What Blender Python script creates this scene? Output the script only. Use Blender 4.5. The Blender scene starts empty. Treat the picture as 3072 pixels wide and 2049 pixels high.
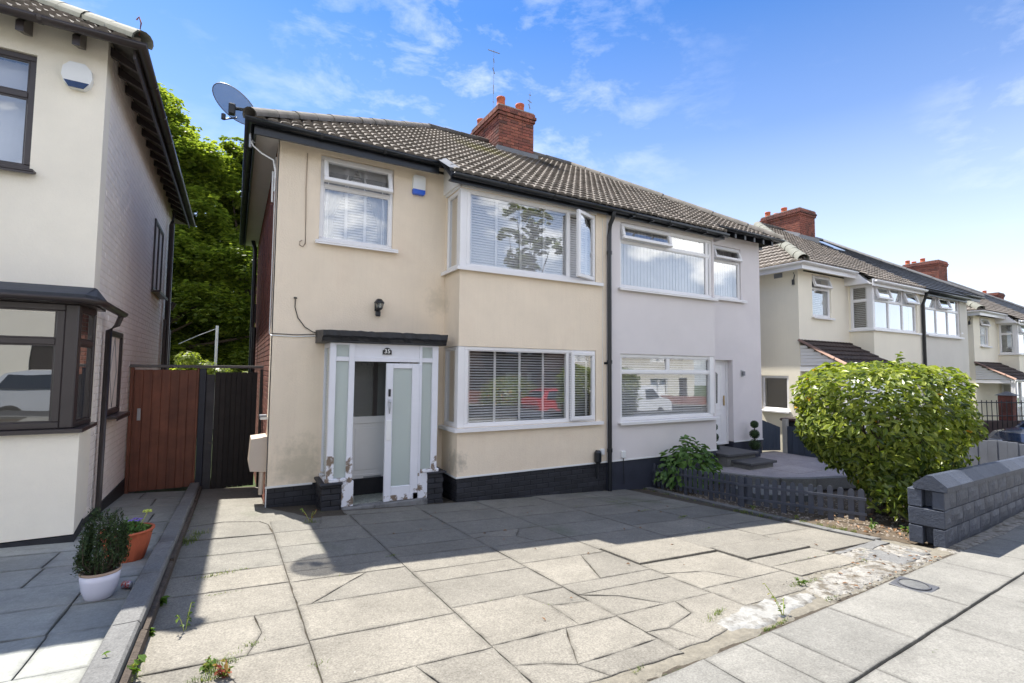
import bpy, bmesh, math, random
import numpy as np
from mathutils import Vector, Matrix
random.seed(7); rng=np.random.default_rng(7)
PI=math.pi
sc=bpy.context.scene; COL=sc.collection
# ------------------------------------------------------------ camera
CAM=Vector((-0.41530,-7.13983,1.54079))
yaw,pitch,roll=0.51552,0.058855,0.009619
cy,sy,cp,sp=math.cos(yaw),math.sin(yaw),math.cos(pitch),math.sin(pitch)
fw=Vector((sy*cp,cy*cp,sp)); rt=Vector((cy,-sy,0)); up=rt.cross(fw)
r2=rt*math.cos(roll)+up*math.sin(roll); u2=up*math.cos(roll)-rt*math.sin(roll)
cd=bpy.data.cameras.new('camera'); cam=bpy.data.objects.new('camera',cd); COL.objects.link(cam)
cd.sensor_width=36; cd.lens=17.22; cd.clip_start=.05; cd.clip_end=3000
cam.matrix_world=Matrix(((r2.x,u2.x,-fw.x,CAM.x),(r2.y,u2.y,-fw.y,CAM.y),(r2.z,u2.z,-fw.z,CAM.z),(0,0,0,1)))
sc.camera=cam
# ------------------------------------------------------------ sky and sun
SUN=Vector((-.16,.562,1)).normalized()
el=math.asin(SUN.z); az=math.atan2(SUN.x,SUN.y)
w=bpy.data.worlds.new("World"); sc.world=w; w.use_nodes=True
wn=w.node_tree.nodes; wl=w.node_tree.links; wn.clear()
def WN(t,**k):
    n=wn.new(t)
    for a,b in k.items(): setattr(n,a,b)
    return n
wo=WN('ShaderNodeOutputWorld'); bg=WN('ShaderNodeBackground'); sky=WN('ShaderNodeTexSky',sky_type='NISHITA')
sky.sun_disc=False; sky.sun_elevation=el; sky.sun_rotation=az; sky.air_density=1.0; sky.dust_density=.15; sky.ozone_density=4.0; sky.altitude=50
tc=WN('ShaderNodeTexCoord'); mp=WN('ShaderNodeMapping'); mp.inputs['Scale'].default_value=(1.0,1.0,2.2); mp.inputs['Location'].default_value=(.35,.2,.1)
nz=WN('ShaderNodeTexNoise'); nz.inputs['Scale'].default_value=7.5; nz.inputs['Detail'].default_value=9; nz.inputs['Roughness'].default_value=.62; nz.inputs['Distortion'].default_value=.25
nz2=WN('ShaderNodeTexNoise'); nz2.inputs['Scale'].default_value=2.3; nz2.inputs['Detail'].default_value=2
rp=WN('ShaderNodeValToRGB'); rp.color_ramp.elements[0].position=.50; rp.color_ramp.elements[1].position=.78
rp2=WN('ShaderNodeValToRGB'); rp2.color_ramp.elements[0].position=.50; rp2.color_ramp.elements[1].position=.80
mu=WN('ShaderNodeMath',operation='MULTIPLY'); mu2=WN('ShaderNodeMath',operation='MULTIPLY'); mu2.inputs[1].default_value=.75
mx=WN('ShaderNodeMix',data_type='RGBA'); mx.inputs[7].default_value=(1.55,1.65,1.80,1)
hs=WN('ShaderNodeHueSaturation'); hs.inputs['Saturation'].default_value=1.12
wl.new(tc.outputs['Generated'],mp.inputs['Vector']); wl.new(mp.outputs[0],nz.inputs['Vector']); wl.new(tc.outputs['Generated'],nz2.inputs['Vector'])
wl.new(nz.outputs['Fac'],rp.inputs[0]); wl.new(nz2.outputs['Fac'],rp2.inputs[0]); wl.new(rp.outputs[0],mu.inputs[0]); wl.new(rp2.outputs[0],mu.inputs[1]); wl.new(mu.outputs[0],mu2.inputs[0])
# pale haze towards the horizon, the same all round
sx=WN('ShaderNodeSeparateXYZ'); wl.new(tc.outputs['Generated'],sx.inputs[0])
rh=WN('ShaderNodeValToRGB'); e_=rh.color_ramp.elements
for i in range(3): e_.new(.5)
for i,(p_,c_) in enumerate(((0,.92),(.12,.76),(.27,.42),(.42,.14),(.60,.0))): e_[i].position=p_; e_[i].color=(c_,c_,c_,1)
wl.new(sx.outputs[2],rh.inputs[0]); mh=WN('ShaderNodeMix',data_type='RGBA'); mh.inputs[7].default_value=(1.64,1.73,1.88,1)
vm=WN('ShaderNodeMix',data_type='RGBA',blend_type='MULTIPLY'); vm.inputs[0].default_value=1; vm.inputs[7].default_value=(.165,.218,.272,1)
wl.new(sky.outputs[0],hs.inputs['Color']); wl.new(hs.outputs[0],vm.inputs[6]); wl.new(rh.outputs[0],mh.inputs[0]); wl.new(vm.outputs[2],mh.inputs[6])
# a loose field of wisps over the chimney side of the sky
dv=WN('ShaderNodeVectorMath',operation='DISTANCE'); dv.inputs[1].default_value=(.36,.82,.44); wl.new(tc.outputs['Generated'],dv.inputs[0])
dr=WN('ShaderNodeMapRange'); dr.inputs[1].default_value=.10; dr.inputs[2].default_value=.52; dr.inputs[3].default_value=1.0; dr.inputs[4].default_value=0.0; wl.new(dv.outputs['Value'],dr.inputs[0])
md=WN('ShaderNodeMath',operation='MAXIMUM'); wl.new(rp2.outputs[0],md.inputs[0]); wl.new(dr.outputs[0],md.inputs[1]); wl.new(md.outputs[0],mu.inputs[1])
# broken sunlit cumulus on the side of the sky opposite the sun (upper windows mirror it; added bright to lift the shaded fronts)
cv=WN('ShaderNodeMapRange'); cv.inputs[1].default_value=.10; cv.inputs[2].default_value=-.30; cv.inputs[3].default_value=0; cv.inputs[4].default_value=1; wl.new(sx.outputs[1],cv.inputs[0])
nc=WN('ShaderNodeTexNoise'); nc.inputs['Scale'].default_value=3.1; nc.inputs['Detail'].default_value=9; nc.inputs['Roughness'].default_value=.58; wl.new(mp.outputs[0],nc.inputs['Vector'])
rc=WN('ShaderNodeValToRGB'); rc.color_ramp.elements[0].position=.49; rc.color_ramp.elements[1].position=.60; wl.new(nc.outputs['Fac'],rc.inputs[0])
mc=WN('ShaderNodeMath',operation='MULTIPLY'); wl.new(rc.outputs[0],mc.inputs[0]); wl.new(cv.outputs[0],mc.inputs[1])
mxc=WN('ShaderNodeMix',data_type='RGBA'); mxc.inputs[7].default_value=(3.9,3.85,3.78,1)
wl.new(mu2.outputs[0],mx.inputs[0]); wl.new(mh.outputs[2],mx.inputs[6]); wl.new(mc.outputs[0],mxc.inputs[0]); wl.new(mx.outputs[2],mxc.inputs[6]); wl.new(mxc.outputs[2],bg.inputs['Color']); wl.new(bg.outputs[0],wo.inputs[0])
bg.inputs['Strength'].default_value=.15
sd=bpy.data.lights.new('sun','SUN'); sd.energy=2.0; sd.angle=math.radians(.53); sd.color=(1,.955,.88)
so=bpy.data.objects.new('sun',sd); COL.objects.link(so); so.rotation_mode='QUATERNION'; so.rotation_quaternion=SUN.to_track_quat('Z','Y'); so.location=(0,0,30)
sc.view_settings.view_transform='Standard'; sc.view_settings.look='None'; sc.view_settings.gamma=1; sc.view_settings.use_curve_mapping=False
sc.view_settings.exposure=2.42
sc.render.engine='CYCLES'
sc.cycles.max_bounces=8; sc.cycles.transparent_max_bounces=16; sc.cycles.glossy_bounces=4; sc.cycles.caustics_reflective=False; sc.cycles.caustics_refractive=False

# ------------------------------------------------------------ ground height
GA,GX,GY=-.243,-.055,-.07
def G(x,y):
    z=GA+GX*max(min(x,7.5),-2.2)
    if x>7.5: z+=-.029*(x-7.5)
    if x<-2.2: z+=-.025*(x+2.2)
    yy=min(y,2.0); yy=max(yy,-8.6)
    return z+GY*yy
# ------------------------------------------------------------ materials
MATS={}
def nt(name):
    m=bpy.data.materials.new(name); m.use_nodes=True; t=m.node_tree
    b=t.nodes['Principled BSDF']; return m,t,b
def noise(t,scale,detail=4,rough=.55,vec=None,dist=0,sc3=None,obj=False):
    if not hasattr(t,'_') : pass
    g=t.nodes.new('ShaderNodeNewGeometry') if not obj else t.nodes.new('ShaderNodeTexCoord')
    out=g.outputs['Position'] if not obj else g.outputs['Object']
    if sc3:
        mp=t.nodes.new('ShaderNodeMapping'); mp.inputs['Scale'].default_value=sc3; t.links.new(out,mp.inputs[0]); out=mp.outputs[0]
    n=t.nodes.new('ShaderNodeTexNoise'); n.inputs['Scale'].default_value=scale; n.inputs['Detail'].default_value=detail; n.inputs['Roughness'].default_value=rough; n.inputs['Distortion'].default_value=dist
    t.links.new(out,n.inputs['Vector']); return n.outputs['Fac']
def ramp(t,fac,stops):
    r=t.nodes.new('ShaderNodeValToRGB'); e=r.color_ramp.elements
    while len(e)<len(stops): e.new(.5)
    for i,(p,c) in enumerate(stops):
        e[i].position=p; e[i].color=(*c,1) if not isinstance(c,(int,float)) else (c,c,c,1)
    t.links.new(fac,r.inputs[0]); return r.outputs[0]
def mixc(t,fac,a,b,mode='MIX'):
    m=t.nodes.new('ShaderNodeMix'); m.data_type='RGBA'; m.blend_type=mode
    for i,v in ((0,fac),(6,a),(7,b)):
        if isinstance(v,(tuple,list)): m.inputs[i].default_value=(*v[:3],1)
        elif isinstance(v,(int,float)): m.inputs[i].default_value=v
        else: t.links.new(v,m.inputs[i])
    return m.outputs[2]
def bump(t,b,h,strength=.3,dist=.01,prev=None):
    n=t.nodes.new('ShaderNodeBump'); n.inputs['Strength'].default_value=strength; n.inputs['Distance'].default_value=dist
    t.links.new(h,n.inputs['Height'])
    if prev is not None: t.links.new(prev,n.inputs['Normal'])
    t.links.new(n.outputs[0],b.inputs['Normal']); return n.outputs[0]
def rnd(t):
    return t.nodes.new('ShaderNodeObjectInfo').outputs['Random']
def mat(name,col,rough=.7,var=.12,vscale=3,bs=0,bscale=80,bdist=.003,metal=0,spec=.5,objvar=0,streak=0,streakcol=None,dirt=None,dirtscale=2,dirtlo=.55,dirthi=.75,coat=0):
    if name in MATS: return MATS[name]
    m,t,b=nt(name)
    lo=tuple(c*(1-var) for c in col); hi=tuple(min(1,c*(1+var)) for c in col)
    c=ramp(t,noise(t,vscale,6,.6),[(.3,lo),(.7,hi)])
    if objvar: c=mixc(t,rnd(t),mixc(t,1.0,c,(1-objvar,)*3,'MULTIPLY'),mixc(t,1.0,c,(1+objvar,)*3,'MULTIPLY'))
    if streak:
        s=ramp(t,noise(t,6,5,.6,sc3=(4.5,4.5,.22)),[(.48,0.0),(.75,float(streak))]); c=mixc(t,s,c,streakcol)
    if dirt:
        s=ramp(t,noise(t,dirtscale,7,.65,dist=.3),[(dirtlo,0.0),(dirthi,1.0)]); c=mixc(t,s,c,dirt)
    t.links.new(c,b.inputs['Base Color']); b.inputs['Roughness'].default_value=rough; b.inputs['Metallic'].default_value=metal
    b.inputs['Specular IOR Level'].default_value=spec; b.inputs['Coat Weight'].default_value=coat
    if bs: bump(t,b,noise(t,bscale,4,.6),bs,bdist)
    MATS[name]=m; return m
def concrete(name,base,spot=True,moss=None,fine=.35,objvar=.09,lichen=.8,bs=.5):
    m,t,b=nt(name)
    c=ramp(t,noise(t,1.7,6,.62),[(.3,tuple(x*.80 for x in base)),(.7,tuple(x*1.12 for x in base))])
    c=mixc(t,rnd(t),mixc(t,1.,c,(1-objvar,1-objvar*.9,1-objvar*.8),'MULTIPLY'),mixc(t,1.,c,(1+objvar,1+objvar,1+objvar*.9),'MULTIPLY'))
    ea=t.nodes.new('ShaderNodeAttribute'); ea.attribute_name='edge'; em=t.nodes.new('ShaderNodeMath'); em.operation='MULTIPLY'; em.use_clamp=True; t.links.new(ea.outputs['Fac'],em.inputs[0]); t.links.new(ramp(t,noise(t,5,6,.7),[(.35,.05),(.70,1.0)]),em.inputs[1]); c=mixc(t,em.outputs[0],c,tuple(x*.50 for x in base))
    c=mixc(t,ramp(t,noise(t,3.2,7,.68,dist=.5),[(.52,0.),(.72,.5)]),c,tuple(x*.66 for x in base))
    f=ramp(t,noise(t,95,3,.7),[(.32,1-fine),(.68,1+fine*.8)]); c=mixc(t,1.,c,f,'MULTIPLY')
    f2=ramp(t,noise(t,24,5,.7),[(.3,.86),(.7,1.1)]); c=mixc(t,1.,c,f2,'MULTIPLY')
    if spot:
        g=t.nodes.new('ShaderNodeNewGeometry'); v=t.nodes.new('ShaderNodeTexVoronoi'); v.inputs['Scale'].default_value=13; v.inputs['Randomness'].default_value=1
        t.links.new(g.outputs['Position'],v.inputs['Vector'])
        # only some cells carry a lichen spot, each of its own size
        sepn=t.nodes.new('ShaderNodeSeparateColor'); t.links.new(v.outputs['Color'],sepn.inputs[0])
        siz=t.nodes.new('ShaderNodeMapRange'); siz.inputs[1].default_value=.55; siz.inputs[2].default_value=1; siz.inputs[3].default_value=-.02; siz.inputs[4].default_value=.13
        t.links.new(sepn.outputs[0],siz.inputs[0])
        nn=t.nodes.new('ShaderNodeMath'); nn.operation='MULTIPLY_ADD'; nn.inputs[1].default_value=.10; t.links.new(noise(t,40,3,.6),nn.inputs[0]); t.links.new(v.outputs['Distance'],nn.inputs[2])
        lt=t.nodes.new('ShaderNodeMath'); lt.operation='LESS_THAN'; t.links.new(nn.outputs[0],lt.inputs[0]); t.links.new(siz.outputs[0],lt.inputs[1])
        k=t.nodes.new('ShaderNodeMath'); k.operation='MULTIPLY'; k.inputs[1].default_value=lichen; t.links.new(lt.outputs[0],k.inputs[0])
        c=mixc(t,k.outputs[0],c,(.40,.40,.375))
    if moss:
        s=ramp(t,noise(t,.9,6,.65,dist=.4),[(.56,0.),(.72,.55)]); c=mixc(t,s,c,moss)
    t.links.new(c,b.inputs['Base Color']); b.inputs['Roughness'].default_value=.88; b.inputs['Specular IOR Level'].default_value=.3
    n=bump(t,b,noise(t,70,4,.7),bs,.004); bump(t,b,noise(t,9,4,.6),.35,.012,prev=n)
    MATS[name]=m; return m
def brickmat(name,cols,rough=.85,soot=None):
    m,t,b=nt(name)
    c=ramp(t,rnd(t),[(i/max(1,len(cols)-1),x) for i,x in enumerate(cols)])
    c=mixc(t,1.,c,ramp(t,noise(t,30,5,.7),[(.3,.75),(.7,1.2)]),'MULTIPLY')
    if soot: c=mixc(t,ramp(t,noise(t,2.5,6,.7),[(.45,0.),(.7,.8)]),c,soot)
    t.links.new(c,b.inputs['Base Color']); b.inputs['Roughness'].default_value=rough; b.inputs['Specular IOR Level'].default_value=.3
    bump(t,b,noise(t,60,5,.7),.6,.004); MATS[name]=m; return m
def glassmat(name,tint=(1,1,1),gain=1.0,bmp=0,bsc=30,trans=.96,rough=0.0,milk=0.0,milkcol=(.6,.68,.66)):
    if name in MATS: return MATS[name]
    m=bpy.data.materials.new(name); m.use_nodes=True; t=m.node_tree; t.nodes.clear()
    o=t.nodes.new('ShaderNodeOutputMaterial'); gl=t.nodes.new('ShaderNodeBsdfGlossy'); gl.inputs['Roughness'].default_value=rough
    gl.inputs['Color'].default_value=(.95,.97,.98,1)
    tr=t.nodes.new('ShaderNodeBsdfTransparent'); tr.inputs['Color'].default_value=(trans*tint[0],trans*tint[1],trans*tint[2],1)
    base=tr.outputs[0]
    if milk:
        df=t.nodes.new('ShaderNodeBsdfDiffuse'); df.inputs['Color'].default_value=(*milkcol,1)
        tl=t.nodes.new('ShaderNodeBsdfTranslucent'); tl.inputs['Color'].default_value=(*milkcol,1)
        a=t.nodes.new('ShaderNodeMixShader'); a.inputs[0].default_value=.5; t.links.new(df.outputs[0],a.inputs[1]); t.links.new(tl.outputs[0],a.inputs[2])
        q=t.nodes.new('ShaderNodeMixShader'); q.inputs[0].default_value=milk; t.links.new(base,q.inputs[1]); t.links.new(a.outputs[0],q.inputs[2]); base=q.outputs[0]
    fr=t.nodes.new('ShaderNodeFresnel'); fr.inputs['IOR'].default_value=1.55
    mm=t.nodes.new('ShaderNodeMath'); mm.operation='MULTIPLY_ADD'; mm.inputs[1].default_value=1.9*gain; mm.inputs[2].default_value=.02; mm.use_clamp=True; t.links.new(fr.outputs[0],mm.inputs[0])
    gb=t.nodes.new('ShaderNodeNewGeometry'); m3=t.nodes.new('ShaderNodeMath'); m3.operation='SUBTRACT'; m3.use_clamp=True; t.links.new(mm.outputs[0],m3.inputs[0]); t.links.new(gb.outputs['Backfacing'],m3.inputs[1])
    mx=t.nodes.new('ShaderNodeMixShader'); t.links.new(m3.outputs[0],mx.inputs[0]); t.links.new(base,mx.inputs[1]); t.links.new(gl.outputs[0],mx.inputs[2]); t.links.new(mx.outputs[0],o.inputs[0])
    if bmp:
        n=t.nodes.new('ShaderNodeBump'); n.inputs['Strength'].default_value=bmp; n.inputs['Distance'].default_value=.01
        t.links.new(noise(t,bsc,5,.7,dist=1.2),n.inputs['Height']); t.links.new(n.outputs[0],gl.inputs['Normal']); 
    else:
        n=t.nodes.new('ShaderNodeBump'); n.inputs['Strength'].default_value=.05; n.inputs['Distance'].default_value=.02
        t.links.new(noise(t,1.3,2,.5),n.inputs['Height']); t.links.new(n.outputs[0],gl.inputs['Normal'])
    MATS[name]=m; return m
def leafmat(name,cols,rough=.35,trans=.35,spec=.5):
    m=bpy.data.materials.new(name); m.use_nodes=True; t=m.node_tree; b=t.nodes['Principled BSDF']; o=t.nodes['Material Output']
    at=t.nodes.new('ShaderNodeAttribute'); at.attribute_name='tone'
    c=ramp(t,at.outputs['Fac'],cols)
    t.links.new(c,b.inputs['Base Color']); b.inputs['Roughness'].default_value=rough; b.inputs['Specular IOR Level'].default_value=spec
    tl=t.nodes.new('ShaderNodeBsdfTranslucent'); c2=mixc(t,1.,c,(1.5,1.6,.6),'MULTIPLY'); t.links.new(c2,tl.inputs['Color'])
    q=t.nodes.new('ShaderNodeMixShader'); q.inputs[0].default_value=trans; t.links.new(b.outputs[0],q.inputs[1]); t.links.new(tl.outputs[0],q.inputs[2]); t.links.new(q.outputs[0],o.inputs[0])
    MATS[name]=m; return m

CREAM=mat('cream_render',(.81,.695,.545),.92,.05,1.6,.7,45,.006,streak=.13,streakcol=(.62,.53,.42),dirt=(.71,.575,.44),dirtscale=.8,dirtlo=.55,dirthi=.9)
LILAC=mat('grey_render',(.71,.67,.665),.92,.03,1.5,.45,90,.003,dirt=(.64,.605,.61),dirtscale=.9,dirtlo=.5,dirthi=.9)
WHITER=mat('white_render',(.88,.82,.70),.92,.05,1.2,.6,70,.006)
IVORY=mat('ivory_render',(.86,.80,.66),.92,.03,1.2,.3,60,.003,streak=.15,streakcol=(.7,.64,.52))
PVC=mat('white_pvc',(.80,.79,.79),.28,.03,2)
PVCB=mat('brown_pvc',(.045,.036,.036),.32,.1,3)
WOODW=mat('white_gloss_paint',(.72,.73,.78),.35,.04,3,.2,40,.002)
PEEL=mat('peeling_white_paint',(.72,.73,.78),.4,.04,3,.3,40,.003,dirt=(.20,.15,.11),dirtscale=11,dirtlo=.50,dirthi=.57)
BLACKP=mat('black_plastic',(.012,.014,.018),.3,.2,3)
BLACKW=mat('black_painted_wood',(.014,.015,.019),.45,.3,4,.4,30,.004,dirt=(.16,.15,.14),dirtscale=24,dirtlo=.70,dirthi=.74)
BLACKB=mat('black_painted_brick',(.020,.021,.027),.55,.3,6,.6,60,.004,objvar=.25,dirt=(.085,.075,.07),dirtscale=9,dirtlo=.66,dirthi=.76)
NAVYB=mat('navy_painted_masonry',(.030,.034,.052),.6,.15,5,.4,50,.004)
MORTAR=mat('mortar',(.30,.27,.23),.95,.15,8,.5,60,.003)
MORTARD=mat('dark_mortar',(.018,.018,.022),.9,.2,8,.5,60,.003)
TILE=mat('concrete_roof_tile',(.225,.195,.165),.9,.22,9,.5,60,.004,objvar=.22,dirt=(.06,.055,.04),dirtscale=5,dirtlo=.50,dirthi=.72)
def patch_mask(t,c,r,nscale=4):
    g=t.nodes.new('ShaderNodeNewGeometry'); v=t.nodes.new('ShaderNodeVectorMath'); v.operation='DISTANCE'; v.inputs[1].default_value=c; t.links.new(g.outputs['Position'],v.inputs[0])
    a=t.nodes.new('ShaderNodeMath'); a.operation='MULTIPLY_ADD'; a.inputs[1].default_value=2.2*r; t.links.new(noise(t,nscale,6,.7),a.inputs[0]); t.links.new(v.outputs['Value'],a.inputs[2])
    m=t.nodes.new('ShaderNodeMapRange'); m.inputs[1].default_value=r*1.35; m.inputs[2].default_value=r*2.1; m.inputs[3].default_value=.85; m.inputs[4].default_value=0; t.links.new(a.outputs[0],m.inputs[0]); return m.outputs[0]
_t=TILE.node_tree; _b=_t.nodes['Principled BSDF']; _l=_b.inputs['Base Color'].links[0].from_socket
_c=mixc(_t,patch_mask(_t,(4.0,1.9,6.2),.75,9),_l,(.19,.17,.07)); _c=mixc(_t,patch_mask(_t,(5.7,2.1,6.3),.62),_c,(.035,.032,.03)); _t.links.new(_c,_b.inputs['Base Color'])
TILED=mat('concrete_ridge_tile',(.13,.118,.105),.9,.2,6,.5,60,.004,objvar=.1,dirt=(.08,.075,.06),dirtscale=4,dirtlo=.45,dirthi=.7)
_t=CREAM.node_tree; _b=_t.nodes['Principled BSDF']; _l=_b.inputs['Base Color'].links[0].from_socket
_c=mixc(_t,patch_mask(_t,(.42,0,.25),.42,7),_l,(.56,.49,.37)); _c=mixc(_t,patch_mask(_t,(2.42,-.45,.2),.22,8),_c,(.42,.37,.29)); _c=mixc(_t,patch_mask(_t,(2.3,0,2.6),.25,8),_c,(.62,.54,.42)); _t.links.new(_c,_b.inputs['Base Color'])
SLATE=mat('dark_slate',(.055,.058,.066),.5,.2,6,.3,60,.003,objvar=.2)
LEAD=mat('lead_flashing',(.15,.155,.165),.5,.15,6,.3,30,.003)
BRICKR=brickmat('red_brick',[(.24,.085,.06),(.30,.12,.085),(.19,.07,.055),(.34,.15,.11)],soot=(.05,.035,.03))
BRICKC=brickmat('chimney_brick',[(.26,.085,.06),(.33,.12,.08),(.20,.07,.055),(.30,.10,.07),(.12,.055,.045)],soot=(.04,.03,.028))
BRICKW=mat('white_painted_brick',(.86,.79,.73),.6,.04,3,.4,50,.003,objvar=.03)
MORTW=mat('white_painted_mortar',(.77,.70,.63),.9,.08,8,.4,60,.003)
TERRA=mat('terracotta',(.45,.105,.045),.8,.12,8,.3,60,.002)
INT=mat('interior_plaster',(.20,.185,.165),.9,.05)
INTD=mat('interior_dark',(.10,.09,.08),.9,.1)
SLAT=mat('blind_slat',(.88,.88,.88),.5,.03)
VBLIND=mat('vertical_blind_fabric',(.86,.87,.88),.8,.04)
VOILE=mat('net_curtain',(.75,.77,.80),.9,.05)
CLEAR=glassmat('window_glass',gain=1.9)
CLEARU=glassmat('window_glass_bright',gain=2.4)
OBSC=glassmat('obscured_glass',gain=.8,bmp=.8,bsc=35,milk=.80,rough=.12,milkcol=(.74,.82,.79))
PATT=glassmat('patterned_glass',gain=1.2,bmp=1.0,bsc=28,trans=.35,milk=.06)
REDW=mat('red_brown_timber',(.165,.058,.032),.6,.25,4,.3,40,.003,streak=.6,streakcol=(.07,.02,.014),objvar=.12)
DARKW=mat('dark_stained_timber',(.020,.017,.016),.75,.3,5,.3,40,.003,objvar=.3)
SLABM=concrete('paving_concrete',(.225,.208,.175),moss=None)
SLABMS=concrete('paving_concrete_mossy',(.20,.19,.165),moss=(.06,.085,.035))
SLABN=concrete('neighbour_paving',(.31,.315,.29),fine=.12,lichen=.0,spot=False,bs=.3)
FOOTM=concrete('footpath_concrete',(.232,.224,.20),fine=.28,lichen=.3,objvar=.05)
KERBM=concrete('kerb_concrete',(.18,.178,.172),fine=.3,lichen=.9)
BED=mat('joint_soil',(.060,.048,.034),.97,.3,30,.8,90,.01,dirt=(.05,.075,.02),dirtscale=6,dirtlo=.6,dirthi=.7)
SAND=mat('sandy_bedding',(.19,.172,.135),.97,.25,20,.8,70,.01)
SOIL=mat('bare_soil',(.10,.075,.05),.97,.3,12,.9,40,.02)
PATIO=concrete('patio_concrete',(.38,.345,.35),fine=.2,lichen=.2,objvar=.05)
NAVY=mat('slate_blue_paint',(.035,.047,.070),.5,.12,4,.3,40,.003,objvar=.12)
FENG=mat('grey_blue_fence_paint',(.060,.066,.085),.5,.1,4,.2,40,.002)
BLOCKM=mat('blue_painted_block',(.046,.056,.080),.6,.15,6,.8,35,.01,objvar=.12)
FENSUN=mat('sunlit_blue_fence_paint',(.16,.17,.19),.6,.12,4,.3,40,.003,objvar=.1)  # same slate blue paint, its sunlit look put into a lighter colour
CONCP=mat('concrete_post',(.30,.29,.27),.9,.1,6,.5,60,.003)
WHITE=mat('white_plastic',(.76,.77,.76),.3,.02)
BEIGE=mat('beige_box',(.52,.44,.36),.5,.04,3)
BLUEP=mat('blue_plastic',(.03,.12,.62),.25,.05)
STEEL=mat('galvanised_steel',(.42,.43,.45),.4,.1,6,metal=.7)
GREYM=mat('grey_metal',(.22,.23,.25),.45,.1,6)
ROADM=concrete('asphalt',(.06,.06,.062),fine=.4,lichen=0,spot=False)
GRASSG=mat('lawn',(.055,.085,.025),.95,.3,6,.8,60,.03)
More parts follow.
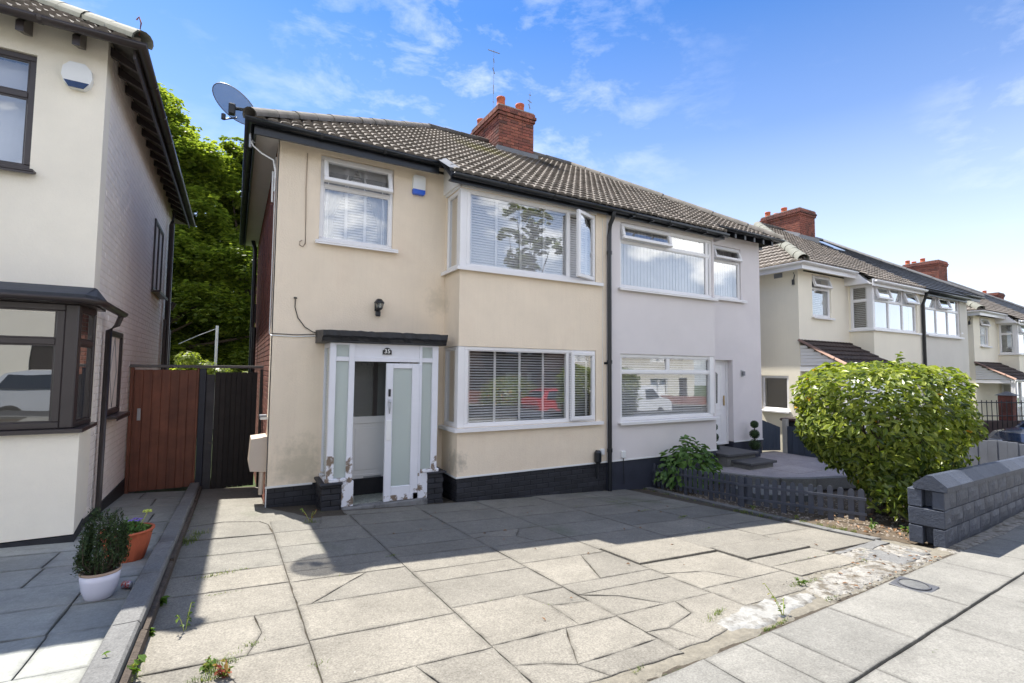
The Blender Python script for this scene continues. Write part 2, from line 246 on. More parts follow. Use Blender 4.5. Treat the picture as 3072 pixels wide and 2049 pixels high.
# ------------------------------------------------------------ builders
def link(o,parent=None):
    COL.objects.link(o)
    if parent is not None:
        o.parent=parent
        if parent.type=='EMPTY' and parent.parent is None: o.matrix_parent_inverse=Matrix.Translation(-parent.location)
    return o
def obj(name,me,parent=None,kind=None,label=None,cat=None,group=None):
    o=bpy.data.objects.new(name,me); link(o,parent)
    if kind: o['kind']=kind
    if label: o['label']=label
    if cat: o['category']=cat
    if group: o['group']=group
    return o
def thing(name,label,cat,loc=(0,0,0),group=None):
    o=bpy.data.objects.new(name,None); o.location=loc; COL.objects.link(o); o['label']=label; o['category']=cat; o.empty_display_size=.2
    if group: o['group']=group
    return o
class MB:
    def __init__(s,M=None): s.v=[];s.f=[];s.m=[];s.sm=[];s.M=M
    def add(s,vs,fs,mi=0,smooth=False):
        b=len(s.v); s.v+=[tuple(v) for v in vs]; s.f+=[tuple(i+b for i in f) for f in fs]; s.m+=[mi]*len(fs); s.sm+=[smooth]*len(fs); return s
    def box(s,x0,x1,y0,y1,z0,z1,mi=0,c=0):
        if x0>x1:x0,x1=x1,x0
        if y0>y1:y0,y1=y1,y0
        if z0>z1:z0,z1=z1,z0
        if not c:
            return s.add([(x0,y0,z0),(x1,y0,z0),(x1,y1,z0),(x0,y1,z0),(x0,y0,z1),(x1,y0,z1),(x1,y1,z1),(x0,y1,z1)],[(0,3,2,1),(4,5,6,7),(0,1,5,4),(1,2,6,5),(2,3,7,6),(3,0,4,7)],mi)
        c=min(c,(x1-x0)*.45,(y1-y0)*.45,(z1-z0)*.45)
        X=(x0,x1);Y=(y0,y1);Z=(z0,z1);vs=[];ix={}
        for i in(0,1):
            for j in(0,1):
                for k in(0,1):
                    sx=c if i==0 else -c; sy_=c if j==0 else -c; sz=c if k==0 else -c
                    for a,d in enumerate(((0,sy_,sz),(sx,0,sz),(sx,sy_,0))):
                        ix[i,j,k,a]=len(vs); vs.append((X[i]+d[0],Y[j]+d[1],Z[k]+d[2]))
        fs=[]
        q=lambda a,L:[ix[(*p,a)] for p in L]
        fs.append(q(0,[(0,0,0),(0,0,1),(0,1,1),(0,1,0)]));fs.append(q(0,[(1,0,0),(1,1,0),(1,1,1),(1,0,1)]))
        fs.append(q(1,[(0,0,0),(1,0,0),(1,0,1),(0,0,1)]));fs.append(q(1,[(0,1,0),(0,1,1),(1,1,1),(1,1,0)]))
        fs.append(q(2,[(0,0,0),(0,1,0),(1,1,0),(1,0,0)]));fs.append(q(2,[(0,0,1),(1,0,1),(1,1,1),(0,1,1)]))
        for i in(0,1):
            for j in(0,1):
                fs.append([ix[i,j,0,0],ix[i,j,1,0],ix[i,j,1,1],ix[i,j,0,1]]); fs.append([ix[i,0,j,0],ix[i,1,j,0],ix[i,1,j,2],ix[i,0,j,2]]); fs.append([ix[0,i,j,1],ix[1,i,j,1],ix[1,i,j,2],ix[0,i,j,2]])
        for i in(0,1):
            for j in(0,1):
                for k in(0,1): fs.append([ix[i,j,k,0],ix[i,j,k,1],ix[i,j,k,2]])
        return s.add(vs,fs,mi)
    def prism(s,pts,z0,z1,mi=0,axis='z',zf=None,c=0):
        # pts CCW list (a,b); axis z: (a,b,h); axis x: (h,a,b); axis y: (a,h,b)
        n=len(pts)
        def P(a,b,h): return (a,b,h) if axis=='z' else ((h,a,b) if axis=='x' else (a,h,b))
        vs=[P(a,b,z0) for a,b in pts]+[P(a,b,z1) for a,b in pts]
        return s.add(vs,[tuple(range(n))[::-1],tuple(range(n,2*n))]+[(i,(i+1)%n,(i+1)%n+n,i+n) for i in range(n)],mi)
    def tube(s,path,r,n=8,mi=0,cap=True,smooth=True):
        path=[Vector(p) for p in path]; rr=r if isinstance(r,(list,tuple)) else [r]*len(path); rings=[]; 
        for i,p in enumerate(path):
            a=path[max(0,i-1)]; b=path[min(len(path)-1,i+1)]; d=(b-a).normalized() if (b-a).length>1e-9 else Vector((0,0,1))
            x=d.cross(Vector((0,0,1))); 
            if x.length<.05: x=d.cross(Vector((1,0,0)))
            x.normalize(); y=d.cross(x)
            rings.append([p+(x*math.cos(t)+y*math.sin(t))*rr[i] for t in [2*PI*k/n for k in range(n)]])
        vs=[v for R in rings for v in R]; fs=[]
        for i in range(len(rings)-1):
            for k in range(n): fs.append((i*n+k,i*n+(k+1)%n,(i+1)*n+(k+1)%n,(i+1)*n+k))
        s.add(vs,fs,mi,smooth)
        if cap: s.add(rings[0],[tuple(range(n))],mi); s.add(rings[-1],[tuple(range(n))[::-1]],mi)
        return s
    def lathe(s,prof,cx,cy,n=20,mi=0,smooth=True,sx=1,sy=1):
        vs=[];fs=[]
        for r,z in prof: vs+=[(cx+r*sx*math.cos(2*PI*k/n),cy+r*sy*math.sin(2*PI*k/n),z) for k in range(n)]
        for i in range(len(prof)-1):
            for k in range(n): fs.append((i*n+k,i*n+(k+1)%n,(i+1)*n+(k+1)%n,(i+1)*n+k))
        return s.add(vs,fs,mi,smooth)
    def sheet(s,pts,mi=0): return s.add(pts,[tuple(range(len(pts)))],mi)
    def mesh(s,name,mats):
        me=bpy.data.meshes.new(name)
        vs=s.v if s.M is None else [tuple(s.M@Vector(v)) for v in s.v]
        me.from_pydata(vs,[],s.f)
        for m in (mats if isinstance(mats,(list,tuple)) else [mats]): me.materials.append(m)
        if s.m: me.polygons.foreach_set('material_index',s.m); me.polygons.foreach_set('use_smooth',s.sm)
        me.update(); return me
    def build(s,name,mats,parent=None,fix=True,**k):
        me=s.mesh(name,mats)
        if fix:
            bm=bmesh.new(); bm.from_mesh(me); bmesh.ops.recalc_face_normals(bm,faces=bm.faces); bm.to_mesh(me); bm.free()
        return obj(name,me,parent,**k)
def T(x,y,z,rz=0): return Matrix.Translation((x,y,z))@Matrix.Rotation(rz,4,'Z')
def shared(name,me,M,parent,**k):
    o=obj(name,me,parent,**k); o.matrix_basis=M if parent is None or not (parent.type=='EMPTY' and parent.parent is None) else M
    return o
# wall with rectangular holes: local (a along wall, z up), thickness along +n
def wall(mb,a0,a1,z0,z1,holes,t0,t1,axis='y',mi=0):
    xs=sorted({a0,a1,*[h[0] for h in holes],*[h[1] for h in holes]}); 
    for i in range(len(xs)-1):
        A,B=xs[i],xs[i+1]
        if B<=a0 or A>=a1: continue
        hs=sorted([(h[2],h[3]) for h in holes if h[0]<=A+1e-6 and h[1]>=B-1e-6]); z=z0
        for (p,q) in hs+[(z1,z1)]:
            if p>z+1e-6:
                if axis=='y': mb.box(A,B,t0,t1,z,p,mi)
                else: mb.box(t0,t1,A,B,z,p,mi)
            z=max(z,q)
# ---- window.  M maps local (x along, y outward negative, z up) to the house; lights: list of dict
def window(parent,M,w,h,cols=None,transom=None,tcols=None,fm=PVC,glass=CLEAR,f=.055,depth=.07,slats=None,vert=None,open_=None,sill=None,name='window',label=None,divs=None,curt=None,slat_dy=.07,slatobj=True,tapes=0,leaded=False,back=None,tilt=.12):
    """cols: x positions of mullions; transom: height of transom bar (from bottom) or None; open_: list of (x0,x1,z0,z1,kind,angle)"""
    mb=MB(M); mb.box(0,w,0,depth,0,f,c=.006); mb.box(0,w,0,depth,h-f,h,c=.006); mb.box(0,f,0,depth,f,h-f,c=.006); mb.box(w-f,w,0,depth,f,h-f,c=.006)
    def row(cs,p,q):
        xs=[f]
        for c in cs: mb.box(c-f*.55,c+f*.55,.002,depth-.002,p,q,c=.006); xs.extend([c-f*.55,c+f*.55])
        xs.append(w-f); return [(xs[i],xs[i+1]) for i in range(0,len(xs),2)]
    if transom:
        mb.box(f,w-f,.001,depth-.004,transom-f*.5,transom+f*.5,c=.006)
        rows=[(f,transom-f*.5,row(cols or [],f,transom-f*.5)),(transom+f*.5,h-f,row(tcols if tcols is not None else (cols or []),transom+f*.5,h-f))]
    else: rows=[(f,h-f,row(cols or [],f,h-f))]
    W=mb.build(name,fm,parent)
    if label: W['label']=label
    opens=open_ or []
    for (p,q,pairs) in rows:
        for (a,b) in pairs:
            o=next((o for o in opens if abs(o[0]-a)<.08 and abs(o[2]-p)<.08),None)
            if o is None:
                g=MB(M); g.box(a,b,.028,.036,p,q); g.build('pane',glass,W)
                bd=MB(M); e=.012
                bd.box(a,b,.012,.028,p,p+e);bd.box(a,b,.012,.028,q-e,q);bd.box(a,a+e,.012,.028,p+e,q-e);bd.box(b-e,b,.012,.028,p+e,q-e); bd.build('glazing_bead',fm,W)
                if leaded:
                    l=MB(M); 
                    k=(a+b)/2; l.tube([(k-(b-a)*.3,.025,(p+q)/2),(k,.025,q-.02),(k+(b-a)*.3,.025,(p+q)/2),(k,.025,p+.02),(k-(b-a)*.3,.025,(p+q)/2)],.004,4); l.build('leading',GREYM,W)
            else:
                kind,ang=o[4],o[5]; sw,sh=b-a,q-p; o0=.022
                if kind=='top': L=M@Matrix.Translation((a,0,q+.01))@Matrix.Rotation(-ang,4,'X')@Matrix.Translation((-o0,-.035,-sh-.01-o0))
                elif kind=='side_l': L=M@Matrix.Translation((a,0,p))@Matrix.Rotation(-ang,4,'Z')@Matrix.Translation((-o0,-.035,-o0))
                else: L=M@Matrix.Translation((b,0,p))@Matrix.Rotation(ang,4,'Z')@Matrix.Translation((-sw-o0,-.035,-o0))
                s=MB(L); W2,H2=sw+2*o0,sh+2*o0; g=.062
                s.box(0,W2,0,.06,0,g,c=.008);s.box(0,W2,0,.06,H2-g,H2,c=.008);s.box(0,g,0,.06,g,H2-g,c=.008);s.box(W2-g,W2,0,.06,g,H2-g,c=.008)
                S=s.build('opening_sash',fm,W)
                g_=MB(L); g_.box(g,W2-g,.028,.034,g,H2-g); g_.build('sash_pane',glass,W)
    if sill:
        s=MB(M); s.box(-sill[0],w+sill[1],-.11,depth*.9,-.035,-.002,c=.008); s.box(-sill[0],w+sill[1],-.11,-.10,-.055,-.035); s.build('window_sill',fm if len(sill)<3 else sill[2],W)
    if slats:
        pitch=slats; me=None; n=int((h-2*f)/pitch); a,b=f*.6,w-f*.6
        sb=MB(); sb.add([(a,-.025,-.005),(b,-.025,-.005),(b,0,0.001),(a,0,0.001),(b,.025,.002),(a,.025,.002),(a,-.025,-.002),(b,-.025,-.002),(b,0,.004),(a,0,.004),(b,.025,.005),(a,.025,.005)],[(0,1,2,3),(3,2,4,5),(6,9,8,7),(9,11,10,8),(0,6,7,1),(5,4,10,11)])
        me=sb.mesh('slat',SLAT)
        for i in range(n):
            o=bpy.data.objects.new('slat',me); link(o,W); o.matrix_basis=M@Matrix.Translation((0,depth+slat_dy,f+.02+i*pitch))@Matrix.Rotation(tilt+random.uniform(-.03,.03),4,'X')
        if tapes:
            for k in range(tapes):
                tx=a+.08+(b-a-.16)*k/max(1,tapes-1); tb=MB(M); tb.box(tx-.021,tx+.021,depth+slat_dy-.031,depth+slat_dy-.029,f,h-f); tb.build('ladder_tape',SLAT,W)
        tb=MB(M); tb.box(a,b,depth+slat_dy-.025,depth+slat_dy+.025,h-f-.005,h-f+.05); tb.build('head_rail',SLAT,W)
    if vert:
        a,b=f,w-f; n=int((b-a)/vert)
        for i in range(n+1):
            x=a+i*vert; L=M@Matrix.Translation((x,depth+.10,0))@Matrix.Rotation(random.uniform(.12,.2),4,'Z')
            vb=MB(L); vb.box(-vert*.55,vert*.55,0,.002,f*.5,h-f*.6); vb.build('vertical_slat',VBLIND,W)
    if curt=='tieback':
        for sgn,x0 in ((1,f),(-1,w-f)):
            vs=[];nn=14; 
            for i in range(nn+1):
                tt=i/nn; z=(h-f)*(1-tt*.98)+.03; wd=(.46*w)*(1-tt**.8)*.98+.04 if tt<.72 else (.46*w)*(1-.72**.8)+.04
                for j in range(9):
                    s_=j/8; vs.append((x0+sgn*wd*s_,depth+.035+.012*math.sin(s_*30),z))
            fs=[(i*9+j,i*9+j+1,(i+1)*9+j+1,(i+1)*9+j) for i in range(nn) for j in range(8)]
            c=MB(M).add(vs,fs,0,True); c.build('net_curtain',VOILEM,W)
    if back: 
        c=MB(M); c.box(f*.5,w-f*.5,depth+.12,depth+.14,f*.5,h-f*.5); c.build('curtain',back,W)
    return W
VOILEM=glassmat('voile',gain=0,milk=.42,milkcol=(.8,.82,.85),rough=.9)
# ---- leaves
def leaf_mesh(name,P,N,U,size,wr,tone,m,fold=.25,curl=.15):
    """P centres, N normals, U direction along leaf; arrays (n,3)"""
    n=len(P); N=N/np.linalg.norm(N,axis=1)[:,None]; U=U-(U*N).sum(1)[:,None]*N; U/=np.linalg.norm(U,axis=1)[:,None]+1e-9; S=np.cross(N,U)
    L=size[:,None]; Wd=(size*wr)[:,None]
    base=P-U*L*.5; tip=P+U*L*.5-N*L*curl; ml=P+S*Wd*.5+N*Wd*fold-U*L*.03; mr=P-S*Wd*.5+N*Wd*fold-U*L*.03
    ml2=P+S*Wd*.38+N*Wd*fold*.7+U*L*.25-N*L*curl*.3; mr2=P-S*Wd*.38+N*Wd*fold*.7+U*L*.25-N*L*curl*.3; mid=P+U*L*.1
    V=np.stack([base,ml,ml2,tip,mr2,mr],1).reshape(-1,3)
    i=np.arange(n)[:,None]*6
    F=np.concatenate([i+[0,5,4,3],i+[0,3,2,1]],1).reshape(-1,4)
    me=bpy.data.meshes.new(name); me.from_pydata(V.tolist(),[],F.tolist()); me.materials.append(m)
    a=me.attributes.new('tone','FLOAT','POINT'); a.data.foreach_set('value',np.repeat(tone,6).astype(np.float32)); me.update(); return me
def simple_leaves(name,P,N,U,size,wr,tone,m):
    n=len(P); N=N/np.linalg.norm(N,axis=1)[:,None]; U=U-(U*N).sum(1)[:,None]*N; U/=np.linalg.norm(U,axis=1)[:,None]+1e-9; S=np.cross(N,U)
    L=size[:,None]*.5; W=(size*wr)[:,None]*.5
    V=np.stack([P-U*L,P+S*W,P+U*L,P-S*W],1).reshape(-1,3); F=(np.arange(n)[:,None]*4+np.arange(4)).tolist()
    me=bpy.data.meshes.new(name); me.from_pydata(V.tolist(),[],F); me.materials.append(m)
    a=me.attributes.new('tone','FLOAT','POINT'); a.data.foreach_set('value',np.repeat(tone,4).astype(np.float32)); me.update(); return me
def rdir(n): 
    v=rng.normal(size=(n,3)); return v/np.linalg.norm(v,axis=1)[:,None]
# ---- paving
def slab(parent,poly,th=.05,m=None,inset=.006,dz=0,tilt=.002,G_=G,name='paving_slab',rough=.004):
    """poly: CCW xy corners; joint gap made by insetting"""
    cx=sum(p[0] for p in poly)/len(poly); cy_=sum(p[1] for p in poly)/len(poly)
    pts=[]
    n=len(poly)
    if sum(poly[i-1][0]*poly[i][1]-poly[i][0]*poly[i-1][1] for i in range(n))<0: poly=poly[::-1]
    for i,(x,y) in enumerate(poly):
        a=Vector(poly[i-1]); b=Vector((x,y)); c=Vector(poly[(i+1)%n]); e1=(b-a).normalized(); e2=(c-b).normalized()
        n1=Vector((-e1.y,e1.x)); n2=Vector((-e2.y,e2.x)); k=1+n1.dot(n2); k=max(k,.35)
        q=b+(n1+n2)*(inset/k); pts.append((q.x,q.y))
        # slightly wavy edge points
        d=(c-b).length; kk=max(1,int(d/(.07 if rough>.0045 else .16)))
        for j in range(1,kk):
            t=j/kk; q2=b.lerp(c,t)+n2*(inset+random.uniform(-.25,.9)*rough); pts.append((q2.x,q2.y))
    tx,ty,tz=random.uniform(-tilt,tilt),random.uniform(-tilt,tilt),random.uniform(-tilt,tilt)+dz
    ztop=lambda x,y: G_(x,y)+tz+tx*(x-cx)*4+ty*(y-cy_)*4
    N=len(pts); ch=.0025; vs=[(x,y,ztop(x,y)-th) for x,y in pts]+[(x,y,ztop(x,y)-ch) for x,y in pts]
    top=[]
    for x,y in pts:
        d=Vector((cx-x,cy_-y)); L=d.length or 1; top.append((x+d.x/L*ch*1.6,y+d.y/L*ch*1.6))
    vs+=[(x,y,ztop(x,y)) for x,y in top]
    inn=[]
    for x,y in top:
        d=Vector((cx-x,cy_-y)); L=d.length or 1; q=min(.030*random.uniform(.5,1.5),L*.45); inn.append((x+d.x/L*q,y+d.y/L*q))
    vs+=[(x,y,ztop(x,y)) for x,y in inn]
    fs=[(i,(i+1)%N,(i+1)%N+N,i+N) for i in range(N)]+[(i+N,(i+1)%N+N,(i+1)%N+2*N,i+2*N) for i in range(N)]+[(i+2*N,(i+1)%N+2*N,(i+1)%N+3*N,i+3*N) for i in range(N)]+[tuple(range(3*N,4*N))]
    # origin at slab centre so Object Info varies, mesh local
    z0=ztop(cx,cy_)
    me=bpy.data.meshes.new(name); me.from_pydata([(x-cx,y-cy_,z-z0) for x,y,z in vs],[],fs); me.materials.append(m); at=me.attributes.new('edge','FLOAT','POINT'); at.data.foreach_set('value',[1.0]*(3*N)+[0.0]*N); me.update()
    o=obj(name,me,parent); o.location=(cx,cy_,z0); return o
# ---- bricks on a plane.  frame: origin O, a-dir A (horizontal), normal Nn outward.
def brick_face(parent,O,A,Nn,w,h,mt,mort,bw=.215,bh=.065,j=.010,proud=.008,maxparts=300,holes=(),name='brick',sort=None,core=True,ang=0,clip=None,off0=0,depth=.03):
    O=Vector(O);A=Vector(A);Nn=Vector(Nn); Z=Vector((0,0,1)); items=[]
    rows=int(math.ceil(h/(bh+j)-1e-6))
    for r in range(rows):
        z0=r*(bh+j); z1=min(z0+bh,h)
        if z1-z0<.01: continue
        x=-(bw+j)*(.5*((r+off0)%2)); 
        while x<w-.01:
            a0=max(x,0); a1=min(x+bw,w)
            if a1-a0>.02:
                bad=any(a1>hh[0] and a0<hh[1] and z1>hh[2] and z0<hh[3] for hh in holes)
                if not bad and (clip is None or clip((a0+a1)/2,(z0+z1)/2)): items.append((a0,a1,z0,z1))
            x+=bw+j
    if sort: items.sort(key=lambda b:sort(O+A*((b[0]+b[1])/2)+Z*((b[2]+b[3])/2)))
    cache={}
    def bmesh_box(mb,a0,a1,z0,z1,oc=None,pr=0):
        c=.004
        o=O if oc is None else Vector((0,0,0))
        P=lambda a,n,z:o+A*a+Nn*n+Z*z
        n0=proud+pr
        vs=[P(a0,-depth,z0),P(a1,-depth,z0),P(a1,-depth,z1),P(a0,-depth,z1),P(a0,n0-c,z0),P(a1,n0-c,z0),P(a1,n0-c,z1),P(a0,n0-c,z1),P(a0+c,n0,z0+c),P(a1-c,n0,z0+c),P(a1-c,n0,z1-c),P(a0+c,n0,z1-c)]
        mb.add(vs,[(0,1,5,4),(1,2,6,5),(2,3,7,6),(3,0,4,7),(4,5,9,8),(5,6,10,9),(6,7,11,10),(7,4,8,11),(8,9,10,11)])
    for (a0,a1,z0,z1) in items[:maxparts]:
        k=(round(a1-a0,3),round(z1-z0,3))
        if k not in cache:
            mb=MB(); bmesh_box(mb,-k[0]/2,k[0]/2,-k[1]/2,k[1]/2,oc=1); cache[k]=mb.mesh(name,mt)
        o=bpy.data.objects.new(name,cache[k]); link(o,parent); o.location=O+A*((a0+a1)/2)+Z*((z0+z1)/2)+Nn*random.uniform(-.0015,.0015)
    if len(items)>maxparts:
        mb=MB()
        for b in items[maxparts:]: bmesh_box(mb,*b,pr=random.uniform(-.0015,.0015))
        mb.build('brickwork',mt,parent,fix=False,kind='stuff')
# ---- roof tiles
TW,TE=.30,.23365
def tile_profile():
    pr=[];W=TW
    for (x,z) in ((0,.0),(.022,-.004),(.028,.009),(.038,.019),(.09,.023),(.137,.019),(.146,.009),(.151,0),(.168,-.004),(.176,.009),(.186,.019),(.24,.023),(.287,.019),(.295,.009),(.300,0)): pr.append((x,z))
    return pr
def tile_mesh(mt,flat=False):
    pr=tile_profile() if not flat else [(0,0),(.297,0)]; mb=MB(); n=len(pr); L=TE+.05; lift=.040; th=.036
    # local: x across, y up the slope, z normal; nose at y=0 raised
    v=[(x,0,z+lift) for x,z in pr]+[(x,L,z+lift*.05) for x,z in pr]+[(x,0.004,z*.55+lift-th) for x,z in pr]+[(x,.05,z*.3+lift-th-.004) for x,z in pr]
    fs=[(i,i+1,i+1+n,i+n) for i in range(n-1)]+[(i+2*n,i+1+2*n,i+1,i) for i in range(n-1)]+[(i+3*n,i+1+3*n,i+1+2*n,i+2*n) for i in range(n-1)]
    mb.add(v,fs,0,False); return mb
def roof_face(parent,O,U,V,poly,mt,under=None,maxparts=300,flat=False,part=True,jit=.003):
    """O origin; U along the eave, V up the slope (unit); poly convex CCW in (u,v)"""
    O=Vector(O);U=Vector(U).normalized();V=Vector(V).normalized();N=U.cross(V).normalized()
    B=Matrix(((U.x,V.x,N.x,O.x),(U.y,V.y,N.y,O.y),(U.z,V.z,N.z,O.z),(0,0,0,1)))
    u0=min(p[0] for p in poly);u1=max(p[0] for p in poly);v0=min(p[1] for p in poly);v1=max(p[1] for p in poly)
    def inside(u,v,e=1e-4):
        for i in range(len(poly)):
            a=poly[i-1];b=poly[i]
            if (b[0]-a[0])*(v-a[1])-(b[1]-a[1])*(u-a[0])<-e: return False
        return True
    base=tile_mesh(mt,flat); me0=base.mesh('roof_tile',mt); L=TE+.05
    rest=bmesh.new(); cnt=0; ctr=[]
    r0=int(math.floor(v0/TE+1e-6)); 
    for r in range(r0,int(math.ceil(v1/TE))):
        for c in range(int(math.floor(u0/TW+1e-6)),int(math.ceil(u1/TW))):
            x,y=c*TW,r*TE; cs=[inside(x+.01,y+.01),inside(x+TW-.01,y+.01),inside(x+TW-.01,y+TE-.01),inside(x+.01,y+TE-.01)]
            if not any(cs) and not inside(x+TW/2,y+TE/2): continue
            ctr.append((x,y,all(cs) and inside(x+.01,y+L-.01) and inside(x+TW-.01,y+L-.01)))
    for (x,y,full) in ctr:
        M=B@Matrix.Translation((x,y,random.uniform(0,jit)))@Matrix.Rotation(random.uniform(-.006,.006),4,'Z')
        me=me0
        if not full:
            bm=bmesh.new(); bm.from_mesh(me0)
            for i in range(len(poly)):
                a=poly[i-1];b=poly[i]; d=Vector((b[0]-a[0],b[1]-a[1],0))
                if d.length<1e-6: continue
                nrm=Vector((d.y,-d.x,0)).normalized(); bmesh.ops.bisect_plane(bm,geom=bm.verts[:]+bm.edges[:]+bm.faces[:],plane_co=Vector((a[0]-x,a[1]-y,0)),plane_no=nrm,clear_outer=True)
            if len(bm.faces)==0: bm.free(); continue
            if part and cnt<maxparts: me=bpy.data.meshes.new('roof_tile'); bm.to_mesh(me); me.materials.append(mt) if not me.materials else None
            else:
                bm.transform(M); tmp=bpy.data.meshes.new('t'); bm.to_mesh(tmp); rest.from_mesh(tmp); bpy.data.meshes.remove(tmp); bm.free(); continue
            bm.free()
        if part and cnt<maxparts:
            o=bpy.data.objects.new('roof_tile',me); link(o,parent); o.matrix_basis=M; cnt+=1
        else:
            tmp=me.copy(); tmp.transform(M); rest.from_mesh(tmp); bpy.data.meshes.remove(tmp)
    if len(rest.faces):
        me=bpy.data.meshes.new('tiling'); rest.to_mesh(me); me.materials.append(mt); obj('tiling',me,parent,kind='stuff')
    rest.free()
    if under is not None:
        N2=-N*.02
        under.sheet([O+U*p[0]+V*p[1]+N2 for p in poly])
def ridge_caps(parent,a,b,r=.10,seg=.42,mt=None,name='ridge_tile',lift=.0,end=False):
    a=Vector(a);b=Vector(b); d=(b-a); L=d.length; d.normalize(); n=max(1,int(round(L/seg))); s=L/n
    side=d.cross(Vector((0,0,1))).normalized(); upv=side.cross(d).normalized()
    mb=MB(); K=9; vs=[]
    for (y,rr) in ((0,r*1.02),(s+.03,r*.96)):
        for o_ in (0,.016):
            for k in range(K): 
                t=PI*(-.08+1.16*k/(K-1)); vs.append((math.cos(t)*(rr-o_),y,math.sin(t)*(rr-o_)*.9))
    fs=[]
    for k in range(K-1):
        fs.append((k,k+1,2*K+k+1,2*K+k)); fs.append((k+K,k,k+1,k+1+K)); fs.append((k+3*K,k+2*K,k+1+2*K,k+1+3*K)); fs.append((k+K,k+1+K,3*K+k+1,3*K+k))
    mb.add(vs,fs,0,True); me=mb.mesh(name,mt)
    for i in range(n):
        p=a+d*(i*s); M=Matrix(((side.x,d.x,upv.x,p.x),(side.y,d.y,upv.y,p.y),(side.z,d.z,upv.z,p.z),(0,0,0,1)))@Matrix.Translation((random.uniform(-.006,.006),0,lift+random.uniform(0,.006)))
        o=bpy.data.objects.new(name,me); link(o,parent); o.matrix_basis=M
def gutter(parent,pts,r=.055,mt=None,name='gutter',brk=True):
    """half-round trough along a horizontal polyline"""
    mb=MB(); K=7; rings=[]
    pts=[Vector(p) for p in pts]
    for i,p in enumerate(pts):
        a=pts[max(0,i-1)];b=pts[min(len(pts)-1,i+1)]; d1=(pts[i]-a).normalized() if i else None; d2=(b-pts[i]).normalized() if i<len(pts)-1 else None
        d=((d1 or d2)+(d2 or d1)).normalized(); side=Vector((d.y,-d.x,0)); sc_=1/max(.5,abs(d.dot(d1 or d2)))
        R=[]
        for rr in (r,r-.006):
            for k in range(K):
                t=PI+PI*k/(K-1); R.append(p+side*math.cos(t)*rr*sc_+Vector((0,0,math.sin(t)*rr)))
        rings.append(R)
    vs=[v for R in rings for v in R]; n=2*K; fs=[]
    for i in range(len(rings)-1):
        for k in range(K-1): fs.append((i*n+k,i*n+k+1,(i+1)*n+k+1,(i+1)*n+k)); fs.append((i*n+K+k,i*n+K+k+1,(i+1)*n+K+k+1,(i+1)*n+K+k))
        fs.append((i*n,i*n+K,(i+1)*n+K,(i+1)*n)); fs.append((i*n+K-1,i*n+n-1,(i+1)*n+n-1,(i+1)*n+K-1))
    for i in (0,len(rings)-1): fs.append(tuple(i*n+k for k in range(K)))
    mb.add(vs,fs,0,True); g=mb.build(name,mt,parent)
    if brk:
        for i in range(len(pts)-1):
            L=(pts[i+1]-pts[i]).length; d=(pts[i+1]-pts[i]).normalized(); side=Vector((d.y,-d.x,0)); m=int(L/.9)
            for k in range(1,m+1):
                p=pts[i]+d*(L*k/(m+1)); b=MB(); K2=8
                for dd in (0,):
                    vs=[]
                    for q in (p-d*.018,p+d*.018):
                        for t in range(K2): a=PI+PI*t/(K2-1); vs.append(q+side*math.cos(a)*(r+.007)+Vector((0,0,math.sin(a)*(r+.007))))
                    b.add(vs,[(t,t+1,t+1+K2,t+K2) for t in range(K2-1)])
                b.build('gutter_bracket',mt,g)
    return g
def pot_tile(parent,x,y,z,r=.10,h=.24):
    mb=MB(); mb.lathe([(r*1.12,z),(r*1.12,z+.03),(r*.98,z+.05),(r*.9,z+h-.05),(r*1.0,z+h-.04),(r*1.0,z+h),(r*.82,z+h),(r*.8,z)],x,y,16)
    return mb.build('chimney_pot',TERRA,parent)
def chimney(parent,x0,x1,y0,y1,z0,z1,pots,parts=True,ivy=True,mt=BRICKC,bands=True):
    C_=MB(); C_.box(x0+.012,x1-.012,y0+.012,y1-.012,z0-.8,z1-.02); C_=C_.build('chimney',MORTAR,parent)
    h=z1-z0-.24
    near=lambda p:(p-CAM).length
    mp=160 if parts else 0
    brick_face(C_,(x0,y0+.004,z0),(1,0,0),(0,-1,0),x1-x0,h,mt,None,maxparts=mp,sort=near,bh=.066,bw=.2)
    brick_face(C_,(x0+.004,y1,z0),(0,-1,0),(-1,0,0),y1-y0,h,mt,None,maxparts=mp,sort=near,bh=.066,bw=.2,off0=1)
    brick_face(C_,(x1-.004,y0,z0),(0,1,0),(1,0,0),y1-y0,h,mt,None,maxparts=0,bh=.066,bw=.2,off0=1)
    k=0
    for (dz,o) in ((0,.028),(.076,.05),(.152,.025)):
        brick_face(C_,(x0-o,y0-o,z0+h+dz),(1,0,0),(0,-1,0),x1-x0+2*o,.074,mt if k!=1 else mt,None,maxparts=mp,sort=near,bh=.066,bw=.2,off0=k,depth=.08)
        brick_face(C_,(x0-o,y1+o,z0+h+dz),(0,-1,0),(-1,0,0),y1-y0+2*o,.074,mt,None,maxparts=mp,sort=near,bh=.066,bw=.2,off0=k+1,depth=.08)
        brick_face(C_,(x1+o,y0-o,z0+h+dz),(0,1,0),(1,0,0),y1-y0+2*o,.074,mt,None,maxparts=0,bh=.066,bw=.2,off0=k+1,depth=.08)
        b=MB(); b.box(x0-o+.01,x1+o-.01,y0-o+.01,y1+o-.01,z0+h+dz,z0+h+dz+.072); b.build('mortar_bed',MORTAR,C_); k+=1
    f=MB(); f.prism([(x0-.01,y0-.01),(x1+.01,y0-.01),(x1+.01,y1+.01),(x0-.01,y1+.01)],z1-.01,z1+.012); f.build('flaunching',MORTAR,C_)
    for (px,py,pr,ph) in pots: pot_tile(C_,px,py,z1,pr,ph)
    return C_
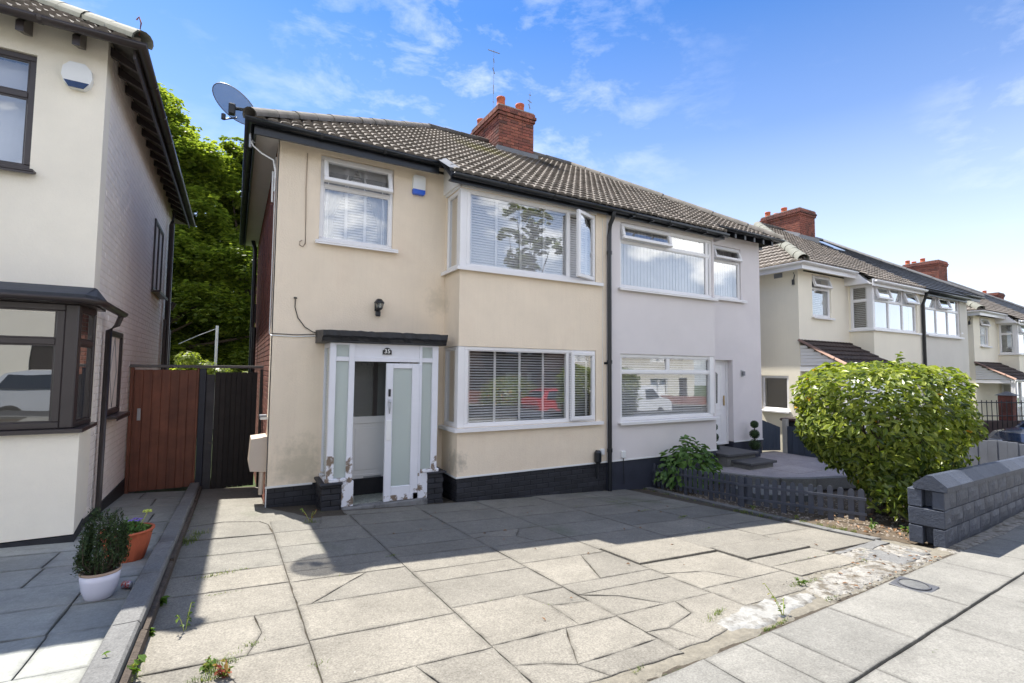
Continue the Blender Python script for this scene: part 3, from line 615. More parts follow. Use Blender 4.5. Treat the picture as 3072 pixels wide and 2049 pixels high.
# ============================================================ GROUND, ROAD, PATHS
def gsheet(name,xs,ys,m,dz=0,kind='structure',zf=G,parent=None,label=None):
    vs=[(x,y,zf(x,y)+dz) for y in ys for x in xs]; n=len(xs)
    fs=[(j*n+i,j*n+i+1,(j+1)*n+i+1,(j+1)*n+i) for j in range(len(ys)-1) for i in range(n-1)]
    me=bpy.data.meshes.new(name); me.from_pydata(vs,[],fs); me.materials.append(m); return obj(name,me,parent,kind=kind)
XS=[-400,-120,-60,-30,-15,-8,-4,-2.2,0,2,4,6,7.5,9,12,16,22,30,45,70,120,400]
gsheet('ground',XS,[-400,-120,-60,-35,-27,-22,-18,-15,-12,-9,-8.6,-8,-7,-6,-5,-4,-3,-2,-1,0,1,2,3,6,12,25,60,120,400],GRASSG,dz=-.16)
ROADZ=-.12
road=gsheet('road',[x for x in XS if -130<x<130],[-15.2,-12,-10,-8.75],ROADM,dz=ROADZ+.02)
# footpath line F(x): back edge of the footpath
def F(x): return -5.31+.075*(x-1.83)-.0006*max(0,x-6)**2*1.0
fp=gsheet('footpath',[-12,-6,-3,0,2,4,6,7.5,10,16,30,60],[-8.55,-7.5,-6.5,-5.9,-5.4,-4.9],BED,dz=-.045)
def strip(x0,x1,y0f,y1f,m,dz=0,tilt=.002,name='paving_slab',parent=fp,inset=.0032,skew=0):
    return slab(parent,[(x0+skew,y0f(x0)),(x1+skew,y0f(x1)),(x1,y1f(x1)),(x0,y1f(x0))],.06,m,inset,dz,tilt,name=name)
Fa=lambda x:F(x); Fb=lambda x:F(x)-.525; Fc=lambda x:F(x)-1.18; Fd=lambda x:F(x)-1.85; Fe=lambda x:F(x)-2.5; Ff=lambda x:-8.5
r1=[-4.2,-3.3,-2.6,-1.7,-.8,.1,.95,1.8,2.16,2.45,3.17,4.15,5.32,6.2,7.1,8.0,8.9,9.8,10.8,11.8,12.8,14,15.5,17,19,21]
for i in range(len(r1)-1): strip(r1[i],r1[i+1],Fb,Fa,FOOTM,dz=0,tilt=.0006,skew=-.03)
r2=[-4,-3,-2.1,-1.2,-.4,.6,1.5,2.54,3.55,4.62,5.6,6.6,7.6,8.6,9.8,11,12.5,14,16,18,21]
for i in range(len(r2)-1): strip(r2[i],r2[i+1],Fc,Fb,FOOTM,dz=-.008,tilt=.0006)
r3=[x+.42 for x in r2]
for i in range(len(r3)-1): strip(r3[i],r3[i+1],Fd,Fc,FOOTM,dz=-.01)
for i in range(len(r2)-1): strip(r2[i],r2[i+1],Fe,Fd,FOOTM,dz=-.01)
for i in range(len(r2)-1): 
    k=slab(fp,[(r2[i],-8.5),(r2[i+1],-8.5),(r2[i+1],Fe(r2[i+1])),(r2[i],Fe(r2[i]))],.06,FOOTM,.005,-.01)
for i in range(-14,30):
    slab(fp,[(i*.91,-8.64),(i*.91+.91,-8.64),(i*.91+.91,-8.5),(i*.91,-8.5)],.16,KERBM,.003,-.005,name='kerb_stone')
# ---- driveway of number 35
drive=gsheet('driveway',[-.83,0,1,2,3,4,5,5.9],[-5.32,-4.5,-3.5,-2.5,-1.5,-.9,-.3,.4,1,2],BED,dz=-.013)
slabn=lambda poly,m=SLABM,**k: slab(drive,poly,.05,m,k.pop('inset',.0035),k.pop('dz',0.0),k.pop('tilt',.0007),**k)
def R(x0,x1,y0,y1): return [(x0,y0),(x1,y0),(x1,y1),(x0,y1)]
cols=[[-.8,0],[0,.87],[.87,1.765],[1.765,2.68],[2.68,3.685],[3.685,4.69],[4.69,5.62]]
rows=[[-5.32,-4.72,-4.21,-3.68,-3.13,-2.68,-2.15,-1.56],
 [-5.32,-4.70,-4.18,-3.64,-3.14,-2.90,-2.62,-2.10,-1.50,-.92],
 [-5.22,-4.68,-4.10,-3.58,-3.30,-2.86,-2.54,-2.04,-1.50,-.93],
 [-5.18,-4.67,-4.28,-4.07,-3.48,-2.90,-2.36,-1.80,-1.22,-.62],
 [-4.94,-4.58,-3.94,-3.40,-2.90,-2.36,-1.80,-1.25,-.62],
 [-4.74,-4.48,-4.26,-3.84,-3.30,-2.76,-2.18,-1.62,-1.05,-.5],
 [-4.40,-3.74,-3.22,-2.78,-2.20,-1.62,-1.05,-.5]]
SKIP={(2,0):1,(1,4):0}
cracked={(0,1):[[(-.8,-4.72),(-.28,-4.72),(-.36,-4.45),(-.45,-4.21),(-.8,-4.21)],[(-.28,-4.72),(0,-4.72),(0,-4.21),(-.45,-4.21),(-.36,-4.45)]],
 (0,2):[[(-.8,-4.21),(-.3,-4.21),(-.22,-3.95),(-.25,-3.68),(-.8,-3.68)],[(-.3,-4.21),(0,-4.21),(0,-3.68),(-.25,-3.68),(-.22,-3.95)]],
 (1,0):[[(0,-5.32),(.45,-5.32),(.50,-5.0),(.43,-4.70),(0,-4.70)],[(.45,-5.32),(.87,-5.32),(.87,-4.70),(.43,-4.70),(.50,-5.0)]],
 (1,3):[[(0,-3.64),(.08,-3.64),(.55,-3.14),(0,-3.14)],[(.08,-3.64),(.87,-3.64),(.87,-3.14),(.55,-3.14)]],
 (2,0):[[(.87,-5.22),(1.25,-5.22),(1.17,-5.06),(1.02,-4.97),(.87,-4.92)],[(.87,-4.92),(1.02,-4.97),(1.17,-5.06),(1.27,-4.86),(1.37,-4.68),(.87,-4.68)],[(1.25,-5.22),(1.765,-5.22),(1.765,-5.03),(1.45,-5.05),(1.17,-5.06)],[(1.17,-5.06),(1.45,-5.05),(1.765,-5.03),(1.765,-4.68),(1.37,-4.68),(1.27,-4.86)]],
 (2,1):[[(.87,-4.68),(1.47,-4.68),(1.48,-4.35),(1.40,-4.10),(.87,-4.10)],[(1.47,-4.68),(1.765,-4.68),(1.765,-4.40),(1.48,-4.35)],[(1.48,-4.35),(1.765,-4.40),(1.765,-4.10),(1.40,-4.10)]],
 (3,0):[[(1.765,-5.18),(2.0,-5.18),(1.93,-4.96),(1.765,-4.94)],[(1.765,-4.94),(1.93,-4.96),(2.24,-4.86),(2.30,-4.67),(1.765,-4.67)],[(2.0,-5.18),(2.68,-5.05),(2.68,-4.67),(2.30,-4.67),(2.24,-4.86),(1.93,-4.96)]],
 (3,1):[[(1.765,-4.67),(2.22,-4.67),(2.02,-4.42),(1.765,-4.28)],[(2.22,-4.67),(2.68,-4.67),(2.68,-4.28),(1.765,-4.28),(2.02,-4.42)]],
 (3,3):[[(1.765,-4.07),(2.14,-4.07),(2.40,-3.48),(1.765,-3.48)],[(2.14,-4.07),(2.68,-4.07),(2.68,-3.48),(2.40,-3.48)]],
 (3,5):[[(1.765,-2.9),(2.3,-2.9),(2.2,-2.65),(1.9,-2.5),(1.765,-2.55)],[(1.765,-2.55),(1.9,-2.5),(2.2,-2.65),(2.4,-2.36),(1.765,-2.36)],[(2.3,-2.9),(2.68,-2.9),(2.68,-2.36),(2.4,-2.36),(2.2,-2.65)]],
 (4,1):[[(2.68,-4.58),(3.2,-4.58),(3.05,-4.3),(2.68,-4.2)],[(3.2,-4.58),(3.685,-4.58),(3.685,-3.94),(2.68,-3.94),(2.68,-4.2),(3.05,-4.3)]],
}
shade={}
for ci,(x0,x1) in enumerate(cols):
    ys=rows[ci]
    for ri in range(len(ys)-1):
        y0,y1=ys[ri],ys[ri+1]; m=SLABM if (y1<-2.2 and not (ci>=4 and y1>-2.6)) else SLABMS
        if (ci,ri) in cracked:
            for q in cracked[(ci,ri)]: slabn(q,m,inset=.0012,tilt=.0012,rough=.0075)
        else:
            dz=random.uniform(-.0006,.0008)
            slabn(R(x0,x1,y0,y1),m,dz={(4,2):.012,(5,2):.014}.get((ci,ri),dz),inset=.009 if (ci,ri) in ((4,2),(5,2)) else .0028)
# lifted slabs: their street-side edges stand proud
concr=MB()
def patch(poly,z_,m,name,dz=.0,th=.05,bumpy=.006,parent=drive,kind=None):
    return slab(parent,poly,th,m,.004,dz,.004,name=name,rough=bumpy*2)
for poly in ([(-.8,-1.55),(0,-1.53),(-.02,-1.05),(-.1,-.85),(-.45,-.75),(-.8,-.9)],[(-.8,-.9),(-.45,-.75),(-.1,-.85),(-.02,-1.05),(0,-1.53),(.42,-1.50),(.50,-.95),(.3,-.5),(0,-.02),(0,1.75),(-.8,1.75)],[(.42,-1.50),(.87,-1.5),(.87,-.92),(.55,-.92)]):
    patch(poly,0,SLABMS,'concrete_infill')
patch([(.84,-.92),(2.1,-.93),(2.1,-.64),(.84,-.64)],0,SLABMS,'concrete_infill')
for x0,x1 in ((2.45,3.685),(3.685,4.69),(4.69,5.62)): patch([(x0,-.62 if x0<3 else -.5),(x1,-.62 if x0<3 else -.5),(x1,-.60 if x0<3 else -.49),(x0,-.60 if x0<3 else -.49)],0,SLABMS,'concrete_infill') if False else None
# stone edging down the right side of the driveway
ex=[(5.62,-4.4),(5.66,-3.9),(5.72,-3.3),(5.80,-2.6),(5.88,-1.9),(5.95,-1.2),(6.1,-.4)]
for i in range(len(ex)-1):
    (xa,ya),(xb,yb)=ex[i],ex[i+1]; slab(drive,[(xa,ya),(xa+.16,ya),(xb+.16,yb),(xb,yb)],.08,KERBM,.006,.012,.004,name='edging_stone',rough=.01)
# broken concrete, bedding and rubble between driveway and footpath
def rough_sheet(name,poly,m,dz,amp,res=.05,parent=None,kind='structure',edge=.03,sc_=6):
    xs=[p[0] for p in poly];ys=[p[1] for p in poly]; x=np.arange(min(xs),max(xs)+res,res); y=np.arange(min(ys),max(ys)+res,res)
    from mathutils import noise as mn
    def dist(px,py):
        d=1e9
        for i in range(len(poly)):
            a=poly[i-1];b=poly[i]; L=math.hypot(b[0]-a[0],b[1]-a[1]); d=min(d,((b[0]-a[0])*(py-a[1])-(b[1]-a[1])*(px-a[0]))/L)
        return d
    idx={};vs=[];fs=[]
    for j,yy in enumerate(y):
        for i,xx in enumerate(x):
            d=dist(xx,yy)+.35*edge*mn.noise(Vector((xx*9,yy*9,0)))*4
            if d>-res*1.2:
                h=max(0,min(1,d/edge)); z=G(xx,yy)+dz*h-.03*(1-h)+amp*h*(mn.noise(Vector((xx*sc_,yy*sc_,1)))+.5*mn.noise(Vector((xx*sc_*3,yy*sc_*3,3))))
                idx[i,j]=len(vs); vs.append((xx,yy,z))
    for j in range(len(y)-1):
        for i in range(len(x)-1):
            k=[(i,j),(i+1,j),(i+1,j+1),(i,j+1)]
            if all(q in idx for q in k): fs.append([idx[q] for q in k])
    me=bpy.data.meshes.new(name); me.from_pydata(vs,[],fs); me.materials.append(m); me.polygons.foreach_set('use_smooth',[True]*len(fs)); return obj(name,me,parent,kind=kind)
rough_sheet('sand_bedding',[(-1,F(-1)-.0),(2.2,F(2.2)),(2.2,-5.0),(-1,-5.22)],SAND,-.006,.004,.04); rough_sheet('sand_bedding',[(2.1,F(2.1)),(5.9,F(5.9)),(5.9,-4.35),(2.1,-4.95)],SAND,-.006,.004,.04)
PATCHM=mat('white_cement',(.30,.295,.275),.9,.2,9,.9,30,.01,dirt=(.13,.12,.10),dirtscale=9,dirtlo=.47,dirthi=.62)
PATCHG=mat('old_concrete_rubble',(.29,.275,.245),.95,.35,12,1.,35,.03,dirt=(.14,.12,.09),dirtscale=10,dirtlo=.5,dirthi=.6)
rough_sheet('cement_patch',[(2.20,-5.20),(2.55,-5.22),(3.30,-5.10),(3.38,-4.97),(3.0,-4.91),(2.62,-4.92),(2.22,-5.02)],PATCHM,.003,.006,.025)
rough_sheet('rubble_strip',[(3.3,-5.16),(4.8,-5.06),(4.7,-4.76),(3.70,-4.80),(3.35,-4.95)],PATCHG,.004,.010,.025); rough_sheet('rubble_strip',[(4.7,-5.06),(5.3,-5.03),(5.75,-4.86),(5.66,-4.42),(4.7,-4.50)],PATCHG,.004,.008,.03)
for poly in ([(4.74,-4.98),(5.12,-4.97),(5.22,-4.62),(4.95,-4.52),(4.74,-4.66)],[(5.15,-4.96),(5.55,-4.92),(5.6,-4.6),(5.25,-4.6)],[(4.74,-4.5),(4.95,-4.5),(5.2,-4.58),(5.6,-4.56),(5.6,-4.42),(4.74,-4.44)]):
    slab(drive,poly,.05,KERBM,.006,.004,.01,name='broken_slab',rough=.02)
# loose stones and leaf litter
def scatter_mesh(name,pts,size,m,kind='stuff',flat=.6):
    mb=MB()
    for (x,y,z) in pts:
        r=size*random.uniform(.5,1.4); a=random.uniform(0,PI); vs=[]
        for k in range(5): t=a+2*PI*k/5; vs.append((x+r*math.cos(t)*random.uniform(.7,1.2),y+r*math.sin(t)*random.uniform(.7,1.2),z))
        vs.append((x+random.uniform(-.2,.2)*r,y,z+r*flat)); b=[(k,(k+1)%5,5) for k in range(5)]; mb.add(vs,b)
    return mb.build(name,m,fix=False,kind=kind)
pts=[]
for _ in range(420):
    x=random.uniform(3.3,5.6); y=random.uniform(F(x)-.0,F(x)+.42); pts.append((x,y,G(x,y)+.002))
for _ in range(130):
    x=random.uniform(1.4,2.4); y=random.uniform(F(x),F(x)+.1); pts.append((x,y,G(x,y)-.02))
scatter_mesh('gravel',pts,.009,PATCHG,flat=.35)
# ---- neighbour's drive (left)
nd=gsheet('neighbour_driveway',[-7,-5,-3,-2.2,-1.6,-1.28,-.95],[-5.6,-4.5,-3.5,-2.5,-1.5,-.5,1,2],BED,dz=-.035)
ny=[-5.6,-5.02,-4.52,-4.0,-3.48,-3.0,-2.5,-2.0,-1.52,-1.05,-.5,.05,.6,1.2,1.8]
off=[.25,.0,.45,.2,.0,.29,.66,.12,.40,.7,.1,.5,.2,.4]
for r in range(len(ny)-1):
    xb=-.965; xs=[]; x=xb
    first={3:.28,4:.28+.01,5:.29,6:.66,7:.68}.get(r,off[r]+.1); x=xb-first; edges=[xb,x]
    while x>-6.6: x-=.88; edges.append(x)
    for i in range(len(edges)-1):
        if ny[r]>-1.2 and edges[i]<-1.9: continue
        slab(nd,[(edges[i+1],ny[r]),(edges[i],ny[r]),(edges[i],ny[r+1]),(edges[i+1],ny[r+1])],.04,SLABN,.0045,random.uniform(-.002,.002),.0015)
# kerb wall between the drives
kw=thing('kerb_wall','low concrete kerb wall dividing the two driveways beside the potted plants','kerb',(-.9,-2,G(-.9,-2)))
yy=-8.4
while yy<1.75:
    y1=min(yy+.915,1.78); g0,g1=G(-.9,yy),G(-.9,y1); mb=MB()
    tl=random.uniform(-.004,.004); x0,x1=-.925+tl,-.795+tl; c=.012
    P=[(x0,-.2),(x1,-.2),(x1,.105),(x1-c,.118),(x0+c,.118),(x0,.105)]
    vs=[(a,yy+.004,g0+b) for a,b in P]+[(a,y1-.004,g1+b) for a,b in P]; n=6
    mb.add(vs,[(5,4,3,2,1,0),(6,7,8,9,10,11)]+[(i,(i+1)%n,(i+1)%n+n,i+n) for i in range(n)]); 
    mb.build('kerb_stone',KERBM,kw); yy=y1
ROT=mat('rotten_timber',(.075,.058,.045),.95,.35,9,.9,30,.02)
yy=-5.2
for k in range(5):
    y1=yy+1.38; mb=MB(); g0,g1=G(-.8,yy),G(-.8,y1); h=.075-.01*(k%2)
    mb.add([(-.793,yy,g0-.1),(-.765,yy,g0-.1),(-.765,yy,g0+h),(-.793,yy,g0+h),(-.793,y1,g1-.1),(-.765,y1,g1-.1),(-.765,y1,g1+h-.012),(-.793,y1,g1+h)],[(0,3,2,1),(4,5,6,7),(0,1,5,4),(1,2,6,5),(2,3,7,6),(3,0,4,7)]); mb.build('edging_board',ROT,kw); yy=y1+.01
# manhole
mp_=thing('water_meter_cover','small square iron cover with an oval lid set in the footpath slabs','cover',(4.25,-5.28,G(4.25,-5.28)))
Mm=T(4.25,-5.285,G(4.25,-5.285)+.012,.10)
b=MB(Mm); b.box(-.125,.125,-.125,.125,-.03,.0,c=.004); b.build('frame',mat('cast_grey',(.09,.092,.10),.5,.15,20,.4,60,.003),mp_)
b=MB(Mm); b.lathe([(.0,.006),(.085,.006),(.092,.002)],0,0,28); b.build('lid',mat('cast_lid',(.13,.13,.125),.6,.15,30,.8,45,.006),mp_)
b=MB(Mm); 
for k in range(28): 
    a=2*PI*k/28; a2=2*PI*(k+1)/28; b.add([(math.cos(t)*r,math.sin(t)*r,z) for t in (a,a2) for (r,z) in ((.093,.001),(.093,.009),(.104,.009),(.104,.001))],[(0,1,5,4),(1,2,6,5),(2,3,7,6)])
b.build('rim',MATS['cast_grey'],mp_)
# ============================================================ HOUSE 35
SL=.66; CS=math.cos(math.atan(SL)); SN=math.sin(math.atan(SL)); EY=-.72; EZ=4.392
def rz(y): return EZ+SL*(y-EY)           # roof surface height at y (front slope)
X2=5.183
def front(x,z,y=0.0,ins=.03): return T(x,y+ins,z)
def west(x,yback,z,ins=.03): return T(x+ins,yback,z,-PI/2)
def east(x,y0,z,ins=.03): return T(x-ins,y0,z,PI/2)
CAMK=lambda p:(p-CAM).length
def rooms(mb,x0,x1,y0,y1,zs):
    for z in zs: mb.box(x0,x1,y0,y1,z-.1,z)
# ---- number 35
H=thing('semi_detached_house','cream rendered semi-detached house with white porch and satellite dish','house',(0,0,-.3))
w=MB()
hw=[(.54,1.57,3.31,4.53),(.92,1.9,-.12,1.80)]
wall(w,.0,2.41,.005,4.72,hw,0.0,.24)
wall(w,2.41,X2,.005,4.44,[(2.41,4.945,.70,1.89),(2.41,4.945,3.055,4.245)],-.585,-.39)
wall(w,-.39,0,.005,4.44,[(-.39,-.03,.70,1.89),(-.39,-.03,3.055,4.245)],2.41,2.60,axis='x')
W35=w.build('wall',CREAM,H)
for q in ((2.40,X2-.002,-.595,-.585),(2.395,2.399,-.595,-.02),(-.008,.56,-.014,0)): MB().box(*q,-.012,.012).build('render_stop_bead',WHITE,H)
m=MB(); m.box(.02,X2,.245,6.3,-.2,-.1); m.box(.02,X2,.245,6.3,2.3,2.4); m.box(2.42,X2,-.385,.245,2.2,2.45); m.box(2.62,X2,-.385,.0,-.2,-.1); m.box(2.42,2.44,.245,3.2,-.1,2.3); m.box(.02,X2,3.2,3.3,-.1,4.6); m.box(2.0,2.1,.245,3.2,2.4,4.6); m.box(.02,X2,-.0,6.3,4.62,4.66); m.box(X2-.02,X2-.005,-.38,6.3,-.5,4.6)
m.build('interior_shell',INT,H)
# side wall of red brick and rear
m=MB(); m.box(.012,.24,.241,6.4,-.6,4.72); m.box(.24,X2,6.2,6.4,-.6,4.72); sw=m.build('side_wall',MORTAR,H)
brick_face(sw,(.012,6.4,-.6),(0,-1,0),(-1,0,0),6.38,5.3,BRICKR,None,maxparts=150,sort=CAMK)
m=MB(); m.box(-.001,.012,.0,.012,-.6,4.7); m.build('corner_bead',WHITE,H)
# plinth
m=MB(); m.box(.012,2.43,.014,.235,-.75,-.013); m.box(2.43,X2-.004,-.572,-.38,-.9,-.013); m.box(2.424,2.62,-.38,.014,-.8,-.013); pl=m.build('plinth',MORTARD,H)
brick_face(pl,(.0,.014,-.75),(1,0,0),(0,-1,0),.62,.735,BLACKB,None,proud=.004)
brick_face(pl,(2.424,-.572,-.9),(1,0,0),(0,-1,0),X2-2.43,.885,BLACKB,None,proud=.004)
brick_face(pl,(2.424,0.0,-.8),(0,-1,0),(-1,0,0),.57,.785,BLACKB,None,proud=.004)
brick_face(pl,(2.2,.014,-.75),(1,0,0),(0,-1,0),.22,.735,BLACKB,None,proud=.004)
# upper window over the porch
window(H,front(.54,3.31),1.03,1.22,transom=.80,open_=[(.055,0,.83,0,'top',.30)],slats=.040,tilt=.85,curt='tieback',sill=(.05,.07),glass=CLEARU,tapes=4,label='small upper window with its top light open')
# bay windows of 35
def corner_post(parent,x,z0,z1): 
    p=MB(); p.box(x,x+.105,-.575,-.47,z0,z1,c=.008); p.build('corner_post',PVC,parent)
for (z0,h,ang,gl,lab) in ((.70,1.19,.10,CLEAR,'lower bay window with slatted blind'),(3.055,1.19,.36,CLEARU,'upper bay window with its right casement open')):
    Wn=window(H,T(2.515,-.57,z0),2.43,h,cols=[1.87],open_=[(1.90,0,.055,0,'side_r',ang)],tilt=.20 if z0<2 else .86,slats=.0405,glass=gl,tapes=6,label=lab)
    window(H,west(2.41,-.03,z0,.015),.44,h,glass=gl,slats=.0405,tapes=1,label='narrow side light of the bay')
    corner_post(H,2.412,z0,z0+h)
    s=MB(); s.prism([(2.345,.0),(2.345,-.655),(5.06,-.655),(5.06,-.50),(2.46,-.50),(2.46,0)],z0-.035,z0-.003); s.box(2.345,5.06,-.655,-.645,z0-.055,z0-.035); s.box(2.345,2.355,-.645,0,z0-.055,z0-.035); s.build('window_sill',PVC,H)
# bay head trim and cheek beside the roof
m=MB(); m.box(2.36,4.96,-.60,-.585,4.245,4.28); m.box(2.395,2.41,-.60,0,4.245,4.28); m.build('window_head_trim',PVC,H)
m=MB(); m.add([(2.36,-.62,4.28),(2.36,.0,4.28),(2.36,.0,4.74),(2.36,-.30,4.66),(2.41,-.62,4.28),(2.41,.0,4.28),(2.41,.0,4.74),(2.41,-.30,4.66)],[(0,1,2,3),(7,6,5,4),(0,4,5,1),(1,5,6,2),(2,6,7,3),(3,7,4,0)]); m.build('bay_cheek_board',PVC,H)
m=MB(); m.add([(2.12,-.36,4.68),(2.18,-.68,4.46),(2.36,-.74,4.44),(2.26,-.33,4.74),(2.19,-.72,4.30),(2.30,-.60,4.28)],[(0,1,2,3),(1,4,5,2),(0,3,5,4)]); m.build('lead_apron',LEAD,H)
# fascia, soffit, gutters
m=MB(); m.box(-.30,2.18,-.275,-.25,4.50,4.70); m.box(-.30,-.275,-.25,6.7,4.50,4.70); m.box(2.2,X2,-.70,-.675,4.245,4.40); m.build('fascia_board',BLACKP,H)
m=MB(); m.box(-.275,2.2,-.25,0.0,4.60,4.62); m.box(-.275,0,.0,6.7,4.60,4.62); m.build('soffit',mat('white_soffit',(.62,.60,.58),.6,.05),H)
m=MB(); m.box(2.2,X2,-.675,-.602,4.28,4.295); m.build('bay_soffit',BLACKP,H)
gutter(H,[(2.18,-.325,4.645),(-.35,-.325,4.665),(-.35,6.75,4.665)],.06,BLACKP)
gutter(H,[(8.22,-.755,4.335),(2.22,-.755,4.355)],.06,BLACKP)
# roof
P0=(-.33,EY,EZ); VV=(0,1,SL)
def V_(y): return (y-EY)/CS
RY=3.2; 
under=MB()
roof_face(H,P0,(1,0,0),VV,[(.0,V_(-.33)),(2.55,V_(-.33)),(2.55,V_(RY-1.0)),(RY-.33,V_(RY-.33))][:0] or [(0,V_(-.33)),(2.55,V_(-.33)),(2.55,V_(2.22))],TILE,under,maxparts=300)
roof_face(H,P0,(1,0,0),VV,[(2.55,V_(EY)),(X2+.33,V_(EY)),(X2+.33,V_(RY)),(RY+.33,V_(RY)),(2.55,V_(2.22))],TILE,under,maxparts=300)
HZ=rz(RY)
under.sheet([(-.33,-.33,rz(-.33)-.02),(RY,RY,HZ-.02),(-.33,6.73,rz(-.33)-.02)]); under.sheet([(-.33,6.73,rz(-.33)-.02),(RY,RY,HZ-.02),(X2,RY,HZ-.02),(X2,6.73,rz(-.33)-.02)])
under.build('roof_deck',TILED,H,fix=False)
ridge_caps(H,(-.36,-.36,rz(-.33)+.03),(RY,RY,HZ+.02),.105,.44,TILED,'hip_tile')
ridge_caps(H,(RY,RY,HZ+.02),(X2,RY,HZ+.02),.11,.44,TILED)
ch=chimney(H,4.70,5.64,2.60,4.02,6.35,7.70,[(4.82,2.74,.105,.24),(5.36,2.78,.11,.24),(4.84,3.86,.10,.22),(5.36,3.86,.10,.22)])
m=MB()
m.prism([(4.62,2.50),(5.72,2.50),(5.72,2.60),(4.62,2.60)],rz(2.55)-.05,rz(2.6)+.09); m.build('lead_flashing',LEAD,H)
# downpipe on the party line
m=MB(); m.tube([(5.20,-.75,4.30),(5.20,-.74,4.2),(5.20,-.66,4.10),(5.20,-.64,3.9),(5.20,-.64,-.56)],.038,10); 
for z in (3.6,1.70,.2): m.tube([(5.20,-.64,z-.03),(5.20,-.64,z+.03)],.047,10)
m.box(5.12,5.28,-.60,-.583,1.66,1.70); m.build('downpipe',BLACKP,H)
m=MB(); m.tube([(.075-.2,6.1,4.62),(-.07,6.1,4.4),(-.07,6.1,-.4)],.045,8); m.tube([(-.07,4.6,2.4),(-.07,4.6,-.4)],.045,8); m.tube([(-.06,4.6,2.9),(-.06,4.6,2.5)],.02,6); m.build('soil_pipe',BLACKP,H)
# thin wires fixed to the render
m=MB(); m.tube([(.36,-.012,4.5),(.355,-.012,4.0),(.365,-.012,3.6),(.37,-.012,3.24),(.34,-.012,3.19),(.30,-.012,3.21),(.30,-.012,3.26),(.33,-.012,3.28)],.006,5); m.build('loose_cable',mat('old_cable',(.36,.28,.21),.7),H)
m=MB(); m.tube([(.27,-.012,2.47),(.27,-.012,2.36),(.31,-.012,2.22),(.40,-.012,2.10),(.50,-.012,2.04),(.60,-.012,2.01)],.006,5); m.tube([(.25,-.02,2.485),(.29,-.02,2.485)],.012,6); m.tube([(-.02,-.014,1.995),(.3,-.012,1.99),(.55,-.012,2.01)],.005,5); m.build('black_cable',BLACKP,H)
m=MB(); m.tube([(-.02,.1,4.4),(-.02,.1,2.0),(-.01,-.012,1.97),(.3,-.012,1.965),(.56,-.012,1.985)],.007,5); m.build('white_cable',WHITE,H); m=MB(); m.tube([(5.08,-.60,4.2),(5.085,-.60,2.6),(5.07,-.60,1.2),(5.09,-.6,.75)],.004,5); m.build('white_cable',WHITE,H)
# ---- porch
PY=-.4825
Pm=MB()
for (a,b,z0,z1) in ((.66,.74,.115,1.88),(.90,.975,-.24,1.88),(1.865,1.905,-.24,1.88),(2.055,2.145,.14,1.88)): Pm.box(a,b,PY,PY+.08,z0,z1,c=.006)
Pm.box(.74,.90,PY+.006,PY+.07,1.64,1.70,c=.004); Pm.box(1.905,2.055,PY+.006,PY+.07,1.64,1.70,c=.004); Pm.box(.975,1.865,PY+.006,PY+.07,1.64,1.70,c=.004)
Pm.box(.74,.90,PY+.006,PY+.07,1.855,1.88);Pm.box(1.905,2.055,PY+.006,PY+.07,1.855,1.88)
Pm.box(.66,.72,-.05,-.002,.15,1.88,c=.004); Pm.box(.665,.71,PY+.08,-.05,1.82,1.88);  Pm.box(2.085,2.145,-.05,-.002,.15,1.88,c=.004); Pm.box(2.09,2.14,PY+.08,-.05,1.82,1.88)
P=Pm.build('porch',WOODW,H,label='white glazed timber porch with peeling paint')
m=MB(); m.box(.64,.90,PY-.02,PY+.1,.085,.13,c=.006); m.box(.64,.74,PY+.1,-.002,.085,.13,c=.006); m.box(.852,1.0,PY-.006,PY+.07,-.24,.085,c=.004); m.box(.655,.745,PY-.003,PY-.0005,.13,.42); m.box(.895,.98,PY-.003,PY-.0005,-.2,.40); m.build('peeling_sill',PEEL,P); m=MB()
m.box(1.905,2.17,PY-.02,PY+.1,.10,.145,c=.006); m.box(2.07,2.17,PY+.1,-.002,.10,.145,c=.006); m.box(1.866,2.01,PY-.006,PY+.07,-.25,.10,c=.004); m.box(2.06,2.14,PY-.003,PY-.0005,.145,.32); m.build('peeling_sill',PEEL,P)
m=MB(); m.box(.975,1.865,PY+.02,PY+.05,1.70,1.88); m.build('fascia_panel',WOODW,P)
for (a,b,z0,z1) in ((.74,.90,.13,1.64),(.74,.90,1.70,1.855),(1.905,2.055,.145,1.64),(1.905,2.055,1.70,1.855)):
    m=MB(); m.box(a,b,PY+.034,PY+.04,z0,z1); m.build('obscured_pane',OBSC,P)
for x in (.685,2.115):
    m=MB(); m.box(x-.003,x+.003,PY+.08,-.05,.13,1.82); m.build('side_pane',OBSC,P)
# sliding door leaf
D=MB(); y0=PY-.012; D.box(1.395,1.49,y0,y0+.045,-.235,1.62,c=.006); D.box(1.755,1.865,y0,y0+.045,-.235,1.62,c=.006); D.box(1.49,1.755,y0,y0+.045,1.55,1.62,c=.006); D.box(1.49,1.755,y0,y0+.045,-.235,-.045,c=.006); D.build('sliding_door',WOODW,P,label='white sliding porch door half open')
m=MB(); m.box(1.49,1.755,y0+.02,y0+.026,-.045,1.55); m.build('door_pane',OBSC,P)
m=MB(); m.box(1.395,1.865,y0-.003,y0-.0005,-.235,-.16); m.box(1.80,1.865,y0-.003,y0-.0005,-.235,-.1); m.build('peeling_door_edge',PEEL,P)
m=MB(); m.box(1.425,1.455,y0-.02,y0,1.17,1.27,c=.004); m.build('door_lock',BLACKP,P)
m=MB(); m.tube([(1.44,y0-.03,1.13),(1.44,y0-.04,1.09)],.018,8); m.tube([(1.425,y0-.02,1.10),(1.432,y0-.035,1.02),(1.44,y0-.03,.94)],.007,6); m.tube([(1.456,y0-.02,1.10),(1.449,y0-.035,1.02),(1.44,y0-.03,.94)],.007,6); m.build('door_knocker',STEEL,P)
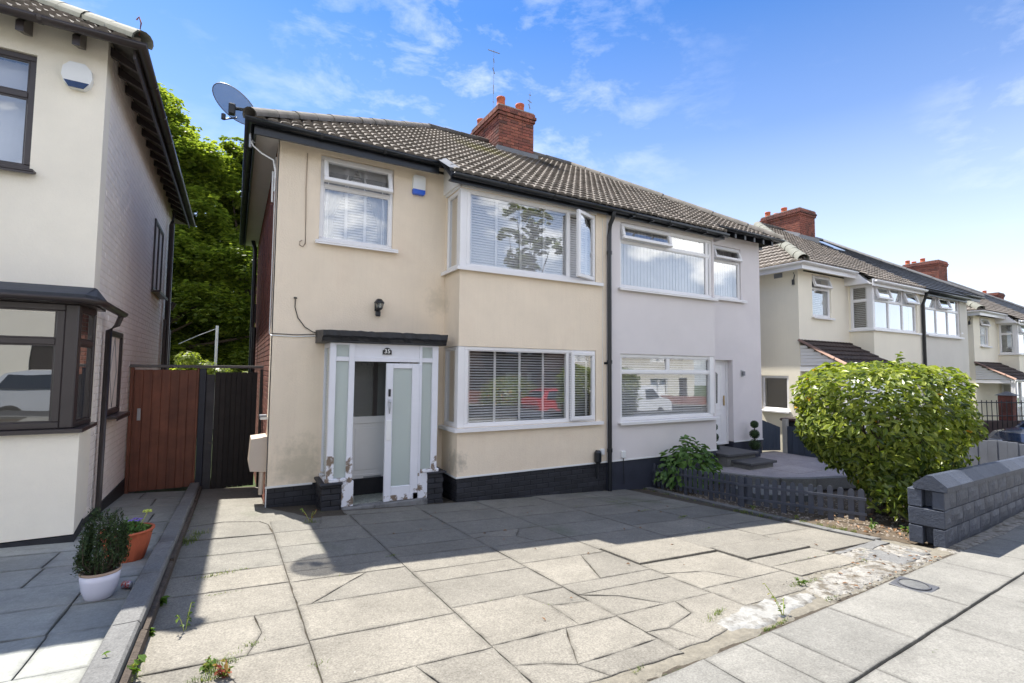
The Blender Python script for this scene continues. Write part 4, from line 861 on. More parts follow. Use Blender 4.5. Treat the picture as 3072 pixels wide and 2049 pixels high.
m=MB(); m.box(1.405,1.475,y0-.012,y0,.58,.85,c=.004); m.build('letter_plate',WHITE,P)
# number plaque
m=MB(); pts=[(-.062,-.045),(.062,-.045),(.062,.012),(.045,.018)]+[(.045*math.cos(t),.018+.03*math.sin(t)) for t in [PI*k/8 for k in range(1,8)]]+[(-.045,.018),(-.062,.012)]
m.prism([(1.40+a,1.785+b) for a,b in pts],PY-.004,PY+.02,axis='y'); m.build('number_plaque',BLACKP,P,label='small black plaque with the number 35 in white')
m=MB(); m.prism([(1.40+a*1.06,1.785+b*1.06) for a,b in pts],PY+.001,PY+.02,axis='y'); m.build('plaque_rim',WHITE,P)
fc=bpy.data.curves.new('number','FONT'); fc.body='35'; fc.size=.078; fc.align_x='CENTER'; fc.align_y='CENTER'; fc.extrude=.0015; fc.materials.append(WHITE); fc.space_character=1.1; fc.offset=.0012
COL.objects.link(ft:=bpy.data.objects.new('number_lettering',fc)); bpy.context.view_layer.update(); fme=bpy.data.meshes.new_from_object(ft.evaluated_get(bpy.context.evaluated_depsgraph_get())); bpy.data.objects.remove(ft); fo=bpy.data.objects.new('number_lettering',fme); link(fo,P); fo.matrix_basis=Matrix.Translation((1.40,PY-.0065,1.782))@Matrix.Rotation(PI/2,4,'X')
# porch roof, weathered black
m=MB(); prof=[(PY-.125,2.035),(PY-.125,1.965),(PY-.10,1.935),(PY-.085,1.90),(PY-.045,1.885),(0,1.885),(0,2.06)]
xs_=[.545+1.69*i/36 for i in range(37)]; vs=[]; rr=random.Random(4)
for i,x in enumerate(xs_):
    j=[rr.uniform(-.005,.006) for _ in prof]
    for k_,(yy_,zz_) in enumerate(prof):
        a_=j[k_] if k_ in (0,1,2,6) else 0; vs.append((x+(rr.uniform(-.006,.006) if i in (0,36) else 0),yy_+(a_*.7 if k_<5 else 0),zz_+a_))
n_=len(prof); m.add(vs,[tuple(range(n_)),tuple(range(36*n_,37*n_))[::-1]]+[(i*n_+k_,i*n_+(k_+1)%n_,(i+1)*n_+(k_+1)%n_,(i+1)*n_+k_) for i in range(36) for k_ in range(n_)]); RF=m.build('porch_roof',BLACKW,H)
# inner front door
m=MB(); m.box(.92,.99,.05,.12,-.12,1.80,c=.005); m.box(1.84,1.90,.05,.12,-.12,1.80,c=.005); m.box(.99,1.84,.05,.12,1.74,1.80,c=.005); ID=m.build('front_door_frame',PVC,H)
m=MB(); m.box(.99,1.84,.065,.11,-.12,.04,c=.004);m.box(.99,1.84,.065,.11,.76,.86,c=.004);m.box(.99,1.08,.065,.11,.04,1.74,c=.004);m.box(1.75,1.84,.065,.11,.04,1.74,c=.004);m.box(1.08,1.75,.065,.11,1.66,1.74,c=.004);m.box(1.08,1.75,.08,.10,.04,.76); m.box(1.12,1.71,.072,.08,.10,.70,c=.004); m.build('front_door',PVC,ID)
m=MB(); m.box(1.08,1.75,.085,.092,.86,1.66); m.build('door_pane',PATT,ID)
m=MB(); m.box(1.36,1.42,.066,.084,.86,1.66); m.build('dark_bar',PVCB,ID)
m=MB(); m.box(1.25,1.50,.060,.066,-.02,.012,c=.002); m.build('draught_strip',STEEL,ID)
m=MB(); m.box(.93,1.85,.30,.32,-.1,1.8); m.build('hall_wall',INTD,H)
m=MB(); m.box(.99,1.87,PY+.08,.05,-.255,-.235); m.build('threshold',mat('checker_tile',(.28,.30,.27),.5,.6,40),H)
m=MB(); m.box(.99,1.87,PY+.07,.045,-.235,-.12); m.build('door_step',INTD,H) if False else None
# porch base piers and step
m=MB(); m.box(.615,.85,PY-.0,-.002,-.45,.07); m.box(2.01,2.24,PY,-.002,-.45,.085); PB=m.build('porch_base',MORTARD,P)
BRB=BLACKB
for (x0,x1,zt) in ((.61,.852,.085),(2.008,2.245,.10)):
    for (xa,ya,A,Nn,wd) in ((x0,PY-.008,(1,0,0),(0,-1,0),x1-x0),(x0-.0,-.002,(0,-1,0),(-1,0,0),-PY)):
        z0=-.43; r=0
        while z0<zt-.02:
            a=0 if r%2==0 else -.11
            while a<wd-.02:
                a0=max(0,a);a1=min(wd,a+.213)
                if a1-a0>.03:
                    mb=MB(); O=Vector((xa,ya,0)); A_=Vector(A);N_=Vector(Nn); q0=O+A_*a0-N_*.02+Vector((0,0,z0)); q1=O+A_*a1+N_*.008+Vector((0,0,min(z0+.065,zt))); mb.box(q0.x,q1.x,q0.y,q1.y,q0.z,q1.z,c=.004); mb.build('brick',BRB,P)
                a+=.223
            z0+=.075; r+=1
m=MB(); m.box(.58,.86,PY-.045,0,.052,.084,c=.008); m.box(2.0,2.28,PY-.045,0,.07,.10,c=.008); m.build('coping',BLACKB,P)
m=MB(); m.box(.86,2.0,PY-.06,PY+.08,-.50,-.243,c=.012); m.build('concrete_step',mat('worn_concrete',(.20,.20,.20),.9,.2,7,.8,50,.01,dirt=(.09,.09,.09),dirtscale=8,dirtlo=.5,dirthi=.7),P)
# ---- fixings on 35
t=thing('alarm_box','white alarm box with blue base beside the upper window over the porch','alarm box',(1.94,0,4.35))
m=MB(); m.prism([(1.85,4.28),(2.04,4.28),(2.04,4.47),(2.02,4.495),(1.87,4.495),(1.85,4.47)],-.07,-.002,axis='y'); m.build('cover',WHITE,t); m=MB(); m.prism([(1.865,4.205),(2.025,4.205),(2.04,4.225),(2.04,4.279),(1.85,4.279),(1.85,4.225)],-.068,-.002,axis='y'); m.build('strobe_lens',BLUEP,t)
t=thing('wall_lamp','black carriage lamp fixed to the cream wall above the porch','lamp',(1.37,0,2.48))
m=MB(); m.box(1.33,1.41,-.02,0,2.38,2.50,c=.004); m.tube([(1.37,-.02,2.41),(1.37,-.09,2.39),(1.37,-.11,2.43)],.012,8); m.lathe([(.0,2.55),(.035,2.545),(.07,2.50),(.075,2.49),(.07,2.485)],1.37,-.11,14); m.lathe([(.045,2.42),(.05,2.41),(.03,2.39),(0,2.38)],1.37,-.11,14)
for k in range(6): a=k*PI/3; m.tube([(1.37+.062*math.cos(a),-.11+.062*math.sin(a),2.488),(1.37+.045*math.cos(a),-.11+.045*math.sin(a),2.415)],.005,5)
m.build('housing',BLACKP,t); m=MB(); m.lathe([(.055,2.485),(.04,2.42)],1.37,-.11,14); m.build('glass',glassmat('lamp_glass',gain=1.2,milk=.3),t)
m=MB(); m.box(1.335,1.405,-.07,-.03,2.30,2.38,c=.012); m.build('motion_sensor',BLACKP,t)
t=thing('electricity_meter_box','beige meter box on the brick side wall beside the dark gate','meter box',(-.1,.3,.4))
m=MB(); m.add([(-.185,.06,.21),(.0,.06,.19),(.0,.06,.64),(-.185,.06,.62),(-.185,.50,.21),(.0,.50,.19),(.0,.50,.64),(-.185,.50,.62),(-.205,.06,.30),(-.205,.50,.30)],[(0,1,2,3,8),(9,7,6,5,4),(0,4,5,1),(3,2,6,7),(8,3,7,9),(0,8,9,4),(1,5,6,2)]); m.build('case',BEIGE,t); m=MB(); m.tube([(-.05,.1,.20),(-.05,.1,-.1)],.03,8); m.build('conduit',BEIGE,t); 
t=thing('outdoor_spotlight','small white security light on the brick corner above the meter box','light',(-.1,.2,.9))
m=MB(); m.box(-.09,0,.12,.24,.86,.90,c=.006); m.build('bracket',WHITE,t); m=MB(); m.box(-.10,-.01,.10,.2,.90,.925,c=.004); m.build('hood',GREYM,t)
# satellite dish
t=thing('satellite_dish','grey mesh satellite dish on a pole at the gutter corner','satellite dish',(-.33,0,4.45))
DM=bpy.data.materials.new('dish_mesh'); DM.use_nodes=True; q=DM.node_tree; bb=q.nodes['Principled BSDF']; bb.inputs['Base Color'].default_value=(.12,.14,.17,1); bb.inputs['Roughness'].default_value=.5; trn=q.nodes.new('ShaderNodeBsdfTransparent'); mxs=q.nodes.new('ShaderNodeMixShader'); mxs.inputs[0].default_value=.70; q.links.new(trn.outputs[0],mxs.inputs[1]); q.links.new(bb.outputs[0],mxs.inputs[2]); q.links.new(mxs.outputs[0],q.nodes['Material Output'].inputs[0])
c0=Vector((-.55,.02,4.915)); vd=(c0-CAM).normalized(); e1=Vector((.78,0,-.62)); e1=(e1-vd*e1.dot(vd)).normalized(); e2=e1.cross(vd).normalized()
if e2.x<0: e2=-e2
n=(vd*.58+e2*.81).normalized(); ex_=e1; ez=n.cross(ex_)
mb=MB(); K=28; vs=[];Rr=6
for i in range(Rr+1):
    r=i/Rr
    for k in range(K): a=2*PI*k/K; p=c0+ex_*math.cos(a)*r*.295+ez*math.sin(a)*r*.275+n*(r*r*.05); vs.append(p)
fs=[(i*K+k,i*K+(k+1)%K,(i+1)*K+(k+1)%K,(i+1)*K+k) for i in range(Rr) for k in range(K)]
mb.add(vs,fs,0,True); mb.build('reflector',DM,t)
mb=MB(); rim=[c0+ex_*math.cos(2*PI*k/K)*.295+ez*math.sin(2*PI*k/K)*.275+n*.05 for k in range(K+1)]; mb.tube(rim,.006,5); mb.build('rim',GREYM,t)
mb=MB(); mb.tube([(-.335,.0,4.42),(-.335,.0,4.70),(-.335,0,4.86)],.018,8); mb.tube([(-.335,0,4.52),(-.28,0,4.5)],.015,6); mb.build('pole',STEEL,t)
mb=MB(); a=c0-n*.02; mb.box(a.x-.04,a.x+.04,a.y-.04,a.y+.04,a.z-.09,a.z+.05,c=.01); mb.tube([a,a.lerp(Vector((-.335,0,4.86)),.6)+Vector((0,0,.03)),(-.29,0,4.86)],.022,8); mb.tube([(-.33,-.03,4.90),(-.25,-.03,4.87)],.02,8); mb.build('mount',BLACKP,t)
lnb=c0+Vector((-.10,-.02,-.20)); mb=MB(); mb.tube([c0+Vector((.05,0,-.13)),lnb],.010,6); mb.build('arm',BLACKP,t); mb=MB(); mb.tube([lnb,lnb+Vector((.0,.0,.07))],.026,8); mb.build('receiver_head',BLACKP,t)
mb=MB(); mb.tube([(-.335,0,4.52),(-.30,-.02,4.44),(-.2,-.03,4.36),(-.06,-.03,4.30),(-.03,.02,4.16),(-.03,.02,3.9)],.011,6); mb.build('cable',WHITE,t)
for (n_,x,z0) in (('cable_clip',-.05,4.02),('cable_clip',-.02,4.05)):
    pass
t=thing('white_cable_conduit','short pair of white plastic conduits on the brick beside the upper left corner','conduit',(-.04,.1,4.0)); mb=MB(); mb.tube([(-.05,.12,4.20),(-.05,.12,3.78)],.014,6); mb.build('conduit',WHITE,t); mb=MB(); mb.tube([(-.03,.03,4.22),(-.03,.03,4.08)],.016,6); mb.build('connector',WHITE,t)
t=thing('black_hose_cover','black rounded gas vent cover low on the cream bay wall','vent cover',(4.94,-.6,.1)); mb=MB(); mb.box(4.88,5.0,-.70,-.586,.0,.22,c=.035); mb.tube([(4.94,-.62,.0),(4.94,-.62,-.25)],.02,6); mb.build('cover',BLACKP,t)
t=thing('white_junction_box','small white box beside the black vent cover on the cream wall','junction box',(5.05,-.6,.2)); mb=MB(); mb.box(5.02,5.10,-.63,-.586,.13,.23,c=.006); mb.build('box',WHITE,t)
t=thing('broadband_box','small white box low on the lilac wall left of the leafy plant','junction box',(5.53,-.6,.1)); mb=MB(); mb.box(5.49,5.58,-.625,-.586,.04,.16,c=.006); mb.build('box',WHITE,t); mb=MB(); mb.tube([(5.535,-.61,.04),(5.53,-.61,-.15),(5.54,-.62,-.4)],.006,5); mb.build('cable',BLACKP,t)
# tv aerials: hair-thin masts on the stack
def aerial(x,y,z0,z1,lab,els,lean=0):
    t=thing('television_aerial',lab,'aerial',(x,y,z0)); mb=MB(); mb.tube([(x,y,z0),(x+lean,y,z1)],.004,5); mb.build('mast',GREYM,t)
    for (z,L,a,d) in els:
        mb=MB(); dx,dy=math.cos(a)*L/2,math.sin(a)*L/2; xx=x+lean*(z-z0)/(z1-z0); mb.tube([(xx-dx,y-dy,z),(xx+dx,y+dy,z+d)],.011,5); mb.build('element',GREYM,t)
aerial(4.88,3.25,7.7,9.45,'tall thin aerial above the left pots of the near chimney',[(9.36,.36,.2,.06),(9.2,.05,.8,-.09),(8.96,.09,.5,-.12),(8.30,.05,1.2,.25),(8.1,.04,.5,.02)])
aerial(5.55,2.7,7.4,8.30,'short aerial beside the right pot of the near chimney',[(8.22,.06,.3,.0),(8.07,.14,.3,-.02),(7.98,.06,.3,-.1),(7.72,.05,.7,.06)],.05)
# ============================================================ HOUSE 37
H7=thing('semi_detached_house','lilac grey rendered house joined to the cream one, white door under a recess','house',(7.8,0,-.4))
w=MB()
wall(w,X2,8.0,.005,4.44,[(5.49,7.965,.665,1.855),(5.49,7.965,3.03,4.22)],-.585,-.39)
wall(w,-.39,0,.005,4.44,[],7.80,8.0,axis='x')
wall(w,8.0,10.37,.005,4.70,[(8.70,9.68,3.19,4.38),(8.40,9.335,-.06,1.815)],0,.24)
w.box(10.13,10.37,.24,6.4,-.9,4.70); w.box(X2,10.37,6.2,6.4,-.9,4.7)
w.build('wall',LILAC,H7)
for q in ((X2+.005,7.999,-.595,-.585),(8.0,8.012,-.595,0),(9.335,10.38,-.012,0),(8.013,8.40,-.012,0)): MB().box(*q,-.012,.012).build('render_stop_bead',WHITE,H7)
m=MB(); m.box(X2,7.99,-.572,-.38,-1.1,-.013);m.box(7.8,7.992,-.38,.014,-1.1,-.013); m.box(7.99,8.40,.012,.235,-1.1,-.013); m.box(9.335,10.36,.012,.235,-1.1,-.013); m.build('plinth',NAVYB,H7)
m=MB(); m.box(X2+.005,10.13,.245,6.2,-.2,-.1); m.box(X2+.005,10.13,.245,6.2,2.3,2.4); m.box(X2+.005,7.8,-.385,.245,2.2,2.45); m.box(X2+.005,7.8,-.385,0.245,-.2,-.1); m.box(X2+.005,10.13,3.2,3.3,-.1,4.6); m.box(8.2,8.3,.245,3.2,-.1,4.6); m.box(X2+.005,10.3,0.0,6.2,4.62,4.66); m.build('interior_shell',INT,H7)
window(H7,front(5.49,3.03,-.585),2.475,1.19,transom=.855,tcols=[1.27,2.34],cols=[2.34],open_=[(.055,0,.88,0,'top',.28)],vert=.085,sill=(.06,.06),glass=CLEARU,label='wide upper window with vertical blinds')
window(H7,front(5.49,.665,-.585),2.475,1.19,transom=.87,tcols=[1.22],f=.06,slats=.045,tilt=.5,sill=(.06,.02),label='wide lower window with horizontal blinds')
m=MB(); m.box(7.85,7.97,-.578,-.50,.72,1.85,c=.006); m.build('corner_post',PVC,H7)
window(H7,front(8.70,3.19),.98,1.19,transom=.86,open_=[(.055,0,.89,0,'top',.32)],vert=.085,sill=(.04,.12),glass=CLEARU)
# door
m=MB(); m.box(8.40,8.455,.125,.20,-.06,1.815,c=.004);m.box(9.28,9.335,.125,.20,-.06,1.815,c=.004);m.box(8.455,9.28,.125,.20,1.76,1.815,c=.004);m.box(8.455,9.28,.125,.2,-.06,-.01,c=.004); DF=m.build('front_door_frame',PVC,H7)
m=MB(); m.box(8.455,9.28,.145,.19,-.01,1.76,c=.003); m.build('front_door',PVC,DF)
for (za,zb) in ((.06,.62),(.70,1.70)):
    m=MB(); m.box(8.60,8.66,.138,.145,za,zb,c=.003); m.box(9.09,9.15,.138,.145,za,zb,c=.003); m.box(8.66,9.09,.138,.145,za,za+.05,c=.003);m.box(8.66,9.09,.138,.145,zb-.05,zb,c=.003); m.build('door_moulding',PVC,DF)
m=MB(); m.prism([(8.72,.80),(8.98,.86),(9.00,1.5),(8.86,1.6),(8.72,1.5)],.134,.144,axis='y'); m.build('door_pane',PATT,DF)
m=MB(); m.box(9.18,9.215,.125,.145,.80,1.02,c=.003); m.tube([(9.195,.12,.93),(9.13,.10,.93)],.010,6); m.build('door_handle',mat('brass',(.55,.40,.18),.3,.05,metal=1),DF)
# roof of 37
u7=MB(); XE=10.70
roof_face(H7,P0,(1,0,0),VV,[(X2+.33,V_(EY)),(8.22+.33,V_(EY)),(8.22+.33,V_(10.37-8.22+RY-.0) if False else V_(2.15)),(XE-.33-RY+.0 if False else 7.50,V_(RY)),(X2+.33,V_(RY))],TILE,u7,maxparts=300)
roof_face(H7,P0,(1,0,0),VV,[(8.22+.33,V_(-.33)),(XE+.33,V_(-.33)),(8.22+.33,V_(2.15))],TILE,u7,maxparts=300)
u7.sheet([(XE,-.33,rz(-.33)-.02),(XE,6.73,rz(-.33)-.02),(7.17,RY,HZ-.02)]); u7.sheet([(X2,RY,HZ-.02),(7.17,RY,HZ-.02),(XE,6.73,rz(-.33)-.02),(X2,6.73,rz(-.33)-.02)])
u7.build('roof_deck',TILED,H7,fix=False)
ridge_caps(H7,(X2,RY,HZ+.02),(7.17,RY,HZ+.02),.11,.44,TILED); ridge_caps(H7,(XE+.02,-.36,rz(-.33)+.03),(7.17,RY,HZ+.02),.105,.44,TILED,'hip_tile')
gutter(H7,[(XE+.03,6.7,4.665),(XE+.03,-.345,4.665),(8.16,-.345,4.655)],.06,BLACKP)
m=MB(); m.box(5.19,8.2,-.70,-.675,4.245,4.40); m.build('fascia_board',BLACKP,H7); m=MB(); m.prism([(-.68,4.25),(0,4.25),(0,4.80),(-.68,4.38)],8.19,8.2,axis='x'); m.build('bay_cheek',LILAC,H7)
m=MB(); m.box(X2,8.18,-.675,-.602,4.28,4.295); m.build('bay_soffit',mat('cream_soffit',(.55,.52,.46),.7),H7)
for i in range(7):
    x=8.42+.33*i
    if x<10.6: m=MB(); m.prism([(-.32,4.49),(-.32,4.60),(0,4.78),(0,4.62)],x-.03,x+.03,axis='x'); m.build('rafter_foot',BLACKP,H7)
for i in range(14): m=MB(); y=.1+.45*i; m.box(10.37,10.66,y,y+.06,4.52,4.62); m.build('rafter_foot',BLACKP,H7)
for i in range(6):
    x=5.6+.48*i; m=MB(); m.box(x-.012,x+.012,-.83,-.66,4.255,4.275); m.build('gutter_bracket',BLACKP,H7)
t=thing('wall_light','small grey down light on the lilac wall right of the white door','light',(9.66,0,1.52)); m=MB(); m.box(9.62,9.70,-.015,0,1.44,1.60,c=.003); m.build('back_plate',STEEL,t); m=MB(); m.tube([(9.66,-.045,1.47),(9.66,-.045,1.57)],.032,12); m.build('tube',GREYM,t)
# ============================================================ HOUSE 33 (left)
XL=-1.72; YL=-.55; DZL=.27
L=thing('semi_detached_house','house with white painted brick side and brown window frames at the left edge','house',(-3,0,-.1))
w=MB(); wall(w,-6.9,XL,.004,5.15,[(-3.31,-2.275,3.50,4.70),(-4.6,-1.80,.95,2.10)],YL,YL+.24); w.build('wall',WHITER,L)
m=MB(); m.box(XL-.24,XL-.012,YL+.24,6.3,-.5,5.15); m.box(-6.9,XL-.24,6.1,6.3,-.5,5.15); sw=m.build('side_wall',MORTW,L)
HL=[(YL+.0,YL+.001,0,0)]
sideholes=[(.93-.0,1.72,.9,1.62)]
# side wall windows (frames sit in front of the brick face)
SW=[(.32,1.06,.95,1.98),(3.45,4.55,2.90,4.18)]
brick_face(sw,(XL-.012,YL+.004,-.12),(0,1,0),(1,0,0),6.84,5.27,BRICKW,None,proud=.003,maxparts=300,sort=CAMK,holes=[(a-YL-.02,b-YL+.02,c+.12-.02,d+.12+.02) for a,b,c,d in SW],bh=.066,bw=.22)
for (a,b,c,d) in SW: window(L,east(XL+.045,a,c,.03),b-a,d-c,fm=PVCB,f=.06,cols=[(b-a)/2] if b-a>1 else None,sill=(.04,.04),back=VBLIND,leaded=(b-a<1))
m=MB(); m.box(-6.9,XL-.24,YL+.24,6.1,2.5,2.6); m.box(-6.9,XL-.24,YL+.24,6.1,4.95,5.0); m.box(-6.9,XL-.24,2.8,2.9,-.1,4.9); m.box(-6.9,XL-.24,YL+.24,6.1,.0,.05); m.build('interior_shell',INT,L)
window(L,front(-3.31,3.50,YL),1.035,1.20,transom=.78,fm=PVCB,f=.06,vert=.09,sill=(.05,.05),glass=CLEARU,label='brown framed upper window with vertical blinds')
m=MB(); m.box(-6.9,XL+.006,YL+.01,YL+.05,-.5,.0); m.box(XL-.008,XL+.008,YL+.02,6.3,-.5,-.06); m.build('plinth',BLACKB,L)
# bay of 33
w=MB(); BX=-1.64; 
w.prism([(-4.6,YL),(-4.6,-1.16),(BX,-1.16),(XL+.02,YL)],.0,.93); w.build('bay_base_wall',WHITER,L)
m=MB(); m.prism([(-4.61,YL),(-4.61,-1.165),(BX+.008,-1.165),(XL+.028,YL)],-.5,-.01); m.build('bay_plinth',BLACKB,L)
m=MB(); m.prism([(-4.65,YL),(-4.65,-1.22),(BX+.03,-1.22),(XL+.09,YL+.02)],.93,.965); m.build('window_sill',PVCB,L)
window(L,front(-3.9,.967,-1.13,.0),2.10,1.15,cols=[.95],transom=.80,fm=PVCB,f=.06,glass=CLEARU,label='brown framed bay window reflecting the street')
window(L,T(-1.70,-1.07,.967,math.radians(86)),.46,1.15,transom=.80,fm=PVCB,f=.05,glass=CLEAR,label='narrow brown side light of the bay')
m=MB(); m.box(-1.80,-1.70,-1.13,-1.03,.967,2.117,c=.008); m.build('corner_post',PVCB,L)
m=MB(); m.box(-3.88,-1.75,-.85,-.83,.98,2.1); m.build('interior_curtain',VBLIND,L) if False else None
m=MB(); m.prism([(-4.7,YL),(-4.7,-1.22),(-1.66,-1.22),(-1.60,-1.12),(-1.62,-.50),(XL+.004,-.50),(XL+.004,YL)],2.118,2.20); m.build('bay_fascia',PVCB,L)
m=MB(); m.add([(-4.72,-1.25,2.205),(-1.64,-1.25,2.205),(-1.58,-1.12,2.205),(-1.60,-.45,2.205),(XL+.012,-.45,2.36),(XL+.012,YL-.01,2.36),(-4.72,YL-.01,2.36)],[(0,1,2,4,5,6),(2,3,4)]); m.add([(-4.72,-1.25,2.18),(-1.64,-1.25,2.18),(-1.58,-1.12,2.18),(-1.60,-.45,2.18),(-4.72,-1.25,2.207),(-1.64,-1.25,2.207),(-1.58,-1.12,2.207),(-1.60,-.45,2.207)],[(0,1,5,4),(1,2,6,5),(2,3,7,6)]); m.build('bay_roof',mat('roofing_felt',(.05,.055,.065),.8,.2,6,.5,40,.006),L,fix=False)
gutter(L,[(-4.7,-1.285,2.175),(-1.645,-1.285,2.17),(-1.555,-1.14,2.17),(-1.565,.08,2.16)],.05,PVCB,brk=False)
m=MB(); m.tube([(-1.57,.0,2.12),(-1.60,.0,2.02),(-1.675,.0,1.95),(-1.675,-.02,-.2)],.029,8); m.build('downpipe',PVCB,L)
# eaves and roof of 33
def rzl(y): return 4.92+SL*(y+.88)
EYL=-.88; XRL=XL+.33; RYL=YL+3.2+.0; 
P33=(-6.9-3.0,EYL,4.92); HX=lambda x:x-P33[0]; vl=lambda y:(y-EYL)/CS
rx=XRL-(RYL-EYL)
uu=MB()
roof_face(L,P33,(1,0,0),VV,[(HX(-6.9),0),(HX(XRL),0),(HX(rx),vl(RYL)),(HX(-6.9),vl(RYL))],TILE,uu,maxparts=200)
zr=rzl(RYL); uu.sheet([(XRL,EYL,4.90),(XRL,6.6,4.90),(rx,RYL,zr)]); uu.sheet([(-6.9,RYL,zr),(rx,RYL,zr),(XRL,6.6,4.9),(-6.9,6.6,4.9)]); uu.build('roof_deck',TILED,L,fix=False)
ridge_caps(L,(XRL+.02,EYL-.02,4.95),(rx,RYL,zr+.02),.11,.44,mat('pale_hip_tile',(.17,.17,.14),.9,.2,6,.5,50,.004),'hip_tile'); ridge_caps(L,(rx,RYL,zr+.02),(-6.9,RYL,zr+.02),.11,.44,TILED)
gutter(L,[(-6.9,EYL+.0,4.925),(XRL+.0,EYL+.0,4.925),(XRL+.0,6.6,4.925)],.055,PVCB)
m=MB(); m.box(XRL-.075,XRL-.05,EYL+.09,6.5,4.80,4.90); m.build('fascia_board',PVCB,L)
for i in range(12):
    x=-1.93-.42*i
    if x>-6.8: m=MB(); m.prism([(EYL+.09,4.79),(EYL+.09,4.89),(YL,5.09),(YL,4.88)],x-.03,x+.03,axis='x'); m.build('rafter_foot',PVCB,L)
for i in range(17): m=MB(); y=-.45+.42*i; m.prism([(XL-.0,4.95),(XRL-.08,4.83),(XRL-.08,4.89),(XL,5.05)],y,y+.06,axis='y'); m.build('rafter_foot',PVCB,L)
m=MB()
for (y,z1) in ((5.15,4.8),(5.42,2.6)): m.tube([(XL+.10,y,z1),(XL+.07,y,z1-.3),(XL+.07,y,-.4)],.05,8)
m.tube([(XL+.16,5.3,2.9),(XL+.10,5.3,2.75)],.05,8); m.tube([(XL+.05,4.95,2.5),(XL+.05,4.95,-.4)],.025,6); m.build('soil_pipe',PVCB,L)
m=MB(); m.tube([(XRL-.02,EYL-.0,5.02),(XRL-.01,EYL+.0,5.16),(XRL-.03,EYL,5.22),(XRL-.05,EYL,5.18)],.008,5); m.build('finial_hook',mat('rust',(.30,.12,.08),.8),L)
t=thing('alarm_box','octagonal white alarm box with dark blue base on the left house','alarm box',(-1.95,YL,4.56))
pts=[(-.125,-.02),(-.10,-.095),(-.06,-.135),(.06,-.135),(.10,-.095),(.125,-.02),(.115,.07),(.06,.13),(-.06,.13),(-.115,.07)]
m=MB(); m.prism([(-1.945+a,4.56+b) for a,b in pts],YL-.075,YL-.002,axis='y'); m.build('cover',WHITE,t)
m=MB(); m.prism([(-1.945+a,4.56+b) for a,b in [(-.10,-.075),(-.06,-.139),(.06,-.139),(.10,-.075)]],YL-.085,YL-.0755,axis='y'); m.build('strobe_lens',mat('dark_blue_plastic',(.012,.04,.12),.2),t)
# ---- gates across the passage
def planks(parent,x0,x1,z0,z1,y,n,m_,name='plank',th=.018,gap=.0022,jag=0):
    b=MB(); b.box(x0+.01,x1-.01,y+th+.004,y+th+.010,z0+.02,z1-.02); b.build('backing',m_,parent)
    wd=(x1-x0)/n
    for i in range(n):
        b=MB(); b.box(x0+i*wd+gap/2,x0+(i+1)*wd-gap/2,y+random.uniform(-.002,.002),y+th,z0+random.uniform(-jag,jag),z1+random.uniform(-jag,jag),c=.003); b.build(name,m_,parent)
t=thing('side_gate','red brown boarded gate with a steel lock plate beside the white brick wall','gate',(-1.3,1.8,-.3))
planks(t,-1.67,-.90,-.26,1.50,1.80,7,REDW); m=MB(); m.box(-1.715,-1.672,1.78,1.84,-.3,1.53,c=.005);m.box(-.90,-.87,1.785,1.84,-.3,1.53,c=.004); m.build('gate_frame',REDW,t)
m=MB(); m.box(-1.615,-1.572,1.79,1.80,.76,.935,c=.003); m.box(-1.60,-1.59,1.775,1.79,.86,.90); m.build('lock_plate',STEEL,t)
t=thing('side_gate','near black boarded gate between the blue post and the cream house','gate',(-.4,1.8,-.4))
planks(t,-.66,-.075,-.33,1.47,1.80,8,DARKW,jag=.004); m=MB(); m.box(-.035,.01,1.78,1.86,-.45,1.52,c=.004); m.build('gate_frame',BLACKP,t); 
m=MB(); m.box(-.66,-.075,1.822,1.85,1.2,1.3); m.box(-.66,-.075,1.822,1.85,0,.1); m.build('ledge',DARKW,t); m=MB(); m.box(-.115,-.095,1.775,1.80,.25,.72,c=.003); m.build('bolt',BLUEP,t) if False else None
t=thing('gate_post','tall dark blue gate post standing between the red gate and the black gate','post',(-.8,1.8,-.4)); m=MB(); m.box(-.865,-.775,1.76,1.86,-.45,1.525,c=.006); m.build('post',mat('midnight_paint',(.012,.016,.030),.5,.2,4,.3,30,.003),t)
m=MB(); m.box(-.775,-.662,1.79,1.83,-.45,1.43,c=.005); m.build('side_board',mat('grey_board',(.045,.045,.05),.7,.3,4,.4,30,.003,dirt=(.20,.13,.07),dirtscale=3,dirtlo=.62,dirthi=.68),t)
m=MB(); m.box(-1.74,.02,1.775,1.86,1.531,1.575,c=.005); m.build('top_rail',mat('weathered_rail',(.12,.115,.11),.8,.2,6,.4,30,.003),t)
